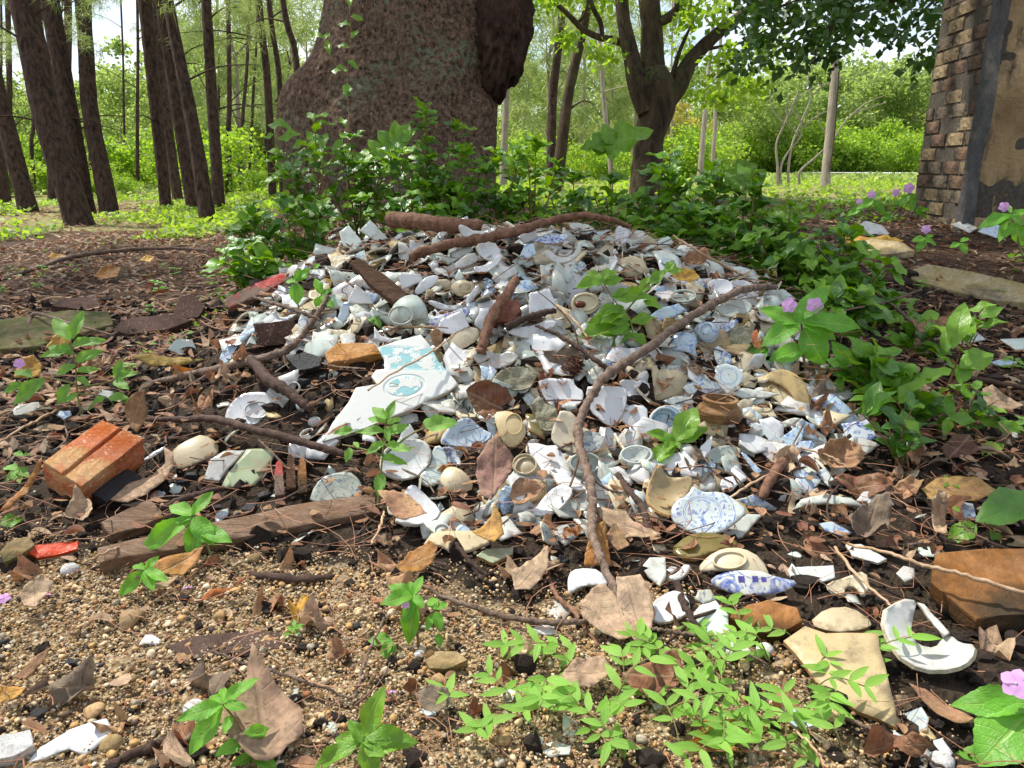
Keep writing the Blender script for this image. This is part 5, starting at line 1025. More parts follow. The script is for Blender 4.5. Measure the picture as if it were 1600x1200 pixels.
 ('porcelain_shard', 'white shard at the foot of the concrete strip', Wd, [(1485, 350), (1505, 345), (1528, 356), (1515, 364)], dict(tilt=.4)),
 ('porcelain_shard', 'blue streaked shard at the foot of the ochre plaster', Lb, [(1528, 362), (1545, 346), (1562, 352), (1558, 372)], dict(tilt=.5)),
 ('porcelain_shard', 'pale shard heap piece left of the concrete strip', Wd, [(1330, 362), (1352, 345), (1378, 352), (1390, 365), (1350, 368)], dict(tilt=.4)),
]
for nm, lb, mt, poly, kw in SH: laid(nm, lb, 'shard' if nm not in ('cup', 'saucer') else nm, poly, mt, **kw)
NH = len(SH)

# violet painted bars on the barred rim shard
rimo = next(o for o in bpy.data.objects if o.get('label', '').startswith('curved rim shard'))
vb = rough_mat('violet_underglaze', (.10, .08, .30), (.07, .06, .22), 40, .3, .0002)
A_, n_v = plane_at([(1107, 906), (1205, 929), (1160, 930)], .5, .012)
for q_ in ([(1153, 900), (1163, 900), (1164, 910), (1154, 910)], [(1175, 900), (1184, 900), (1185, 909), (1176, 909)], [(1189, 901), (1197, 902), (1198, 909), (1190, 909)]):
    dg = bpy.context.evaluated_depsgraph_get(); bpy.context.view_layer.update(); V_ = []
    for x_, y_ in q_:
        d_ = Vector(unit(ray(x_, y_))); ok, loc, nr, fi = rimo.ray_cast(Vector(CAM)-rimo.location, d_)
        if ok: V_.append(np.array(loc+rimo.location-d_*.0006))
    if len(V_) == 4: mb = MB(); mb.add(V_, [(3, 2, 1, 0)], 0, False); mb.build('painted_bar', vb, rimo, org=V_[0])

def ribbed_neck():
    c = hit(1122, 660, .0); D = depth(c); s = 1/F*D; A = unp(1122, 655, D-.02); up = unit(np.array([.05, .02, 1])); X, Y, Z = frame(up)
    prof = [(26, 50), (27.5, 48), (26, 44), (25, 38), (24.5, 34), (29, 31), (33, 26), (33, 22), (34, 20), (35, 16), (34, 14), (35, 11), (33.5, 8), (33, 4), (30, 0)]
    prof = [(r*(1.04 if i_ % 2 else .97), z*.68) for i_, (r, z) in enumerate(prof)]; V = []; Fc = []; n = 28; inner = [(r-4, z) for r, z in reversed(prof)]; pr = prof[::-1]+[(r-4, z) for r, z in prof]
    for i in range(n):
        a = 2*math.pi*i/n; k = 1+.02*math.sin(a*3)
        for r, z in pr: V.append(A+(X*math.cos(a)+Y*math.sin(a))*r*s*k+Z*z*s)
    m_ = len(pr); Fc = [(i*m_+q, ((i+1) % n)*m_+q, ((i+1) % n)*m_+(q+1) % m_, i*m_+(q+1) % m_) for i in range(n) for q in range(m_)]
    mb = MB(); mb.add(V, Fc, 0, True, None, .5); tag(mb.build('jar_neck', rough_mat('ribbed_stoneware', (.36, .20, .08), (.18, .09, .035), 22, .5, .002, c3=(.12, .06, .03), t3=.6, stretch=(1, 1, 4)), None, org=A), 'ribbed brown stoneware jar neck standing in the heap', 'jar neck')
    PLACED.append([(1090, 655), (1092, 612), (1148, 608), (1156, 655), (1125, 664)])
ribbed_neck()

# ------------------------------------------------------------ bricks, boards, rocks
brk = empty('brick', hit(110, 790), 'large orange grooved brick lying at the left', 'brick')
b0, bc, (bA, bn) = block('body', None, None, [(67, 727), (160, 661), (225, 690), (127, 765)], terracotta, .075, .42, .0, brk, jagg=False)
for pl in ([(67, 722), (160, 656), (187, 667), (96, 739)], [(101, 744), (192, 671), (225, 685), (127, 760)]):
    block('ridge', None, None, pl, terracotta, .014, .42, 0, brk, plane=(bA+bn*.011, bn), jagg=False, rough_n=.0015)
block('brick', 'tan brick with a broken corner left of the moulded slab', 'brick', [(507, 552), (527, 535), (585, 536), (598, 552), (512, 568)], tan_brick, .05, .3, 0)
block('brick', 'dark brown speckled block with plaster spots in the left of the heap', 'brick', [(396, 506), (462, 498), (468, 532), (404, 542)], dark_brick, .035, .75, 0)
block('brick', 'reddish brown cube like brick wedged by the thick stick', 'brick', [(762, 495), (792, 468), (812, 468), (815, 486), (798, 500), (765, 505)], rough_mat('red_brown_brick', (.17, .065, .04), (.11, .04, .026), 22, .9, .004), .05, .45, .02)
block('roof_tile', 'orange tile edge leaning behind the red painted board', 'tile', [(385, 445), (420, 406), (436, 399), (446, 410), (425, 428)], tan_brick, .014, .6, .04)
block('board', 'board with peeling red paint at the left of the heap', 'board', [(352, 466), (400, 442), (443, 425), (452, 436), (432, 448), (357, 482)], red_wood, .022, .5, .03)
block('plank', 'thick split brown plank end on the upper left of the heap', 'plank', [(546, 410), (560, 402), (610, 436), (636, 459), (616, 474), (580, 445)], timber_b, .03, .5, .05)
block('timber', 'long squared timber lying across the front left', 'timber', [(152, 856), (300, 822), (450, 790), (588, 769), (590, 798), (400, 836), (156, 878)], timber, .042, .35, 0, rough_n=.003)
block('timber', 'short weathered timber stub behind the long squared timber', 'timber', [(158, 816), (196, 796), (235, 778), (257, 800), (248, 812), (172, 836)], timber, .03, .35, .0)
block('charred_block', 'charred wooden block beside the orange brick', 'charred wood', [(140, 768), (200, 731), (222, 743), (215, 752), (168, 784)], char, .03, .35, 0)
block('rock', 'big ochre rock slab at the right edge', 'rock', [(1465, 862), (1540, 856), (1690, 850), (1720, 955), (1600, 957), (1525, 968), (1453, 908)], rock_o, .040, .25, 0, rough_n=.006)
block('rock', 'ochre and dark green wedge shaped stone under the barred rim', 'rock', [(1136, 962), (1168, 945), (1200, 937), (1248, 950), (1254, 972), (1212, 988), (1165, 985)], rock_o, .03, .4, 0)
block('rock', 'mossy flat concrete slab at the left edge', 'slab', [(-60, 505), (0, 499), (110, 484), (170, 487), (178, 506), (118, 522), (60, 540), (-60, 549)], stone_g, .05, .12, 0)
block('rock', 'long pale yellow flat rock at the right behind the leaves', 'rock', [(1420, 422), (1450, 412), (1520, 424), (1640, 452), (1660, 474), (1560, 470), (1480, 452), (1424, 436)], rock_y, .07, .25, 0)
block('rock', 'second pale rock piece beside the long yellow one', 'rock', [(1330, 384), (1360, 372), (1410, 378), (1430, 392), (1380, 398)], rock_y, .04, .2, 0)
block('rock', 'grey squared stone cut by the left edge in the gravel', 'stone', [(-14, 1152), (20, 1145), (46, 1140), (53, 1165), (20, 1180), (-14, 1184)], white_stone, .03, .3, 0)
block('rock', 'olive lumpy rock at the left edge above the red chip', 'rock', [(2, 862), (20, 842), (45, 838), (54, 850), (30, 868), (8, 878)], stone_t, .035, .4, 0)
block('rock', 'flat tan stone in the sand below the middle seedling', 'rock', [(665, 1030), (685, 1018), (715, 1018), (730, 1030), (700, 1042), (672, 1044)], stone_t, .02, .3, 0)
block('painted_chip', 'orange red painted chip at the left', 'painted chip', [(43, 862), (52, 852), (124, 845), (122, 858), (60, 872)], orange_p, .008, .5, .01, jagg=False)
block('board', 'dark flat board half buried in the left litter', 'board', [(80, 478), (100, 466), (150, 462), (158, 478), (134, 484)], dark_brick, .03, .3, 0)
block('board', 'dark wet board between the mossy slab and the heap', 'board', [(175, 515), (200, 498), (262, 490), (300, 500), (262, 514), (200, 522)], dark_brick, .03, .2, 0)
block('board', 'brown board corner left of the red painted board', 'board', [(265, 500), (280, 464), (300, 458), (322, 478), (310, 495)], dark_brick, .03, .4, 0)
block('bark_slab', 'dark flat bark slab embedded in the gravel', 'bark', [(258, 1010), (300, 994), (380, 985), (440, 988), (472, 996), (468, 1012), (380, 1018), (300, 1030)], stick_d, .012, .1, -.004)
block('brick', 'dark burnt brick stub in the left centre', 'brick', [(448, 560), (475, 548), (505, 560), (500, 572), (466, 578)], char, .03, .4, .01)
block('lime_lump', 'pale lumpy mortar piece left of the pine cone', 'mortar lump', [(768, 590), (790, 574), (830, 572), (842, 584), (825, 604), (790, 606)], mortar, .03, .5, .01, rough_n=.012)
block('lime_lump', 'grey mortar lump with a tan brick flake below the pine cone', 'mortar lump', [(828, 630), (842, 618), (870, 640), (868, 672), (845, 668)], mortar, .02, .55, .0, rough_n=.012)
block('lime_lump', 'grey lump above the pine cone under a white boat shaped shard', 'mortar lump', [(852, 540), (866, 522), (905, 520), (912, 535), (886, 552)], mortar, .03, .5, .0, rough_n=.012)
block('lime_lump', 'grey knobbly lump right of the upturned cup', 'mortar lump', [(1134, 530), (1150, 508), (1170, 512), (1174, 530), (1150, 542)], mortar, .03, .5, .0, rough_n=.012)
for k, (x, y, r, lb) in enumerate([(492, 657, 11, 'round white pebble on the charcoal beside the long stick'), (1187, 610, 10, 'white ball shaped stone on the flat grey shard'), (305, 1103, 18, 'white rounded stone at the lower left of the gravel'), (175, 1158, 18, 'pale yellow stone touching the white blade shard'),
                                   (110, 887, 14, 'speckled white stone below the orange red chip'), (1470, 1185, 20, 'grey white round stone at the bottom right'), (1490, 1035, 13, 'pale stone left of the pink flower at the right edge'), (398, 870, 11, 'small yellow pebble below the long timber'), (1165, 1018, 10, 'small pinkish stone above the herbs'),
                                   (1195, 1012, 14, 'translucent whitish pebble below the wedge shaped stone'), (208, 1058, 8, 'paired tan chip in the gravel'), (655, 1020, 9, 'grey pebble at the foot of the middle seedling')]):
    c = hit(x, y+r*.6, .0); D = depth(c); rr = r/F*D; u, v = np.mgrid[0:9, 0:14]; th = u/8*math.pi; ph = v/14*2*math.pi
    d = 1+.25*(fbm(np.sin(th)*np.cos(ph)*2+k*3, np.cos(th)*2+np.sin(ph), 3, k)-.45)
    P = np.stack([np.sin(th)*np.cos(ph)*d, np.sin(th)*np.sin(ph)*d*.9, np.cos(th)*d*.75], -1).reshape(-1, 3)*rr+c+[0, 0, rr*.4]
    Fc = [(i*14+j, (i+1)*14+j, (i+1)*14+(j+1) % 14, i*14+(j+1) % 14) for i in range(8) for j in range(14)]
    mb = MB(); mb.add(P, Fc, 0, True, None, rnd.random()); tag(mb.build('stone', white_stone if k not in (3, 7, 10) else stone_t, None, org=c), lb, 'stone')

# ------------------------------------------------------------ sticks and branches
stick('branch', 'long crooked branch running down the middle of the heap', [(1212, 449, .03), (1186, 449, .05), (1150, 456, .06), (1100, 482, .06), (1060, 508, .06), (1010, 545, .06), (965, 575, .06), (942, 592, .06), (920, 625, .06), (905, 662, .06), (905, 695, .06), (918, 740, .06), (926, 785, .06), (925, 830, .05), (942, 880, .04), (962, 925, .03), (968, 945, .01)],
      [8, 11, 12, 13, 14, 14, 15, 14, 13, 13, 14, 15, 15, 14, 13, 12, 11], stick_m, .02, group=None, twigs=[([(908, 700, .05), (896, 745, .03), (880, 785, .01)], 5), ([(922, 745, .05), (950, 765, .03), (972, 770, .02)], 6)])
stick('branch', 'thin dark twig joining the long branch from the left', [(836, 509, .05), (870, 522, .06), (905, 545, .06), (930, 562, .06), (958, 582, .05)], [4, 6, 7, 8, 8], stick_d, .02, twigs=[([(905, 545, .06), (895, 510, .08), (870, 480, .08), (840, 455, .07)], 3)])
stick('branch', 'thick curved branch across the crest of the heap', [(640, 402, .03), (672, 390, .05), (710, 380, .05), (760, 372, .05), (815, 359, .06), (860, 345, .07), (905, 337, .08), (950, 342, .08), (984, 354, .06)], [14, 16, 16, 16, 15, 13, 11, 10, 7], stick_r, .03, wob=.18)
stick('log', 'cut log with a hollow end at the back of the heap', [(612, 343, .06), (650, 346, .06), (700, 351, .05), (752, 356, .03)], [24, 25, 25, 22], stick_r, .03, seg=14, cat='log')
stick('stick', 'dark straight stick leading to the slab from the left', [(228, 656, .01), (290, 655, .02), (335, 655, .03), (400, 672, .04), (470, 690, .04), (520, 704, .03), (548, 712, .02)], [8, 10, 12, 13, 13, 12, 9], stick_d, .02)
stick('stick', 'burnt crooked stick above the round white plate half', [(392, 560, .04), (415, 590, .04), (440, 605, .04), (470, 628, .03), (486, 640, .02)], [14, 20, 17, 15, 10], stick_d, .02)
stick('stick', 'thick brown stick standing by the cube like brick', [(808, 436, .07), (790, 462, .06), (768, 496, .05), (757, 530, .04), (750, 552, .02)], [14, 17, 18, 17, 15], stick_r, .02, seg=10)
stick('stick', 'dark stick lying under the plain white rectangular shard', [(790, 512, .04), (820, 498, .05), (850, 489, .05), (868, 485, .05)], [13, 12, 11, 8], stick_d, .02)
stick('twig', 'dark twig bending through the gravel to the pinkish leaves', [(660, 915, .0), (700, 935, .01), (760, 955, .01), (830, 970, .015), (900, 972, .02), (940, 962, .02)], [5, 7, 9, 9, 10, 8], stick_m, .004)
stick('twig', 'thin twig crossing the left skirt of the heap', [(395, 464, .05), (430, 474, .05), (470, 487, .05), (500, 500, .03)], [4, 6, 6, 4], stick_m, .02, twigs=[([(470, 487, .05), (490, 497, .03)], 3)])
stick('stick', 'peeling pale stick on the left above the charcoal', [(240, 598, .01), (300, 585, .01), (360, 572, .02), (410, 560, .03), (450, 545, .03), (475, 520, .03), (505, 478, .05), (512, 462, .06)], [8, 12, 14, 15, 12, 9, 8, 6], stick_m, .01)
stick('stick', 'brown pipe like stick beside the slim blue white shard', [(1228, 714, .04), (1206, 745, .03), (1187, 780, .01)], [15, 17, 15], stick_r, .01, seg=10)
stick('stick', 'dark root left of the stained bowl side', [(965, 742, .01), (985, 770, .02), (1003, 790, .02), (1015, 830, .02), (1040, 848, .0)], [10, 11, 10, 9, 7], stick_d, .01)
stick('stick', 'forked brown twig in front of the tall pale green shard', [(1058, 912, .02), (1068, 940, .03), (1082, 968, .03), (1110, 1000, .01)], [11, 11, 9, 6], stick_d, .01, twigs=[([(1080, 966, .03), (1130, 950, .03), (1180, 928, .02)], 7), ([(1080, 968, .03), (1060, 990, .01), (1040, 1005, .0)], 7)])
stick('twig', 'pale twig pointing right above the creeping herbs', [(1018, 983, .02), (1060, 988, .02), (1110, 998, .02), (1200, 1040, .01)], [6, 6, 5, 4], stick_m, .01)
stick('straw', 'long pale straw lying over the ochre rock', [(1325, 850, .04), (1400, 868, .06), (1450, 885, .06), (1530, 905, .06), (1620, 932, .05)], [4, 6, 6, 7, 7], straw_m, .02)
stick('straw', 'thin straw leaning across the soil left of the half bowl', [(1305, 855, .03), (1340, 900, .03), (1395, 948, .03)], [5, 5, 4], straw_m, .01)
stick('stick', 'dark root lying in the soil below the long timber', [(385, 898, .0), (430, 902, .01), (490, 905, .01), (525, 900, .0)], [9, 14, 15, 8], stick_d, .0)
stick('stick', 'dark wet stick at the bottom left', [(168, 1196, .0), (200, 1182, .005), (240, 1165, .005), (262, 1152, .0)], [13, 15, 14, 9], stick_d, .004)
stick('twig', 'thin brown twig rising beside the dark wet stick', [(235, 1200, .0), (280, 1165, .01), (330, 1118, .01)], [9, 8, 5], stick_m, .004)
stick('twig', 'long thin twig over the lower left gravel', [(330, 1018, .02), (400, 1040, .02), (470, 1062, .02), (550, 1092, .01)], [4, 5, 5, 4], stick_m, .004)
stick('twig', 'forked dry twig below the middle seedling', [(600, 965, .05), (575, 1020, .03), (562, 1060, .02), (551, 1105, .0)], [4, 5, 5, 6], stick_m, .0, twigs=[([(551, 1105, .0), (590, 1070, .02), (610, 1035, .03)], 4)])
stick('twig', 'thin twig running to the lower right corner', [(1290, 1112, .0), (1335, 1128, .01), (1400, 1160, .01), (1475, 1200, .01)], [5, 6, 6, 5], stick_m, .004)
stick('stick', 'low root arching over the litter at the far left', [(-20, 442, .0), (60, 418, .02), (110, 402, .04), (180, 392, .04), (260, 388, .03), (335, 392, .0)], [7, 7, 7, 6, 5, 4], stick_m, .01)
stick('twig', 'twig lying across the mossy concrete slab', [(45, 510, .03), (55, 490, .07), (110, 505, .07), (180, 525, .03)], [7, 6, 4, 4], stick_m, .02)
stick('stick', 'burnt stick beside the timber stub', [(250, 795, .01), (300, 775, .02), (350, 762, .01)], [10, 12, 9], stick_d, .01)
stick('straw', 'pale straw standing at the heap rim on the right', [(1052, 368, .08), (1090, 392, .08), (1128, 414, .06), (1160, 430, .03)], [3, 4, 4, 3], straw_m, .02)
stick('twig', 'bare twig arching over the bushes at the right', [(1275, 385, .25), (1320, 430, .2), (1370, 460, .18), (1420, 500, .12), (1450, 545, .02)], [3, 4, 5, 5, 5], stick_m, .0, twigs=[([(1440, 452, .2), (1390, 470, .18), (1320, 485, .15)], 4)])
stick('stick', 'dark stick at the right behind the seedlings', [(1440, 575, .03), (1520, 592, .03), (1610, 608, .03)], [9, 10, 9], stick_d, .01)
stick('twig', 'reddish twig in the gravel near the pinkish leaves', [(855, 895, .0), (870, 930, .01), (900, 960, .01), (935, 1010, .0)], [7, 8, 7, 6], stick_r, .004)
stick('straw', 'fine straw over the moulded slab', [(575, 610, .07), (620, 580, .08), (680, 546, .07), (712, 520, .05)], [3, 3.5, 3, 2.5], straw_m, .03)
stick('stick', 'short bark stick below the cream long shard', [(712, 850, .03), (738, 880, .02), (762, 900, .01)], [7, 8, 6], stick_d, .01)
for k, (a, b) in enumerate([((600, 512), (720, 517)), ((1290, 1200), (1240, 1140)), ((860, 470), (925, 540)), ((0, 690), (90, 640)), ((130, 880), (200, 850)), ((580, 850), (600, 800)), ((1105, 800), (1210, 735)), ((1330, 735), (1250, 700))]):
    stick('straw', 'thin dry straw stem '+near((a[0]+b[0])/2, (a[1]+b[1])/2), [(a[0], a[1], .03), ((a[0]+b[0])/2+5, (a[1]+b[1])/2-4, .04), (b[0], b[1], .02)], [3, 4, 3], straw_m, .01, group='loose dry straws')
for k, (x, y, lb) in enumerate([(437, 752, 'reddish split wood sliver, left of three upright slivers'), (455, 742, 'middle upright wood sliver with a pinkish top'), (473, 748, 'ochre wood sliver, right of the three upright ones')]):
    block('wood_sliver', lb, 'wood sliver', [(x-8, y+22), (x-6, y-30), (x-1, y-35), (x+4, y-28), (x+7, y+20)], [red_wood, timber_b, rock_o][k], .012, .5, .012)

# ------------------------------------------------------------ pine cones, seed, charcoal
def cone(label, px, py, r, d):
    c = hit(px, py, .03); D = depth(c); s = r/F*D; root = empty('pine_cone', c, label, 'pine cone'); X, Y, Z = frame(unit(d))
    m_ = rough_mat('cone_scale', (.20, .085, .045), (.11, .045, .025), 30, .7, .002); core = MB()
    tube(core, [c-Z*s*1.1, c-Z*s*.5, c, c+Z*s*.6, c+Z*s*1.1], [s*.3, s*.66, s*.7, s*.5, s*.15], 12); core.build('core', stick_d, root, org=c)
    mb = MB(); mb.add([(-.5, 0, 0), (.5, 0, 0), (.62, .75, .1), (0, 1.05, .3), (-.62, .75, .1), (-.5, 0, -.2), (.5, 0, -.2), (.55, .75, -.12), (0, 1.0, -.02), (-.55, .75, -.12)], [(0, 1, 2, 3, 4), (9, 8, 7, 6, 5), (2, 1, 6, 7), (3, 2, 7, 8), (4, 3, 8, 9), (0, 4, 9, 5), (1, 0, 5, 6)], 0, False); me = mb.mesh('scale', m_)
    for k in range(46):
        t = k/46; z = (t*2-1)*s*1.05; rr = s*.66*math.sqrt(max(.06, 1-(t*1.9-.95)**2)); a = k*2.4; dr = X*math.cos(a)+Y*math.sin(a); y_ = unit(dr*.85+Z*.7); x_ = np.cross(y_, dr); x_ = unit(np.cross(Z, dr)); z_ = np.cross(x_, y_)
        o = link('scale', me, root); p = c+Z*z+dr*rr*.55-np.array(root.location); l = s*.52
        o.matrix_local = Matrix(((x_[0]*l*.75, y_[0]*l, z_[0]*l, p[0]), (x_[1]*l*.75, y_[1]*l, z_[1]*l, p[1]), (x_[2]*l*.75, y_[2]*l, z_[2]*l, p[2]), (0, 0, 0, 1)))
cone('reddish brown pine cone in the centre of the heap', 890, 577, 19, (.6, .3, .5)); cone('dark pine cone half hidden under the green sprig', 990, 503, 13, (1, .2, .2))
c = hit(906, 476, .045); mb = MB(); u, v = np.mgrid[0:9, 0:12]; th = u/8*math.pi; ph = v/12*2*math.pi; s = 10/F*depth(c)
P = np.stack([np.sin(th)*np.cos(ph), np.sin(th)*np.sin(ph)*.7, np.cos(th)*.6], -1).reshape(-1, 3)*s+c; mb.add(P, [(i*12+j, (i+1)*12+j, (i+1)*12+(j+1) % 12, i*12+(j+1) % 12) for i in range(8) for j in range(12)])
tag(mb.build('seed', rough_mat('seed_brown', (.16, .03, .015), (.08, .02, .01), 20, .25, .001), None, org=c), 'shiny red brown seed lying in the cream dish base', 'seed')
for k, (x, y, s) in enumerate([(470, 590, 20), (452, 610, 16), (488, 600, 14), (505, 585, 16), (515, 610, 18), (500, 628, 16), (470, 640, 14), (535, 600, 14), (525, 640, 12), (440, 565, 22), (470, 570, 26), (360, 600, 14), (375, 590, 12), (352, 612, 10), (300, 735, 20), (285, 750, 16), (310, 760, 14), (270, 680, 16), (250, 690, 12),
                              (390, 790, 22), (412, 770, 16), (370, 800, 14), (340, 790, 12), (205, 960, 14), (225, 955, 10), (115, 1030, 16), (135, 1040, 14), (260, 1082, 15), (245, 1080, 10), (190, 1090, 12), (310, 1050, 8), (490, 1005, 12), (555, 975, 14), (120, 935, 12), (5, 1000, 16), (60, 1110, 22), (320, 715, 12), (295, 645, 10), (870, 905, 10), (880, 870, 18), (560, 830, 12), (880, 720, 8), (15, 720, 12), (240, 640, 14)]):
    c = hit(x, y+s*.5, .0); r = s*.55/F*depth(c); mb = MB(); g = np.array([(i, j, l) for l in (-1, 1) for j in (-1, 1) for i in (-1, 1)], float)*[1, .7, .5]+rng.normal(0, .16, (8, 3)); a = rnd.random()*6.3
    g = np.c_[g[:, 0]*math.cos(a)-g[:, 1]*math.sin(a), g[:, 0]*math.sin(a)+g[:, 1]*math.cos(a), g[:, 2]]*r+c+[0, 0, r*.35]
    mb.add(g, [(0, 2, 3, 1), (4, 5, 7, 6), (0, 1, 5, 4), (2, 6, 7, 3), (0, 4, 6, 2), (1, 3, 7, 5)], 0, False, None, rnd.random()); o = mb.build('charcoal_lump', char, None, org=c)
    bv = o.modifiers.new('bevel', 'BEVEL'); bv.width = r*.22; bv.segments = 2
    tag(o, ('large ' if s > 17 else 'small ' if s < 12 else '')+'black charcoal lump '+near(x, y), 'charcoal', 'charcoal lumps on the skirt' if y < 830 and x < 600 else ('charcoal lumps in the gravel' if y > 840 else 'charcoal among the debris'))
# ------------------------------------------------------------ loose shards of the heap
def covered(px, py): return any(inpoly(px, py, p) for p in PLACED)
HEAP = [(480, 372), (560, 345), (800, 338), (1000, 345), (1120, 385), (1230, 445), (1275, 560), (1370, 670), (1320, 755), (1190, 800), (1060, 850), (900, 835), (700, 850), (590, 775), (480, 742), (330, 765), (262, 700), (395, 610), (330, 560), (372, 480)]
def lib_shard(k, kind, s):
    r = random.Random(k*17+3); n = r.choice([4, 5, 5, 6, 7]); a0 = r.random()*6.28
    poly = []
    for i in range(n):
        a = a0+(i+r.uniform(-.3, .3))*2*math.pi/n; d = s*r.uniform(.55, 1.1); poly.append(np.array([math.cos(a)*d*1.15, math.sin(a)*d*.8]))
    ax = np.array([r.uniform(-1, 1), r.uniform(-1, 1)])*s*.8
    if kind == 'plate': kk, th, Rv = 2.2, .004, s*1.5
    elif kind == 'bowl': kk, th, Rv = 5+r.random()*5, .0038, s*1.2
    elif kind == 'cup': kk, th, Rv = 10., .003, s*.95
    else: kk, th, Rv = -3., .007, 9
    kk *= .035/s; out = []
    if k >= 200: th *= .7; kk *= .65
    for p in jag(poly, s*.3, s*.04, r):
        v = p-ax; d = np.linalg.norm(v); out.append(ax+v/d*Rv if d > Rv else p)
    ded = [out[0]]
    for p in out[1:]:
        if np.linalg.norm(p-ded[-1]) > s*.03: ded.append(p)
    hf = lambda x, y: kk*((x-ax[0])**2+(y-ax[1])**2)
    mb = MB(); flip = r.random() < .4
    def xf(V):
        V = np.array(V); V[:, 2] -= V[:, 2].mean()
        if flip: V = V*[1, -1, -1]
        return V
    sheet(mb, ded, s*.42, hf, th, ax, xf, tint=r.random())
    if kind in ('cup', 'bowl') and r.random() < .35 and np.linalg.norm(ax) < s*.5:
        z0 = 0; torus_arc(mb, ax, s*.33, .004, .007, (lambda V: xf(V)), 0, z0=-kk*0)
    return mb
KM = {'plate': [Wb, Wd, Cb, Fb, Rb, Bb, Gb, Wb], 'bowl': [Wd, Cb, Lb, Gb, Wb, Tb, Wd, FGb], 'cup': [Wb, Cb, Lb, Wd], 'stone': [Yb, Tb, Ob, Gb]}
KL2 = {id(Wb): 'plain white', id(Wd): 'stained white', id(Cb): 'pale green', id(Fb): 'blue flowered', id(Rb): 'blue ringed', id(Bb): 'blue banded', id(Gb): 'grey', id(Lb): 'pale blue', id(Tb): 'cream', id(FGb): 'grey flowered', id(Yb): 'tan stoneware', id(Ob): 'olive stoneware'}
LIB = []
for k in range(64):
    kind = ['plate', 'bowl', 'plate', 'bowl', 'cup', 'stone'][k % 6]; mt = KM[kind][(k//6) % len(KM[kind])]; s = [.062, .048, .046, .056, .038, .046][k % 6]*rnd.uniform(.85, 1.2)
    LIB.append((lib_shard(k, kind, s).mesh(kind+'_shard', mt), kind, KL2[id(mt)], s))
def rot_of(n, a): x, y, z = frame(n, (math.cos(a), math.sin(a), .1)); return np.stack([x, y, z], 1)
def zone(px, py):
    if py > 700: return 'at the front foot of the heap'
    if px < 600: return 'on the left flank of the heap'
    if py < 430: return 'near the crest of the heap'
    if px > 1020: return 'on the right flank of the heap'
    return 'in the middle of the heap'
cnt = 0; tries = 0
while cnt < 165 and tries < 6000:
    tries += 1; px = rnd.uniform(340, 1370); py = rnd.uniform(345, 850)
    if not inpoly(px, py, HEAP) or covered(px, py): continue
    if px < 620 and py > 540 and rnd.random() < .75: continue
    if py > 740 and rnd.random() < .6: continue
    P = hit(px, py, rnd.uniform(.012, .035)); me, kind, lk, s = rnd.choice(LIB)
    n = unit(Hn(P[0], P[1], .06)+rng.normal(0, .38, 3)+unit(CAM-P)*.35); Rm = rot_of(n, rnd.random()*6.28)
    o = link(kind+'_shard' if kind != 'stone' else 'stoneware_shard', me); sc = rnd.uniform(.7, 1.15)
    o.matrix_world = Matrix(np.block([[Rm*sc, P.reshape(3, 1)], [np.zeros((1, 3)), np.ones((1, 1))]]).tolist())
    z = zone(px, py); tag(o, '%s%s %s shard %s' % ('larger ' if sc > 1.0 else 'small ' if sc < .82 else '', lk, kind if kind != 'stone' else 'thick', near(px, py)), 'shard', 'loose %s %s shards %s' % (lk, kind, z)); cnt += 1
# hundreds of smaller fragments that fill the heap: one mass
def shard_mass():
    chips = []
    for k in range(26):
        mb = lib_shard(200+k, ['plate', 'bowl', 'plate', 'stone', 'plate', 'cup'][k % 6], [.064, .050, .058, .044, .052, .034][k % 6]); chips.append((np.concatenate(mb.v), mb.f, mb.m, mb.sm, np.concatenate(mb.c)))
    mats = [white2, biscuit, celadon, white, cream, grey_glaze, floral, light, rings, tan]; w = [13, 0, 16, 20, 18, 20, 5, 3, 4, 8]
    mb = MB()
    def put(P, sc, n, lo=None):
        V, f, m_, sm, c = rnd.choice(chips); k = rnd.choices(range(10), w)[0]; Rm = rot_of(n, rnd.random()*6.28)
        mb.add((V*sc)@Rm.T+P, f, [k if q == 0 else 1 for q in m_], sm, c, rnd.random())
    i = 0
    while i < 980:
        px = rnd.uniform(330, 1370); py = 345+510*rnd.random()**1.25
        if not inpoly(px, py, HEAP): continue
        if px < 600 and py > 545 and rnd.random() < .8: continue
        if py > 640 and rnd.random() < .5: continue
        i += 1; up = py < 470
        P = hit(px, py, rnd.uniform(-.004, .026 if not covered(px, py) else .004)); n = unit(Hn(P[0], P[1], .06)*.8+rng.normal(0, .55 if up else .34, 3)+unit(CAM-P)*.25)
        put(P, rnd.uniform(.5, 1.05), n)
    for i in range(420):       # crest and back slope, seen edge on
        x = rnd.uniform(-.85, 1.0); y = rnd.uniform(2.35, 3.2); P = np.array([x, y, float(H(x, y))+rnd.uniform(0, .02)])
        if mound(x, y) > .22: put(P, rnd.uniform(.6, 1.1), unit(np.array([0, -.1, 1])+rng.normal(0, .4, 3)))
    for i in range(170):       # strays around
        px = rnd.uniform(0, 1600); py = rnd.uniform(480, 1180)
        if inpoly(px, py, HEAP) or covered(px, py) or (px < 900 and py > 860 and rnd.random() < .7): continue
        P = hit(px, py, .004); put(P, rnd.uniform(.2, .55), unit(Hn(P[0], P[1])+rng.normal(0, .3, 3)))
    tag(mb.build('shard_rubble', mats, None, org=(0, 2.4, 0)), kind='stuff', label='mass of small broken crockery fragments filling the heap')
shard_mass()

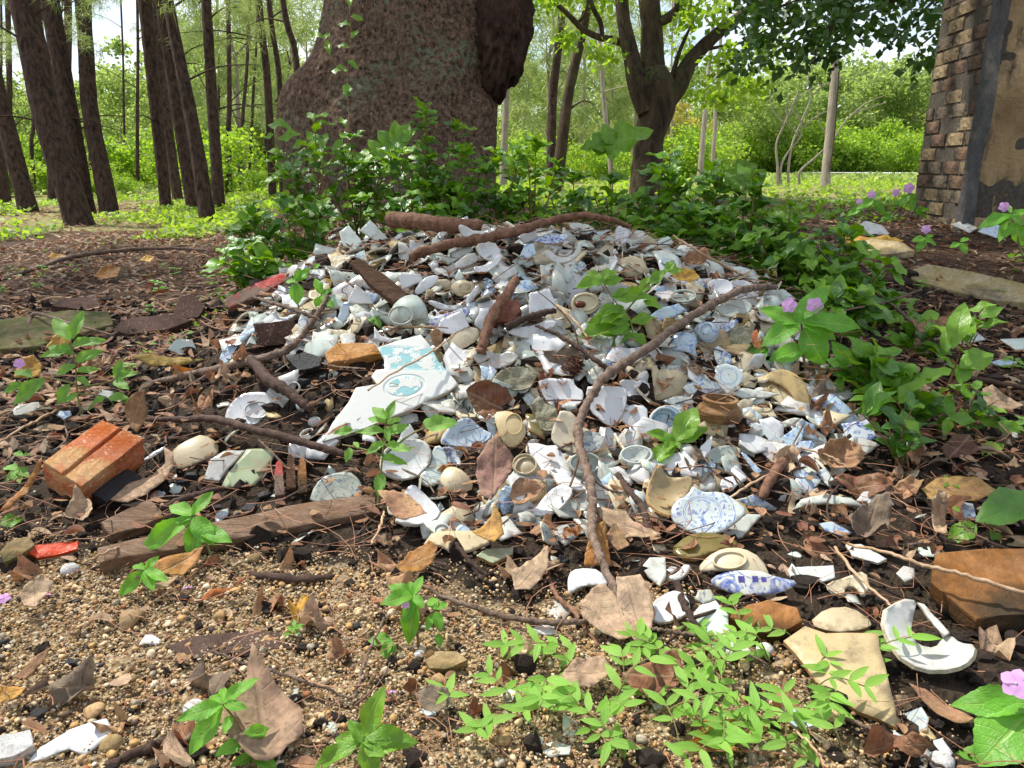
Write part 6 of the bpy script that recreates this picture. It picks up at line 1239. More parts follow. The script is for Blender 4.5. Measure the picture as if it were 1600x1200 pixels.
# ------------------------------------------------------------ dead leaves
def dead_leaf(label, poly, mat, lift=.02, tilt=.4, curl=.25, group=None, seed=None, lean=0):
    A, n = plane_at(poly, tilt, lift, lean); W3 = [onplane(x, y, A, n) for x, y in poly]; c = np.mean(W3, 0)
    q0 = [p-c for p in W3]; far_ = max(q0, key=lambda p: np.linalg.norm(p)); X, Y, Z = frame(n); L0 = np.linalg.norm(far_)
    ya = unit(far_-n*np.dot(far_, n)); xa = np.cross(ya, n); q = [np.array([np.dot(p, xa), np.dot(p, ya)]) for p in q0]
    if sum(q[i-1][0]*q[i][1]-q[i][0]*q[i-1][1] for i in range(len(q))) < 0: q.reverse()
    q = jag(q, L0*.13, L0*.022); v, F_ = fill(q, L0*.12); o = rnd.random()*40; x, y = v[:, 0]/L0, v[:, 1]/L0; r2 = x*x+y*y
    z = L0*(curl*(r2-.35)*.7+curl*1.3*(fbm(x*1.7+o, y*1.7, 3, 4)-.45)+curl*.35*(fbm(x*5+o, y*5, 2, 8)-.4)+.05*np.abs(x)*6*curl)
    z += L0*.03*np.abs(((y*4.5-np.abs(x)*3) % 1)-.5)*curl*4
    hw = max(abs(p[0]) for p in q)/L0; vco = np.c_[x/max(hw, .1), y*.5+.5, 0*x]
    T = c+v[:, :1]*xa+v[:, 1:2]*ya+z[:, None]*n; B = T-n*.0009; nn = len(v); bd = boundary(F_)
    mb = MB(); mb.add(np.concatenate([T, B]), [tuple(f) for f in F_]+[tuple(i+nn for i in reversed(f)) for f in F_]+[(b, a, a+nn, b+nn) for a, b in bd], 0, True, np.concatenate([vco, vco]), rnd.random())
    o = mb.build('dry_leaf', mat, None, org=c); tag(o, label, 'dead leaf', group); PLACED.append(poly); return o
for lb, poly, mt, kw in [
 ('large pinkish dead leaf, left one of the pair at the front', [(907, 942), (925, 921), (945, 915), (962, 932), (975, 962), (984, 1000), (966, 1000), (935, 985), (910, 966)], dry_p, {}),
 ('large pinkish dead leaf, right one of the pair at the front', [(963, 905), (1000, 902), (1018, 930), (1022, 962), (1010, 1008), (990, 1004), (974, 970), (964, 940)], dry_p, {}),
 ('big veined purple brown leaf hanging right of the cream cup side', [(775, 682), (790, 700), (803, 716), (800, 736), (788, 755), (778, 765), (768, 784), (752, 776), (743, 742), (745, 716), (760, 693)], dry('veined_purple_leaf', (.24, .13, .10), (.30, .18, .13)), dict(tilt=.65, lift=.05, curl=.35)),
 ('mustard yellow dead leaf left of the soil filled wedge', [(737, 832), (755, 820), (766, 808), (772, 788), (783, 808), (788, 836), (772, 849), (750, 840)], dry_y and dry('mustard_leaf', (.48, .29, .08), (.42, .24, .06)), dict(lift=.04, tilt=.6)),
 ('long tan dead leaf with curled tip beside the charred block', [(172, 782), (205, 752), (240, 738), (258, 720), (256, 700), (271, 708), (270, 728), (258, 748), (230, 772), (200, 786)], dry_p, dict(lift=.02, curl=.2)),
 ('brown crinkled leaf standing on the orange brick corner', [(193, 640), (205, 618), (226, 608), (230, 650), (216, 678), (204, 668)], dry_o and dry('crinkled_tan_leaf', (.32, .19, .09), (.24, .13, .06)), dict(tilt=.8, lift=.05)),
 ('red brown crumpled leaf between the slab and the yellow dish', [(728, 612), (745, 600), (765, 598), (790, 608), (803, 626), (782, 634), (790, 645), (768, 650), (762, 660), (745, 648), (735, 630)], dry_r, dict(lift=.04, curl=.6, tilt=.6)),
 ('long light brown wavy leaf below the grey bowl edge', [(925, 795), (950, 797), (978, 800), (990, 815), (1018, 828), (1034, 842), (1010, 840), (975, 837), (945, 822)], dry_p, dict(lift=.04, curl=.4)),
 ('tan torn leaf on the gravel below the yellow leaf', [(800, 892), (818, 880), (838, 865), (856, 859), (857, 885), (842, 905), (828, 922), (804, 925)], dry_p, dict(curl=.4)),
 ('glossy red brown leaf under the creeping herbs', [(972, 1056), (990, 1044), (1015, 1036), (1040, 1022), (1058, 1024), (1072, 1055), (1060, 1075), (1030, 1092), (990, 1088)], dry_r, dict(lift=.02, curl=.4)),
 ('large ochre leaf lying flat at the right', [(1438, 765), (1462, 748), (1490, 742), (1530, 748), (1556, 768), (1530, 782), (1480, 784), (1452, 780)], dry_y and dry('large_ochre_leaf', (.44, .27, .09), (.34, .19, .06), .5), dict(lift=.03, curl=.2)),
 ('tan crumpled ball shaped leaf in front of the bold cobalt shard', [(1275, 712), (1295, 695), (1318, 690), (1338, 700), (1350, 720), (1334, 738), (1300, 737), (1282, 726)], dry('tan_ball_leaf', (.36, .21, .11), (.30, .16, .08)), dict(lift=.03, curl=1.1, tilt=.6)),
 ('grey brown curled leaf right of the dark hollow', [(1325, 812), (1345, 795), (1368, 783), (1388, 790), (1392, 812), (1380, 842), (1345, 846), (1330, 832)], dry_g, dict(lift=.03, curl=.9)),
 ('rolled up pale leaf standing at the right front', [(1455, 785), (1466, 770), (1480, 775), (1478, 812), (1480, 838), (1460, 836), (1456, 810)], dry_p, dict(lift=.03, curl=1.2, tilt=.8)),
 ('large brown torn leaf at the bottom left behind the herb', [(338, 1115), (360, 1090), (386, 1060), (395, 1015), (410, 1035), (440, 1075), (470, 1110), (476, 1150), (440, 1190), (400, 1195), (360, 1160)], dry('torn_brown_leaf', (.34, .23, .15), (.25, .16, .10)), dict(curl=.3)),
 ('pinkish leaf with a stalk at the far left gravel', [(30, 930), (45, 910), (65, 900), (84, 912), (66, 935), (56, 954), (38, 948)], dry_p, dict(curl=.4)),
 ('orange brown leaf piece behind the cream long shard', [(617, 888), (640, 862), (670, 848), (684, 856), (676, 880), (655, 895), (632, 902)], dry_o, dict(curl=.4)),
 ('golden brown leaf tucked under the long timber', [(230, 885), (262, 870), (318, 856), (308, 880), (285, 898), (250, 898)], dry_o, dict(curl=.2)),
 ('crumpled pinkish leaf at the foot of the orange brick', [(92, 806), (108, 790), (120, 770), (142, 782), (146, 802), (138, 815), (118, 808)], dry_p, dict(curl=.9)),
 ('brown leaf lying over the white curved rectangular shard', [(590, 770), (615, 765), (640, 772), (660, 795), (668, 808), (645, 812), (620, 808), (604, 790)], dry_b, dict(lift=.05, curl=.3)),
 ('yellow leaf on the litter behind the right hand flowers', [(1305, 374), (1340, 366), (1385, 370), (1412, 380), (1375, 394), (1330, 390)], dry_y, dict(curl=.3)),
 ('fallen yellow leaf on the upper right of the heap', [(1048, 428), (1068, 418), (1086, 424), (1093, 434), (1078, 441), (1058, 438)], dry_y, dict(lift=.05, curl=.3)),
 ('reddish crumpled leaf on the upper right rim of the heap', [(1062, 408), (1075, 395), (1098, 396), (1108, 404), (1094, 412), (1074, 412)], dry_b, dict(lift=.05, curl=.9)),
 ('cream yellow leaf left of the left hand herb', [(22, 592), (30, 562), (52, 555), (66, 572), (62, 588), (40, 592)], dry_y, dict(lift=.03, tilt=.6)),
 ('yellow folded leaf above the left hand herb', [(72, 545), (84, 525), (98, 514), (112, 530), (104, 546), (84, 552)], dry_y, dict(lift=.03, tilt=.6)),
 ('long olive yellow leaf on the left skirt', [(208, 560), (235, 553), (270, 557), (322, 562), (280, 570), (230, 570)], dry_y and dry('olive_yellow_leaf', (.28, .20, .04), (.22, .14, .03)), dict(lift=.03)),
 ('orange brown leaf on the litter far left', [(146, 432), (156, 420), (172, 414), (190, 420), (184, 434), (160, 438)], dry_o, dict(lift=.02)),
 ('yellow leaf on the dark litter at the upper left', [(74, 404), (82, 395), (104, 400), (98, 406)], dry_y, dict(lift=.02)),
 ('pale yellow green leaf beside the low root', [(218, 407), (230, 398), (242, 402), (234, 410)], dry_y, dict(lift=.02)),
 ('brown upright leaf piece left of the long wavy leaf', [(912, 886), (916, 855), (930, 822), (946, 815), (950, 850), (956, 886), (935, 884)], dry_o, dict(tilt=.7, lift=.01)),
 ('light brown leaf piece below the long wavy leaf', [(946, 838), (960, 815), (975, 836), (984, 852), (965, 862)], dry_b, dict(tilt=.6, lift=.03)),
 ('brown cupped leaf above the soil filled white wedge', [(800, 760), (812, 748), (835, 752), (852, 762), (838, 775), (820, 785), (805, 790), (796, 775)], dry_b, dict(tilt=.5, lift=.04, curl=.5)),
 ('brown leaf flap left of the brownish burnt dish', [(672, 520), (682, 512), (692, 520), (688, 545), (676, 540)], dry_b, dict(tilt=.7, lift=.04)),
 ('grey pink draped leaf over the mortar lump by the pine cone', [(848, 552), (870, 544), (900, 540), (922, 550), (910, 566), (880, 568), (858, 566)], dry_g, dict(tilt=.5, lift=.05, curl=.5)),
 ('broad brown leaf at the right edge of the litter', [(1535, 608), (1550, 602), (1575, 620), (1600, 636), (1570, 645), (1540, 642)], dry_p, dict(tilt=.5)),
 ('brown leaf at the far right above the olive seedlings', [(1410, 505), (1435, 498), (1478, 500), (1486, 512), (1455, 520), (1420, 522)], dry_b, dict(tilt=.4)),
 ('dark brown leaf beneath the right hand green leaves', [(1470, 700), (1490, 680), (1515, 682), (1530, 705), (1505, 718), (1478, 716)], dry('umber_leaf', (.09, .045, .03), (.13, .07, .045)), dict(tilt=.4)),
 ('ragged brown leaf mat in front of the tan ball leaf', [(1300, 758), (1330, 745), (1370, 748), (1396, 760), (1380, 775), (1340, 778)], dry_r, dict(curl=.8)),
 ('pale crumpled leaf left of the large ochre leaf', [(1388, 768), (1405, 750), (1425, 745), (1442, 758), (1430, 775), (1402, 780)], dry_b, dict(curl=.8)),
 ('orange curled bark like leaf on the gravel', [(286, 940), (310, 930), (350, 918), (392, 912), (360, 924), (318, 936), (296, 944)], dry('orange_curled_leaf', (.46, .13, .03), (.30, .08, .02)), dict(curl=.8, tilt=.5)),
 ('brown leaf lying left of the small yellow pebble', [(210, 905), (240, 898), (280, 902), (262, 918), (228, 918)], dry_p, dict(curl=.4)),
 ('leaf stained grey at the lower centre of the gravel', [(650, 1085), (672, 1072), (700, 1080), (706, 1100), (684, 1118), (660, 1108)], dry_g, dict(curl=.4)),
 ('brown leaf piece among the herbs at the left', [(875, 1060), (900, 1030), (940, 1025), (960, 1048), (930, 1070), (895, 1076)], dry_p, dict(curl=.4)),
 ('tan leaf on soil at the right of the pointed tile', [(1420, 1070), (1445, 1075), (1500, 1110), (1530, 1135), (1490, 1130), (1445, 1095)], dry_b, dict(curl=.3)),
 ('yellow cut leaf at the left edge of the gravel', [(-10, 1080), (0, 1072), (42, 1075), (28, 1090), (0, 1098)], dry_y, dict(curl=.3)),
 ('long brown leaf edge at the lower left', [(20, 1062), (50, 1030), (80, 1012), (72, 1028), (40, 1062)], dry_b, dict(curl=.3)),
 ('brown curled leaf left of the orange brick', [(0, 802), (15, 782), (30, 762), (55, 730), (66, 718), (64, 735), (40, 768), (16, 800)], dry_o, dict(curl=.4, tilt=.6, lift=.03)),
]: dead_leaf(lb, poly, mt, **kw)
# loose dead leaves, individually placed
dl = [leaf_mesh('dead_leaf_shape', mt, n=9, wid=w_, ser=.12, fold=f_, curl=c_, peak=.45, wave=1.6, seed=s) for s, (mt, w_, f_, c_) in enumerate([(dry_p, .5, .3, .7), (dry_b, .45, .4, .9), (dry_r, .4, .5, .6), (dry_g, .55, .3, 1.0), (dry_p, .6, .2, .4), (dry_o, .42, .35, .6), (dry_b, .7, .3, .8), (dry_y, .45, .2, .4)])]
names = ['pinkish', 'brown', 'red brown', 'grey', 'broad pinkish', 'ochre', 'broad brown', 'yellow']
cnt = 0
while cnt < 235:
    z = rnd.random()
    if z < .30: px, py = rnd.uniform(0, 430), rnd.uniform(375, 640)
    elif z < .58: px, py = rnd.uniform(1230, 1600), rnd.uniform(400, 860)
    elif z < .86: px, py = rnd.uniform(560, 1350), rnd.uniform(560, 900)
    else: px, py = rnd.uniform(0, 1600), rnd.uniform(880, 1190)
    if (covered(px, py) or covered(px, py-14) or covered(px+12, py) or covered(px-12, py)) and rnd.random() < .96: continue
    if .58 <= z < .86 and rnd.random() < .5: continue
    k = rnd.choices(range(8), [5, 6, 3, 3, 3, 2, 3, .7])[0]; P = hit(px, py, .008+(.02 if inpoly(px, py, HEAP) else 0)); a = rnd.random()*6.28; s = rnd.uniform(.04, .085)
    n = unit(Hn(P[0], P[1])+rng.normal(0, .4, 3)+unit(CAM-P)*.2); x, y, z_ = frame(n, (math.cos(a), math.sin(a), 0)); o = link('dry_leaf', dl[k])
    o.matrix_world = Matrix(((x[0]*s, y[0]*s, z_[0]*s, P[0]), (x[1]*s, y[1]*s, z_[1]*s, P[1]), (x[2]*s, y[2]*s, z_[2]*s, P[2]), (0, 0, 0, 1)))
    wz = 'on the left litter' if px < 430 and py < 640 else 'on the right litter' if px > 1230 else 'on the front gravel' if py > 880 else 'on the heap'
    tag(o, '%s%s curled dead leaf %s' % ('large ' if s > .07 else 'small ' if s < .052 else '', names[k], near(px, py)), 'dead leaf', '%s dead leaves %s' % (names[k], wz)); cnt += 1

# ------------------------------------------------------------ masses nobody could count
def scatter_world(n, x0, x1, y0, y1, seed):
    g = np.random.default_rng(seed); return g.uniform(x0, x1, n), y0+(y1-y0)*g.random(n)
def ico(sub):
    import bmesh as _b
    b = _b.new(); _b.ops.create_icosphere(b, subdivisions=sub, radius=1); v = np.array([q.co[:] for q in b.verts]); f = np.array([[q.index for q in t.verts] for t in b.faces]); b.free(); return v, f
def pebbles(name, n, rad, mats_w, region, seed, sub, label, flat=.75):
    g = np.random.default_rng(seed); v0, f0 = ico(sub); X = []
    px = g.uniform(*region[0], n*4); py = g.uniform(*region[1], n*4)
    x = None; Ps = []
    # uniform over the ground: sample in world space and test zone
    xs = g.uniform(-1.3, 1.3, n*6); ys = g.uniform(.62, 1.6, n*6); wb = fbm(xs*2.1+5, ys*2.1, 3, 71)-.45
    gz = (1-ss(1.00, 1.24, ys+.10*xs+wb*.45))*(1-ss(.12, .5, xs+.3*(ys-1)+wb*.7))*(.35+1.4*fbm(xs*3.3+1, ys*3.3, 3, 72)); k = g.random(n*6) < gz*region[2]
    xs, ys = xs[k][:n], ys[k][:n]; n = len(xs)
    r = rad*np.exp(g.normal(0, .38, n)); S = g.uniform(.65, 1.2, (n, 3)); S[:, 2] *= flat
    q = g.normal(size=(n, 3)); ang = g.uniform(0, 6.28, n); V = v0[None]*S[:, None]*(1+.06*g.normal(size=(n, len(v0), 1)).clip(-1.5, 1.5))
    ca, sa = np.cos(ang)[:, None], np.sin(ang)[:, None]; 
    for _ in range(7):
        nd_ = g.normal(size=(n, 1, 3)); nd_ /= np.linalg.norm(nd_, axis=2, keepdims=True); dd_ = (V*nd_).sum(2, keepdims=True); V = V-np.maximum(0, dd_-g.uniform(.45, .8, (n, 1, 1)))*nd_
    V = np.stack([V[..., 0]*ca-V[..., 1]*sa, V[..., 0]*sa+V[..., 1]*ca, V[..., 2]+V[..., 0]*.15*g.normal(size=(n, 1))], -1)*r[:, None, None]
    V += np.stack([xs, ys, H(xs, ys)+r*.35+.006*g.random(n)], -1)[:, None]
    F_ = (f0[None]+(np.arange(n)*len(v0))[:, None, None]).reshape(-1, 3)
    me = fastmesh(name, V.reshape(-1, 3), F_, mats_w, np.repeat(g.random(n), len(v0)), None, sub > 1)
    tag(link(name, me), kind='stuff', label=label)
m = M('gravel_grain', .75, .4); t = m.att('tint'); n_ = m.noise(m.pos(), 160, 4)
r_ = m.nd('ValToRGB'); m.put(r_.inputs[0], t); cr = r_.color_ramp; cr.interpolation = 'CONSTANT'
cols = [(0, (.44, .31, .17)), (.16, (.60, .48, .31)), (.32, (.36, .25, .13)), (.44, (.66, .58, .44)), (.56, (.28, .20, .11)), (.66, (.50, .33, .14)), (.76, (.40, .38, .33)), (.84, (.02, .02, .022)), (.90, (.30, .13, .06)), (.94, (.72, .68, .60)), (.98, (.10, .07, .05))]
while len(cr.elements) < len(cols): cr.elements.new(.5)
for e, (p, c) in zip(cr.elements, cols): e.position = p; e.color = c+(1,)
rc = m.mix(1., r_.outputs[0], (1., .90, .75), 'MULTIPLY'); m.color(m.mix(m.rng(n_, .45, .65), rc, m.mix(.6, rc, (.08, .055, .035)))); gm = m.m
pebbles('gravel', 11500, .0030, gm, ((0, 1), (0, 1), 1.0), 3, 2, 'brown and cream pebbles of the gravel patch at the front')
pebbles('grit', 40000, .0018, gm, ((0, 1), (0, 1), 1.2), 4, 1, 'fine grit between the pebbles')
pebbles('coarse_gravel', 170, .0072, gm, ((0, 1), (0, 1), .8), 5, 2, 'coarser stones scattered in the gravel patch', .6)
def clods(n, seed):
    g = np.random.default_rng(seed); v0, f0 = ico(1); xs = g.uniform(-2.6, 2.6, n*2); ys = .62+3.3*g.random(n*2)**1.6; wb = fbm(xs*2.1+5, ys*2.1, 3, 71)-.45
    gz = (1-ss(1.00, 1.24, ys+.10*xs+wb*.45))*(1-ss(.12, .5, xs+.3*(ys-1)+wb*.7)); k = g.random(n*2) > gz*.8; xs, ys = xs[k][:n], ys[k][:n]; n = len(xs); r = .0045*np.exp(g.normal(0, .5, n))*(1+.3*ys)
    V = v0[None]*g.uniform(.6, 1.3, (n, 1, 3))*(1+.35*g.normal(size=(n, len(v0), 1)).clip(-1.5, 1.5))*r[:, None, None]+np.stack([xs, ys, H(xs, ys)+r*.4], -1)[:, None]
    tag(link('soil_crumbs', fastmesh('soil_crumbs', V.reshape(-1, 3), (f0[None]+(np.arange(n)*len(v0))[:, None, None]).reshape(-1, 3), soilclod, np.repeat(g.random(n), len(v0)), None, False)), kind='stuff', label='dark crumbs of wet soil')
clods(17000, 8)
def strips(name, n, xy, l, w, mat, seed, label, curl=.3, lift=.01, leafy=False, tilt=.25):
    """thin bent blades / needles or little leaf scraps lying on the ground"""
    g = np.random.default_rng(seed); xs, ys = xy(g, n); n = len(xs); a = g.uniform(0, 6.283, n); L_ = l*np.exp(g.normal(0, .3, n)); bend = g.normal(0, curl, n); k = 4
    t = np.linspace(-.5, .5, k+1); ang = a[:, None]+bend[:, None]*t[None]*2; x = xs[:, None]+L_[:, None]*t[None]*np.cos(ang); y = ys[:, None]+L_[:, None]*t[None]*np.sin(ang)
    tz = g.normal(0, tilt, n); z0 = H(xs, ys); z = np.maximum(H(x.ravel(), y.ravel()).reshape(x.shape)+.002, (z0+lift*g.random(n))[:, None]+L_[:, None]*t[None]*tz[:, None])
    prof = (np.sin(np.pi*(np.linspace(0, 1, k+1)*.9+.05))**.7) if leafy else np.ones(k+1); ww = w*np.exp(g.normal(0, .25, n))[:, None]*prof[None]
    nx, ny = -np.sin(ang)*ww, np.cos(ang)*ww; up = (ww*.6) if leafy else ww
    if leafy: cup = g.normal(.3, .5, n)[:, None]*ww
    A = np.stack([x+nx, y+ny, z+(cup if leafy else 0)], -1); B = np.stack([x-nx, y-ny, z+(cup if leafy else 0)], -1); Cc = np.stack([x, y, z+(0 if leafy else up*1.4)], -1)
    V = np.stack([A, Cc, B], 2).reshape(-1, 3); idx = np.arange(n)[:, None, None]*(k+1)*3+np.arange(k)[None, :, None]*3+np.arange(2)[None, None, :]
    F_ = np.stack([idx, idx+1, idx+4, idx+3], -1).reshape(-1, 4); U = np.tile(np.stack([np.tile([-1., 0, 1], k+1), np.repeat(np.linspace(0, 1, k+1), 3), np.zeros(3*(k+1))], -1), (n, 1))
    tag(link(name, fastmesh(name, V, F_, mat, np.repeat(g.random(n), (k+1)*3), U, not leafy)), kind='stuff', label=label)
def near_xy(g, n): x = g.uniform(-2.4, 2.4, n); y = .65+3.2*g.random(n)**1.3; return x, y
def heap_xy(g, n): x = g.normal(0, .8, n); y = g.uniform(1.2, 2.9, n); return x, y
strips('pine_needle_litter', 2600, near_xy, .11, .0006, needle_b, 11, 'fallen pine needles strewn over soil and shards', .5, .03)
strips('heap_litter', 650, heap_xy, .028, .008, dry_b, 53, 'small leaf scraps caught between the shards', .5, .05, True)
strips('heap_litter', 450, heap_xy, .032, .009, dry_r, 54, 'dark leaf scraps caught between the shards', .5, .05, True)
strips('heap_twigs', 260, heap_xy, .10, .0017, stick_d, 55, 'broken twigs lying among the shards', .4, .05)
strips('heap_needles', 900, heap_xy, .12, .0007, needle_b, 12, 'fallen pine needles caught on the heap', .4, .06)
def lit_l(g, n): x = g.uniform(-4.5, -.6, n); y = 1.6+6.5*g.random(n); k = (mound(x, y) < .08); return x[k], y[k]
def lit_r(g, n): x = g.uniform(.9, 5.2, n); y = 1.1+6.5*g.random(n); k = (mound(x, y) < .10); return x[k], y[k]
def lit_b(g, n): x = g.uniform(-1.6, 2., n); y = 3.2+4*g.random(n); return x, y
for k, (mt, nm) in enumerate([(dry_p, 'pinkish'), (dry_b, 'brown'), (dry_r, 'dark red'), (dry_g, 'grey')]):
    strips('leaf_litter', 2300, lit_l, .05, .011, mt, 20+k, nm+' leaf litter of the left ground', .5, .03, True); strips('leaf_litter', 1900, lit_r, .05, .011, mt, 30+k, nm+' leaf litter of the right ground', .5, .03, True)
    strips('leaf_litter', 900, lit_b, .05, .011, mt, 40+k, nm+' leaf litter behind the heap', .5, .03, True)
strips('leaf_litter', 500, near_xy, .022, .006, dry_b, 50, 'small brown leaf scraps of the foreground', .5, .02, True)
strips('leaf_litter', 420, near_xy, .026, .007, dry_p, 51, 'small pinkish leaf scraps of the foreground', .5, .02, True)
strips('twig_litter', 700, lambda g, n: (g.uniform(-4, 4.5, n), 1.2+5.5*g.random(n)), .16, .0022, stick_m, 52, 'small sticks of the litter', .4, .03)
def cover(name, n, xy, size, mat, seed, label, hgt=.06):
    g = np.random.default_rng(seed); xs, ys = xy(g, n); n = len(xs); k = fbm(xs*.9+seed, ys*.5, 3, 81) > .40; xs, ys = xs[k], ys[k]; n = len(xs); P = np.stack([xs, ys, H(xs, ys)+hgt*g.random(n)], -1)
    y = g.normal(size=(n, 3)); y[:, 2] = np.abs(y[:, 2])*.5+.2; y /= np.linalg.norm(y, axis=1)[:, None]; z = g.normal(0, .4, (n, 3))+[0, 0, 1]; x = np.cross(y, z); x /= np.linalg.norm(x, axis=1)[:, None]; s = size*g.uniform(.5, 1.3, n)[:, None]
    V = np.stack([P, P+x*s*.36+y*s*.5, P+y*s, P-x*s*.36+y*s*.5], 1).reshape(-1, 3); U = np.tile(np.array([[0, 0, 0], [1, .5, 0], [0, 1, 0], [-1, .5, 0]], float), (n, 1))
    tag(link(name, fastmesh(name, V, np.arange(4*n).reshape(n, 4), mat, np.repeat(g.random(n), 4), U, False)), kind='stuff', label=label)
strips('leaf_litter', 2600, lambda g, n: (g.uniform(-8, -1, n), 7+8*g.random(n)), .08, .02, dry_p, 56, 'pale fallen leaves under the pines', .5, .03, True)
cover('ground_cover', 30000, lambda g, n: (g.uniform(-9, 1, n), 7.2+11*g.random(n)**1.3), .07, sunleaf, 61, 'low sunlit weeds under the pines', .08)
cover('ground_cover', 24000, lambda g, n: (g.uniform(-2, 14, n), 6.5+14*g.random(n)**1.2), .07, sunleaf, 62, 'low weeds of the clearing', .08)
cover('ground_cover', 12000, lambda g, n: (g.uniform(.8, 6, n), 3.0+5*g.random(n)), .045, mid_l, 63, 'low green weeds between litter at the right', .06)
cover('ground_cover', 1600, lambda g, n: (g.uniform(-4, -.8, n), 2.4+5*g.random(n)), .03, seedl, 64, 'tiny seedlings of the left litter', .03)
cover('ground_cover', 34000, lambda g, n: (g.uniform(-20, 30, n), 18+17*g.random(n)), .16, farleaf, 65, 'grassy field beyond the clearing', .08)
# ------------------------------------------------------------ dark leaved shrubs round the heap
def shrub(label, px, D, ytop, spread, n, kind=('dark', 'mid', 'mid'), size=.108, group='glossy shrubs round the heap', name='shrub', ybase=None, stems=7, zb=None):
    b = at_px(px, D) if ybase is None else hit(px, ybase); Dd = depth(b); h = max(.06, unp(px, ytop, Dd)[2]-b[2]); w = spread/F*Dd
    root = empty(name, b, label, 'shrub' if name == 'shrub' else 'plant', group); tips = []
    for k in range(stems):
        a = rnd.random()*6.28; rr = w*rnd.uniform(.35, 1.)*(1 if k else .2); hh = h*(rnd.uniform(.55, 1.) if k else 1.); e = b+np.array([math.cos(a)*rr, math.sin(a)*rr*.6, hh])
        P = spline([b+rng.normal(0, .01, 3)*[1, 1, 0], b+(e-b)*.45+np.array([0, 0, hh*.16]), e], 6); mb = MB(); tube(mb, P, np.linspace(.004, .0018, len(P))*(.6+h), 5); mb.build('stem', stem_r, root, org=b); tips.append(P)
    for i in range(n):
        P = tips[i % stems]; f = 1-rnd.random()**1.5*.85; q = f*(len(P)-1); j = min(int(q), len(P)-2); c = P[j]+(P[j+1]-P[j])*(q-j); ax = unit(P[j+1]-P[j])
        a = i*2.4+rnd.random(); d = unit(np.cross(ax, [math.cos(a), math.sin(a), .15]))*.9+ax*.35+np.array([0, 0, rnd.uniform(-.25, .35)]); d = unit(d); s = size*rnd.uniform(.6, 1.25)*(.75 if f > .93 else 1)
        kk = rnd.choice(kind) if f < .93 else ('mid' if rnd.random() < .6 else kind[0])
        put_leaf(lv(kk), root, c, c+d*s, (rnd.uniform(-.3, .3), -.35, 1))
    return root
for lb, px, D, yt, sp, n, kw in [
 ('glossy dark shrub at the left foot of the broad tree', 400, 3.5, 318, 55, 60, {}),
 ('dark shrub left of the heap crest', 455, 3.3, 300, 50, 60, {}),
 ('low shrub at the left rim of the heap', 375, 2.9, 375, 40, 46, {}),
 ('tall sprawling shrub in front of the broad trunk, left part', 500, 3.7, 190, 60, 70, {}),
 ('shrub with large leaves low before the broad trunk', 560, 3.9, 215, 60, 75, {}),
 ('dense shrub in the middle before the broad trunk', 620, 3.8, 235, 60, 80, {}),
 ('shrub with a bright leafy top before the broad trunk', 668, 4.0, 165, 45, 75, dict(kind=('mid', 'dark'), size=.095)),
 ('shrub right of the bright leafy topped one', 715, 3.8, 235, 50, 75, {}),
 ('low dense shrub behind the thick crest branch', 650, 3.5, 285, 70, 80, {}),
 ('shrub at the right foot of the broad trunk', 775, 3.7, 240, 50, 75, {}),
 ('leafy shrub under the reddish slim trunk', 835, 3.7, 225, 55, 75, {}),
 ('low shrub behind the heap crest, right of centre', 890, 3.9, 268, 50, 60, {}),
 ('shrub below the forked tree, left part', 960, 3.7, 275, 55, 70, {}),
 ('round dark shrub below the forked tree', 1040, 3.6, 240, 65, 95, dict(stems=9)),
 ('dark shrub right of the forked tree base', 1100, 3.5, 255, 60, 90, dict(stems=9)),
 ('lower dark shrub at the right rim of the heap', 1070, 3.2, 320, 60, 70, {}),
 ('dark shrub behind the right end of the long branch', 1170, 3.3, 285, 60, 90, dict(stems=9)),
 ('spreading low shrub right of the heap', 1230, 3.2, 320, 60, 80, {}),
 ('low shrub behind the pink flowered plant', 1290, 3.0, 360, 60, 75, {}),
 ('low shrub at the left of the pale yellow rock', 1345, 2.9, 400, 60, 65, {}),
 ('creeping shrub right of the pink flowered plant', 1330, 2.5, 455, 60, 60, {}),
]: shrub(lb, px, D, yt, sp*1.25, int(n*2.1), **kw)
for lb, px, yb, yt, sp, n, kw in [
 ('glossy low plant left of the bold cobalt shard', 1330, 620, 555, 60, 34, {}),
 ('broad leaved glossy plant in the right middle ground', 1420, 680, 580, 70, 34, dict(size=.095)),
 ('dark leaved plant in front of the bold cobalt shard', 1400, 735, 625, 75, 24, dict(size=.085, kind=('big',))),
 ('mixed green plant at the right edge of the picture', 1500, 690, 600, 60, 24, dict(size=.07, kind=('bigm', 'dark'))),
 ('upright sprig with one pale top leaf at the right', 1490, 620, 480, 40, 14, dict(size=.095, kind=('bigm', 'mid'), stems=3)),
 ('glossy plant before the right hand rocks', 1420, 560, 500, 60, 30, {}),
 ('low plant under the bare arching twig', 1370, 520, 455, 50, 34, {}),
 ('small green sprig behind the dead leaf ball', 1380, 660, 590, 40, 14, dict(kind=('mid',))),
]: shrub(lb, px, 0, yt, sp, n, ybase=yb, name='low_plant', stems=kw.pop('stems', 5), **kw)

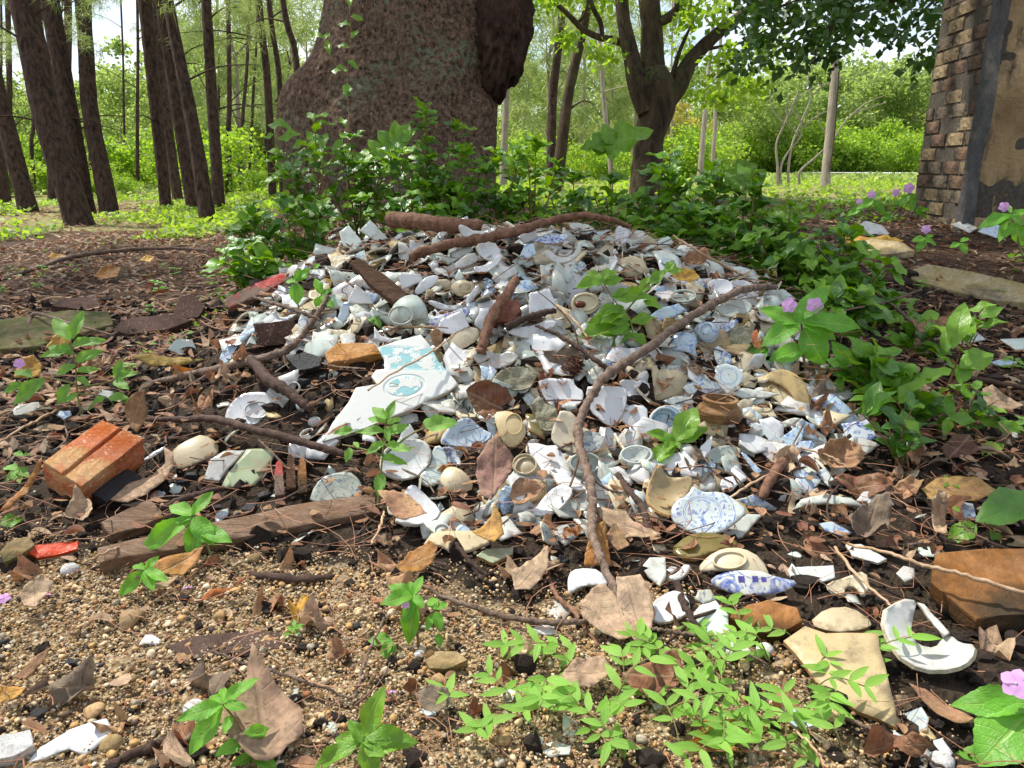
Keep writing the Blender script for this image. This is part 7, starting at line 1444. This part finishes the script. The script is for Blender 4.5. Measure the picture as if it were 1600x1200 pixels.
# ---- plants traced from the photograph
herb_px('green_sprig', 'leafy green sprig growing out of the middle of the heap', 'sprig', (990, 545), [[(990, 545), (985, 500), (960, 470), (942, 440)], [(975, 490), (1000, 460), (1015, 440), (1040, 425)]],
        [(942, 440, 915, 422), (942, 440, 950, 415), (942, 440, 900, 445), (942, 440, 965, 418), (942, 445, 975, 432), (955, 462, 990, 452, .7, 0, 'bigm'), (955, 465, 1030, 462, .7, -.01, 'bigm'), (975, 480, 930, 490), (978, 485, 935, 505), (985, 500, 915, 500, .7, -.01, 'bigm'), (985, 505, 1025, 492), (985, 515, 940, 520), (988, 520, 1012, 540, 1.2), (988, 520, 955, 538), (1000, 460, 1015, 430), (1015, 445, 1042, 418), (1040, 425, 1070, 418), (1040, 425, 1052, 405), (1005, 470, 1035, 480), (985, 508, 905, 520, .9)],
        'bigm', stem_g, 3)
herb_px('flowering_plant', 'large leaved plant with two pink flowers at the right of the heap', 'flowering plant', (1262, 600), [[(1262, 600), (1256, 560), (1252, 500)], [(1256, 572), (1300, 578), (1330, 575)], [(1300, 578), (1280, 612)]],
        [(1250, 500, 1292, 442, 1.05), (1250, 505, 1188, 478, 1.), (1250, 505, 1190, 535, 1.), (1252, 502, 1352, 505, .85), (1250, 500, 1312, 528, .95), (1256, 512, 1290, 572, 1.45), (1248, 505, 1240, 470, .9), (1258, 545, 1202, 560, 1.1), (1330, 575, 1390, 612, 1.15), (1330, 572, 1300, 530, 1.), (1330, 572, 1372, 568, 1.), (1325, 574, 1290, 558, 1.), (1330, 570, 1346, 545, 1.), (1258, 595, 1230, 575, 1), (1312, 590, 1308, 618, 1.2), (1278, 608, 1243, 628, 1.2), (1278, 608, 1240, 596, 1.), (1278, 610, 1288, 640, .8), (1278, 610, 1332, 632, 1.), (1278, 606, 1300, 592, 1.), (1200, 545, 1150, 545, 1.), (1200, 545, 1165, 575, .9)],
        'imp', stem_r, 5, [(1233, 477, 26), (1273, 477, 28)])
herb_px('seedling', 'bright green four leaved seedling in the front right of the heap', 'seedling', (1058, 730), [[(1058, 730), (1056, 705), (1056, 690)]],
        [(1056, 690, 1090, 632, 1.15), (1056, 690, 1010, 672, .9), (1058, 692, 1110, 662, .8), (1056, 692, 1010, 725, 1.), (1056, 690, 1062, 700, 1.2, -.02), (1056, 692, 1035, 700, 1.)], 'bigm', stem_g, 4)
herb_px('flowering_plant', 'tall seedling growing in front of the moulded slab', 'seedling', (590, 800), [[(590, 800), (595, 740), (600, 690), (603, 655)], [(600, 712), (560, 700), (535, 695)], [(604, 708), (640, 680), (665, 668)]],
        [(603, 655, 580, 633, 1), (603, 655, 618, 624, .9), (603, 660, 572, 650, .9), (604, 662, 628, 652, .9), (602, 675, 552, 672, .7), (552, 672, 520, 676, 1.1), (603, 678, 640, 662, 1.1), (603, 690, 570, 708, .9), (604, 695, 640, 702, .9), (548, 700, 540, 722, 1.2), (560, 700, 552, 688, 1), (640, 702, 650, 697, .8), (596, 740, 590, 775, 1.1), (596, 715, 636, 722, .8), (665, 668, 716, 655, 1.3), (665, 668, 672, 650, 1.3), (603, 668, 608, 690, .9, -.02)], 'seed', stem_g, 4)
herb_px('seedling', 'bright green plant growing over the long timber', 'seedling', (335, 880), [[(335, 880), (318, 840), (300, 805)]],
        [(300, 808, 208, 862, .75), (300, 805, 262, 785, 1.1), (300, 805, 332, 765, .9), (302, 808, 334, 850, 1.15), (305, 812, 298, 878, .9), (312, 828, 360, 842, .9), (300, 808, 270, 815, 1)], 'imp', stem_g, 4)
herb_px('seedling', 'small bright plant left of the timber, low on the gravel', 'seedling', (232, 935), [[(232, 935), (228, 905), (225, 890)]], [(226, 890, 248, 868, 1), (226, 892, 182, 932, 1), (226, 892, 240, 920, 1), (226, 890, 262, 905, .8), (226, 890, 205, 880, .8)], 'imp', stem_g, 3)
herb_px('flowering_plant', 'leafy plant with a pale violet bud growing in the gravel centre', 'flowering plant', (655, 1018), [[(655, 1018), (650, 970), (645, 930)], [(654, 980), (680, 952)], [(645, 985), (612, 1000)]],
        [(645, 930, 605, 912, 1), (645, 930, 660, 898, 1), (645, 930, 595, 940, 1), (645, 935, 630, 975, 1), (648, 935, 635, 1010, .9), (646, 930, 662, 948, 1), (680, 952, 700, 940, 1.2), (680, 952, 672, 930, 1.2), (680, 955, 690, 985, 1.2), (678, 958, 665, 985, 1), (612, 1000, 572, 998, 1.1), (612, 1000, 606, 1036, 1.1), (612, 1000, 595, 1025, 1), (684, 990, 688, 1010, 1.3), (645, 928, 640, 905, 1)], 'imp', stem_r, 5, [(634, 945, 14)])
herb_px('seedling', 'broad leaved plant at the bottom left of centre', 'seedling', (570, 1220), [[(570, 1220), (567, 1180), (565, 1160)]],
        [(570, 1150, 598, 1072, 1.0), (566, 1160, 612, 1130, 1.5), (566, 1160, 545, 1122, 1.1), (566, 1160, 590, 1215, 1.4), (566, 1160, 655, 1155, 1.), (560, 1160, 485, 1200, .8), (566, 1165, 520, 1150, 1.), (570, 1165, 600, 1180, 1.3)], 'bigm', stem_g, 5)
herb_px('seedling', 'ragged leaved seedling at the bottom left', 'seedling', (400, 1205), [[(400, 1205), (385, 1150), (348, 1100)]],
        [(348, 1098, 402, 1055, .8), (348, 1098, 350, 1068, .8), (348, 1102, 275, 1122, .9), (348, 1104, 290, 1180, 1.), (350, 1100, 385, 1105, .9), (348, 1098, 325, 1085, .9), (360, 1118, 350, 1145, 1), (380, 1145, 432, 1140, .9), (385, 1155, 335, 1178, 1.1), (392, 1170, 425, 1165, 1.1), (395, 1180, 360, 1195, 1), (395, 1180, 430, 1195, 1)], 'imp', stem_r, 5)
herb_px('flowering_plant', 'pink flowered plant with very large leaves cut by the lower right corner', 'flowering plant', (1640, 1190), [[(1640, 1190), (1625, 1130), (1615, 1090)]],
        [(1618, 1100, 1485, 1095, .9), (1618, 1105, 1528, 1190, 1.5), (1618, 1100, 1650, 1060, 1), (1560, 1190, 1495, 1172, 1.2), (1615, 1105, 1620, 1200, 1.3)], 'imp', stem_g, 7, [(1588, 1068, 48)])
herb_px('flowering_plant', 'sprawling light green plant at the far left of the heap', 'flowering plant', (128, 650), [[(128, 650), (120, 610), (118, 570), (110, 530)], [(122, 615), (165, 620), (182, 640)], [(118, 600), (70, 590), (40, 600)], [(122, 605), (175, 595), (185, 580)]],
        [(110, 530, 130, 482, .8), (110, 532, 80, 492, .9), (112, 540, 165, 528, .8), (112, 545, 60, 555, .9), (115, 555, 70, 535, .8), (118, 565, 160, 545, 1), (118, 570, 85, 585, 1), (120, 580, 155, 575, .9), (108, 600, 88, 632, 1.1), (70, 592, 15, 632, .9), (40, 600, 0, 612, .9), (50, 590, 20, 575, .9), (122, 615, 98, 628, 1), (182, 590, 215, 580, 1), (180, 590, 190, 560, 1), (178, 595, 200, 605, 1.1), (170, 620, 205, 625, 1.1), (182, 640, 195, 660, 1.3), (182, 640, 150, 672, .9), (165, 620, 135, 640, .9), (182, 640, 205, 640, 1), (120, 590, 140, 600, 1)], 'seed', stem_g, 3, [(30, 568, 18)])
herb_px('low_plant', 'small pale leaved plant left of the orange brick', 'seedling', (28, 750), [[(28, 750), (25, 735)]], [(25, 735, 5, 725, 1.2), (25, 735, 45, 730, 1), (25, 735, 30, 752, 1.3), (25, 735, 8, 752, 1), (25, 735, 45, 742, 1), (35, 712, 20, 705, 1), (35, 712, 50, 708, 1), (12, 770, 0, 760, 1)], 'seed', stem_g, 3)
herb_px('seedling', 'single broad leaf seedling at the left edge', 'seedling', (15, 830), [[(15, 830), (10, 818)]], [(0, 820, 38, 808, 1.6)], 'bigm', stem_g, 3)
herb_px('seedling', 'light green sprig beside the red painted board', 'seedling', (470, 505), [[(470, 505), (465, 470), (462, 440)], [(508, 480), (502, 460)]],
        [(462, 440, 445, 438, 1.2), (462, 440, 470, 418, 1.), (462, 442, 465, 475, 1.4), (462, 442, 455, 468, .9), (462, 440, 482, 428, 1), (502, 460, 492, 432, 1), (502, 460, 520, 450, 1), (502, 462, 496, 485, 1.6), (502, 462, 522, 478, 1.1), (462, 436, 485, 418, 1), (490, 420, 500, 410, 1)], 'imp', stem_g, 3)
herb_px('seedling', 'tiny four leaved seedling on the upper left shards', 'seedling', (589, 512), [[(589, 512), (588, 500)]], [(588, 500, 573, 495, 1.5), (588, 500, 600, 492, 1.5), (588, 500, 577, 508, 1.4), (588, 500, 595, 512, 1.4)], 'seed', stem_g, 2)
herb_px('sapling', 'young sapling with three large pale heart shaped leaves before the forked tree', 'sapling', (956, 345), [[(956, 345), (957, 300), (956, 230)]], [(956, 232, 925, 205, 1.1), (958, 235, 920, 228, .9), (958, 226, 1022, 196, .8, -.02, 'heart'), (957, 228, 955, 250, 1.1, -.03, 'heart'), (956, 226, 942, 190, .7, 0, 'heart'), (930, 226, 905, 232, .8, 0, 'heart')], 'heart', stem_r, 3, dfront=-.3)
herb_px('low_plant', 'plant with bright lit leaves just behind the crest branch', 'plant', (975, 375), [[(975, 375), (970, 345), (965, 320)]], [(965, 322, 945, 338, 1.4), (965, 320, 990, 306, 1.2), (968, 330, 1010, 342, 1.4), (972, 345, 1008, 372, 1.5), (972, 350, 985, 385, 1.6), (965, 322, 975, 300, 1)], 'bigm', stem_g, 3, dfront=.1)
for lb, b, s in [('pale green broad leaf sapling right of the dark round shrub', (1165, 330), 1.0)]:
    herb_px('sapling', lb, 'sapling', b, [[b, (1165, 290), (1163, 262)]], [(1160, 262, 1148, 300, 1.4), (1172, 265, 1180, 302, 1.2), (1163, 262, 1150, 250, 1), (1165, 262, 1185, 255, 1)], 'heart', stem_g, 3)
herb_px('flowering_plant', 'pink flowered plants at the foot of the brick wall', 'flowering plant', (1385, 350), [[(1385, 350), (1380, 325), (1365, 312)], [(1385, 345), (1410, 320), (1420, 300)], [(1385, 348), (1430, 330)]],
        [(1365, 312, 1335, 325, 1), (1365, 314, 1385, 335, 1), (1365, 312, 1375, 300, 1), (1420, 302, 1435, 315, 1), (1420, 304, 1405, 322, 1), (1420, 304, 1428, 330, 1), (1430, 330, 1455, 325, 1), (1430, 330, 1450, 340, 1), (1395, 335, 1375, 345, 1), (1345, 325, 1325, 335, 1), (1410, 322, 1395, 312, 1)], 'imp', stem_g, 3, [(1420, 294, 18), (1400, 301, 13), (1362, 304, 14), (1343, 315, 10)])
herb_px('flowering_plant', 'pink flowered plant under the ochre plaster at the right edge', 'flowering plant', (1600, 410), [[(1600, 410), (1590, 370), (1580, 335)]], [(1580, 335, 1555, 350, 1.), (1580, 335, 1600, 350, 1.2), (1582, 338, 1610, 325, 1), (1582, 345, 1560, 375, 1), (1585, 350, 1600, 385, 1.2), (1580, 335, 1530, 352, .8), (1580, 334, 1575, 318, .8)], 'imp', stem_g, 3, [(1569, 323, 17)])
herb_px('flowering_plant', 'low plant with one pink flower between the two rocks at the right', 'flowering plant', (1450, 395), [[(1450, 395), (1446, 372)]], [(1446, 372, 1425, 375, 1), (1446, 374, 1465, 382, 1), (1446, 374, 1432, 392, 1), (1500, 380, 1512, 395, 1.4), (1500, 380, 1485, 385, 1), (1500, 378, 1515, 370, 1), (1446, 372, 1460, 365, .8)], 'imp', stem_g, 3, [(1447, 358, 15)])
herb_px('low_plant', 'plant with a big toothed green leaf at the right edge', 'plant', (1560, 850), [[(1560, 850), (1550, 820), (1545, 800)]], [(1640, 775, 1528, 806, 1.2, -.02, 'big'), (1525, 820, 1480, 845, 1.4, 0, 'bigm'), (1545, 830, 1568, 850, 1.4), (1545, 815, 1560, 800, 1.2), (1500, 800, 1488, 790, 1)], 'bigm', stem_g, 3)
herb_px('low_plant', 'long toothed leaves over the litter right of the flowering plant', 'plant', (1400, 690), [[(1400, 690), (1410, 650), (1415, 640)]], [(1400, 640, 1335, 640, .9, 0, 'big'), (1410, 640, 1470, 625, .8, 0, 'big'), (1415, 640, 1430, 595, 1., 0, 'big'), (1485, 652, 1480, 615, 1), (1485, 652, 1475, 680, 1), (1530, 715, 1570, 690, 1.2, 0, 'bigm'), (1480, 655, 1530, 655, 1, 0, 'bigm'), (1560, 660, 1600, 675, 1, 0, 'bigm'), (1500, 600, 1515, 560, 1.2, 0, 'bigm'), (1500, 575, 1555, 548, 1.3, 0, 'bigm'), (1488, 545, 1508, 468, .9, 0, 'mid'), (1480, 550, 1475, 515, 1)], 'bigm', stem_g, 3)
for k, (x, y) in enumerate([(520, 215), (545, 60), (560, 95), (470, 235), (510, 260), (450, 255), (600, 250)]):
    pass
herb_px('vine', 'thin leafy vine climbing the left side of the broad trunk', 'vine', (545, 350), [[(545, 350), (542, 260), (545, 190), (543, 120), (548, 60), (546, 8)], [(543, 120), (520, 95), (505, 60)], [(542, 240), (500, 235), (455, 200), (430, 210)], [(545, 300), (600, 250), (625, 220)]],
        [(546, 10, 548, -8, 1), (548, 25, 568, 30, 1), (548, 40, 525, 35, 1), (548, 60, 560, 45, 1), (545, 75, 525, 68, 1), (543, 95, 560, 105, 1), (543, 110, 515, 108, 1), (505, 62, 515, 50, 1.1), (505, 60, 480, 48, .8), (515, 85, 510, 60, 1), (543, 130, 538, 150, 1), (545, 150, 545, 130, 1), (455, 200, 415, 190, .9), (455, 200, 450, 210, 1), (470, 210, 430, 215, .9), (480, 220, 455, 230, 1), (500, 235, 510, 205, 1.1), (500, 235, 480, 200, 1), (520, 240, 535, 215, 1), (430, 210, 412, 215, 1), (542, 200, 530, 180, 1), (530, 240, 560, 245, 1), (545, 260, 575, 258, 1), (600, 252, 575, 215, 1.1, 0, 'bigm'), (615, 235, 590, 200, 1.2, 0, 'bigm'), (615, 235, 640, 190, 1.2, 0, 'bigm'), (625, 222, 650, 200, 1.2, 0, 'bigm'), (618, 230, 618, 185, 1.1, 0, 'bigm')], 'mid', stem_r, 2, dfront=-.0)
# creeping pale green herb at the bottom
cnt = 0; used = []
while cnt < 38:
    if cnt < 31: px, py = rnd.uniform(800, 1290), rnd.uniform(1010, 1215)
    else: px, py = rnd.uniform(1190, 1330), rnd.uniform(970, 1215)
    if py < 1000+max(0, 930-px)*.6 or any((px-a)**2+(py-b)**2 < 30**2 for a, b in used): continue
    used.append((px, py)); P = hit(px, py); D = depth(P); h = rnd.uniform(.025, .06); root = empty('creeping_herb', P, 'pale green creeping herb with '+('many' if h > .045 else 'few')+' paired leaves '+near(px, py), 'herb', 'creeping herbs of the foreground')
    a = rnd.random()*6.28; ln_ = rnd.uniform(.05, .11); T = P+np.array([math.cos(a)*ln_, math.sin(a)*ln_*.7, h*rnd.uniform(.6, 1.2)]); Q = spline([P, P+(T-P)*.45+[0, 0, h*.5], T], 6); mb = MB(); tube(mb, Q, .0009, 5); mb.build('stem', stem_g, root, org=P)
    for k in range(rnd.choice([6, 7, 8, 9])):
        q = Q[-1-min(len(Q)-2, (k//2)*3)]; b_ = a+(1 if k % 2 else -1)*rnd.uniform(.6, 1.35)+rnd.uniform(-.2, .2); el = rnd.uniform(-.2, .55); d = np.array([math.cos(b_)*math.cos(el), math.sin(b_)*math.cos(el), math.sin(el)]); s = rnd.uniform(.024, .044)
        put_leaf(lv('lime'), root, q, q+d*s, (0, -.5, 1))
    cnt += 1
for x, y in [(700, 1115), (790, 1035), (745, 1170), (765, 1160), (820, 1140)]:
    P = hit(x, y); root = empty('creeping_herb', P, 'single four leaved pale herb '+near(x, y), 'herb', 'separate pale herbs'); mb = MB(); T = P+[0, 0, .03]; tube(mb, [P, T], .0008, 5); mb.build('stem', stem_g, root, org=P)
    for k in range(4): a = k*1.7+x; d = np.array([math.cos(a), math.sin(a), .3]); put_leaf(lv('lime'), root, T, T+d*rnd.uniform(.025, .038), (0, -.5, 1))
# small seedlings here and there
for k, (x, y, h, s) in enumerate([(250, 470, .10, .05), (275, 440, .08, .045), (235, 500, .07, .04), (330, 460, .10, .05), (340, 440, .12, .05), (300, 500, .05, .03), (65, 425, .04, .035), (60, 455, .04, .04), (5, 465, .05, .045), (178, 438, .03, .03), (230, 437, .03, .03), (255, 420, .03, .03), (205, 590, .04, .03), (190, 600, .05, .04), (1480, 900, .03, .02),
                                 (1190, 705, .02, .02), (350, 400, .08, .05), (395, 345, .10, .06), (1250, 410, .10, .05), (1310, 470, .08, .05), (1560, 470, .05, .04), (1440, 455, .05, .04), (1580, 590, .06, .05), (1600, 700, .07, .06), (1480, 790, .05, .03), (1300, 470, .06, .04), (460, 1000, .02, .02)]):
    whorl('seedling', ('taller ' if h > .07 else 'tiny ' if h < .045 else '')+'light green seedling '+near(x, y), 'seedling', hit(x, y), h, s, 'seed' if k % 3 else 'imp', 9, group='small seedlings of the left litter' if x < 700 else 'small seedlings at the right')
# dropped flowers
for x, y, lb in [(72, 929, 'fallen violet petals on the brick side gravel'), (292, 918, 'fallen pink flower on the gravel below the long timber'), (612, 1080, 'fallen pink flower on the gravel at bottom centre'), (6, 935, 'fallen violet petal at the left edge')]:
    c = hit(x, y, .01); o = link('fallen_flower', FLW); o.location = c; s = 10/F*depth(c); o.scale = (s, s, s); o.rotation_euler = (.5, .3, x); tag(o, lb, 'flower')
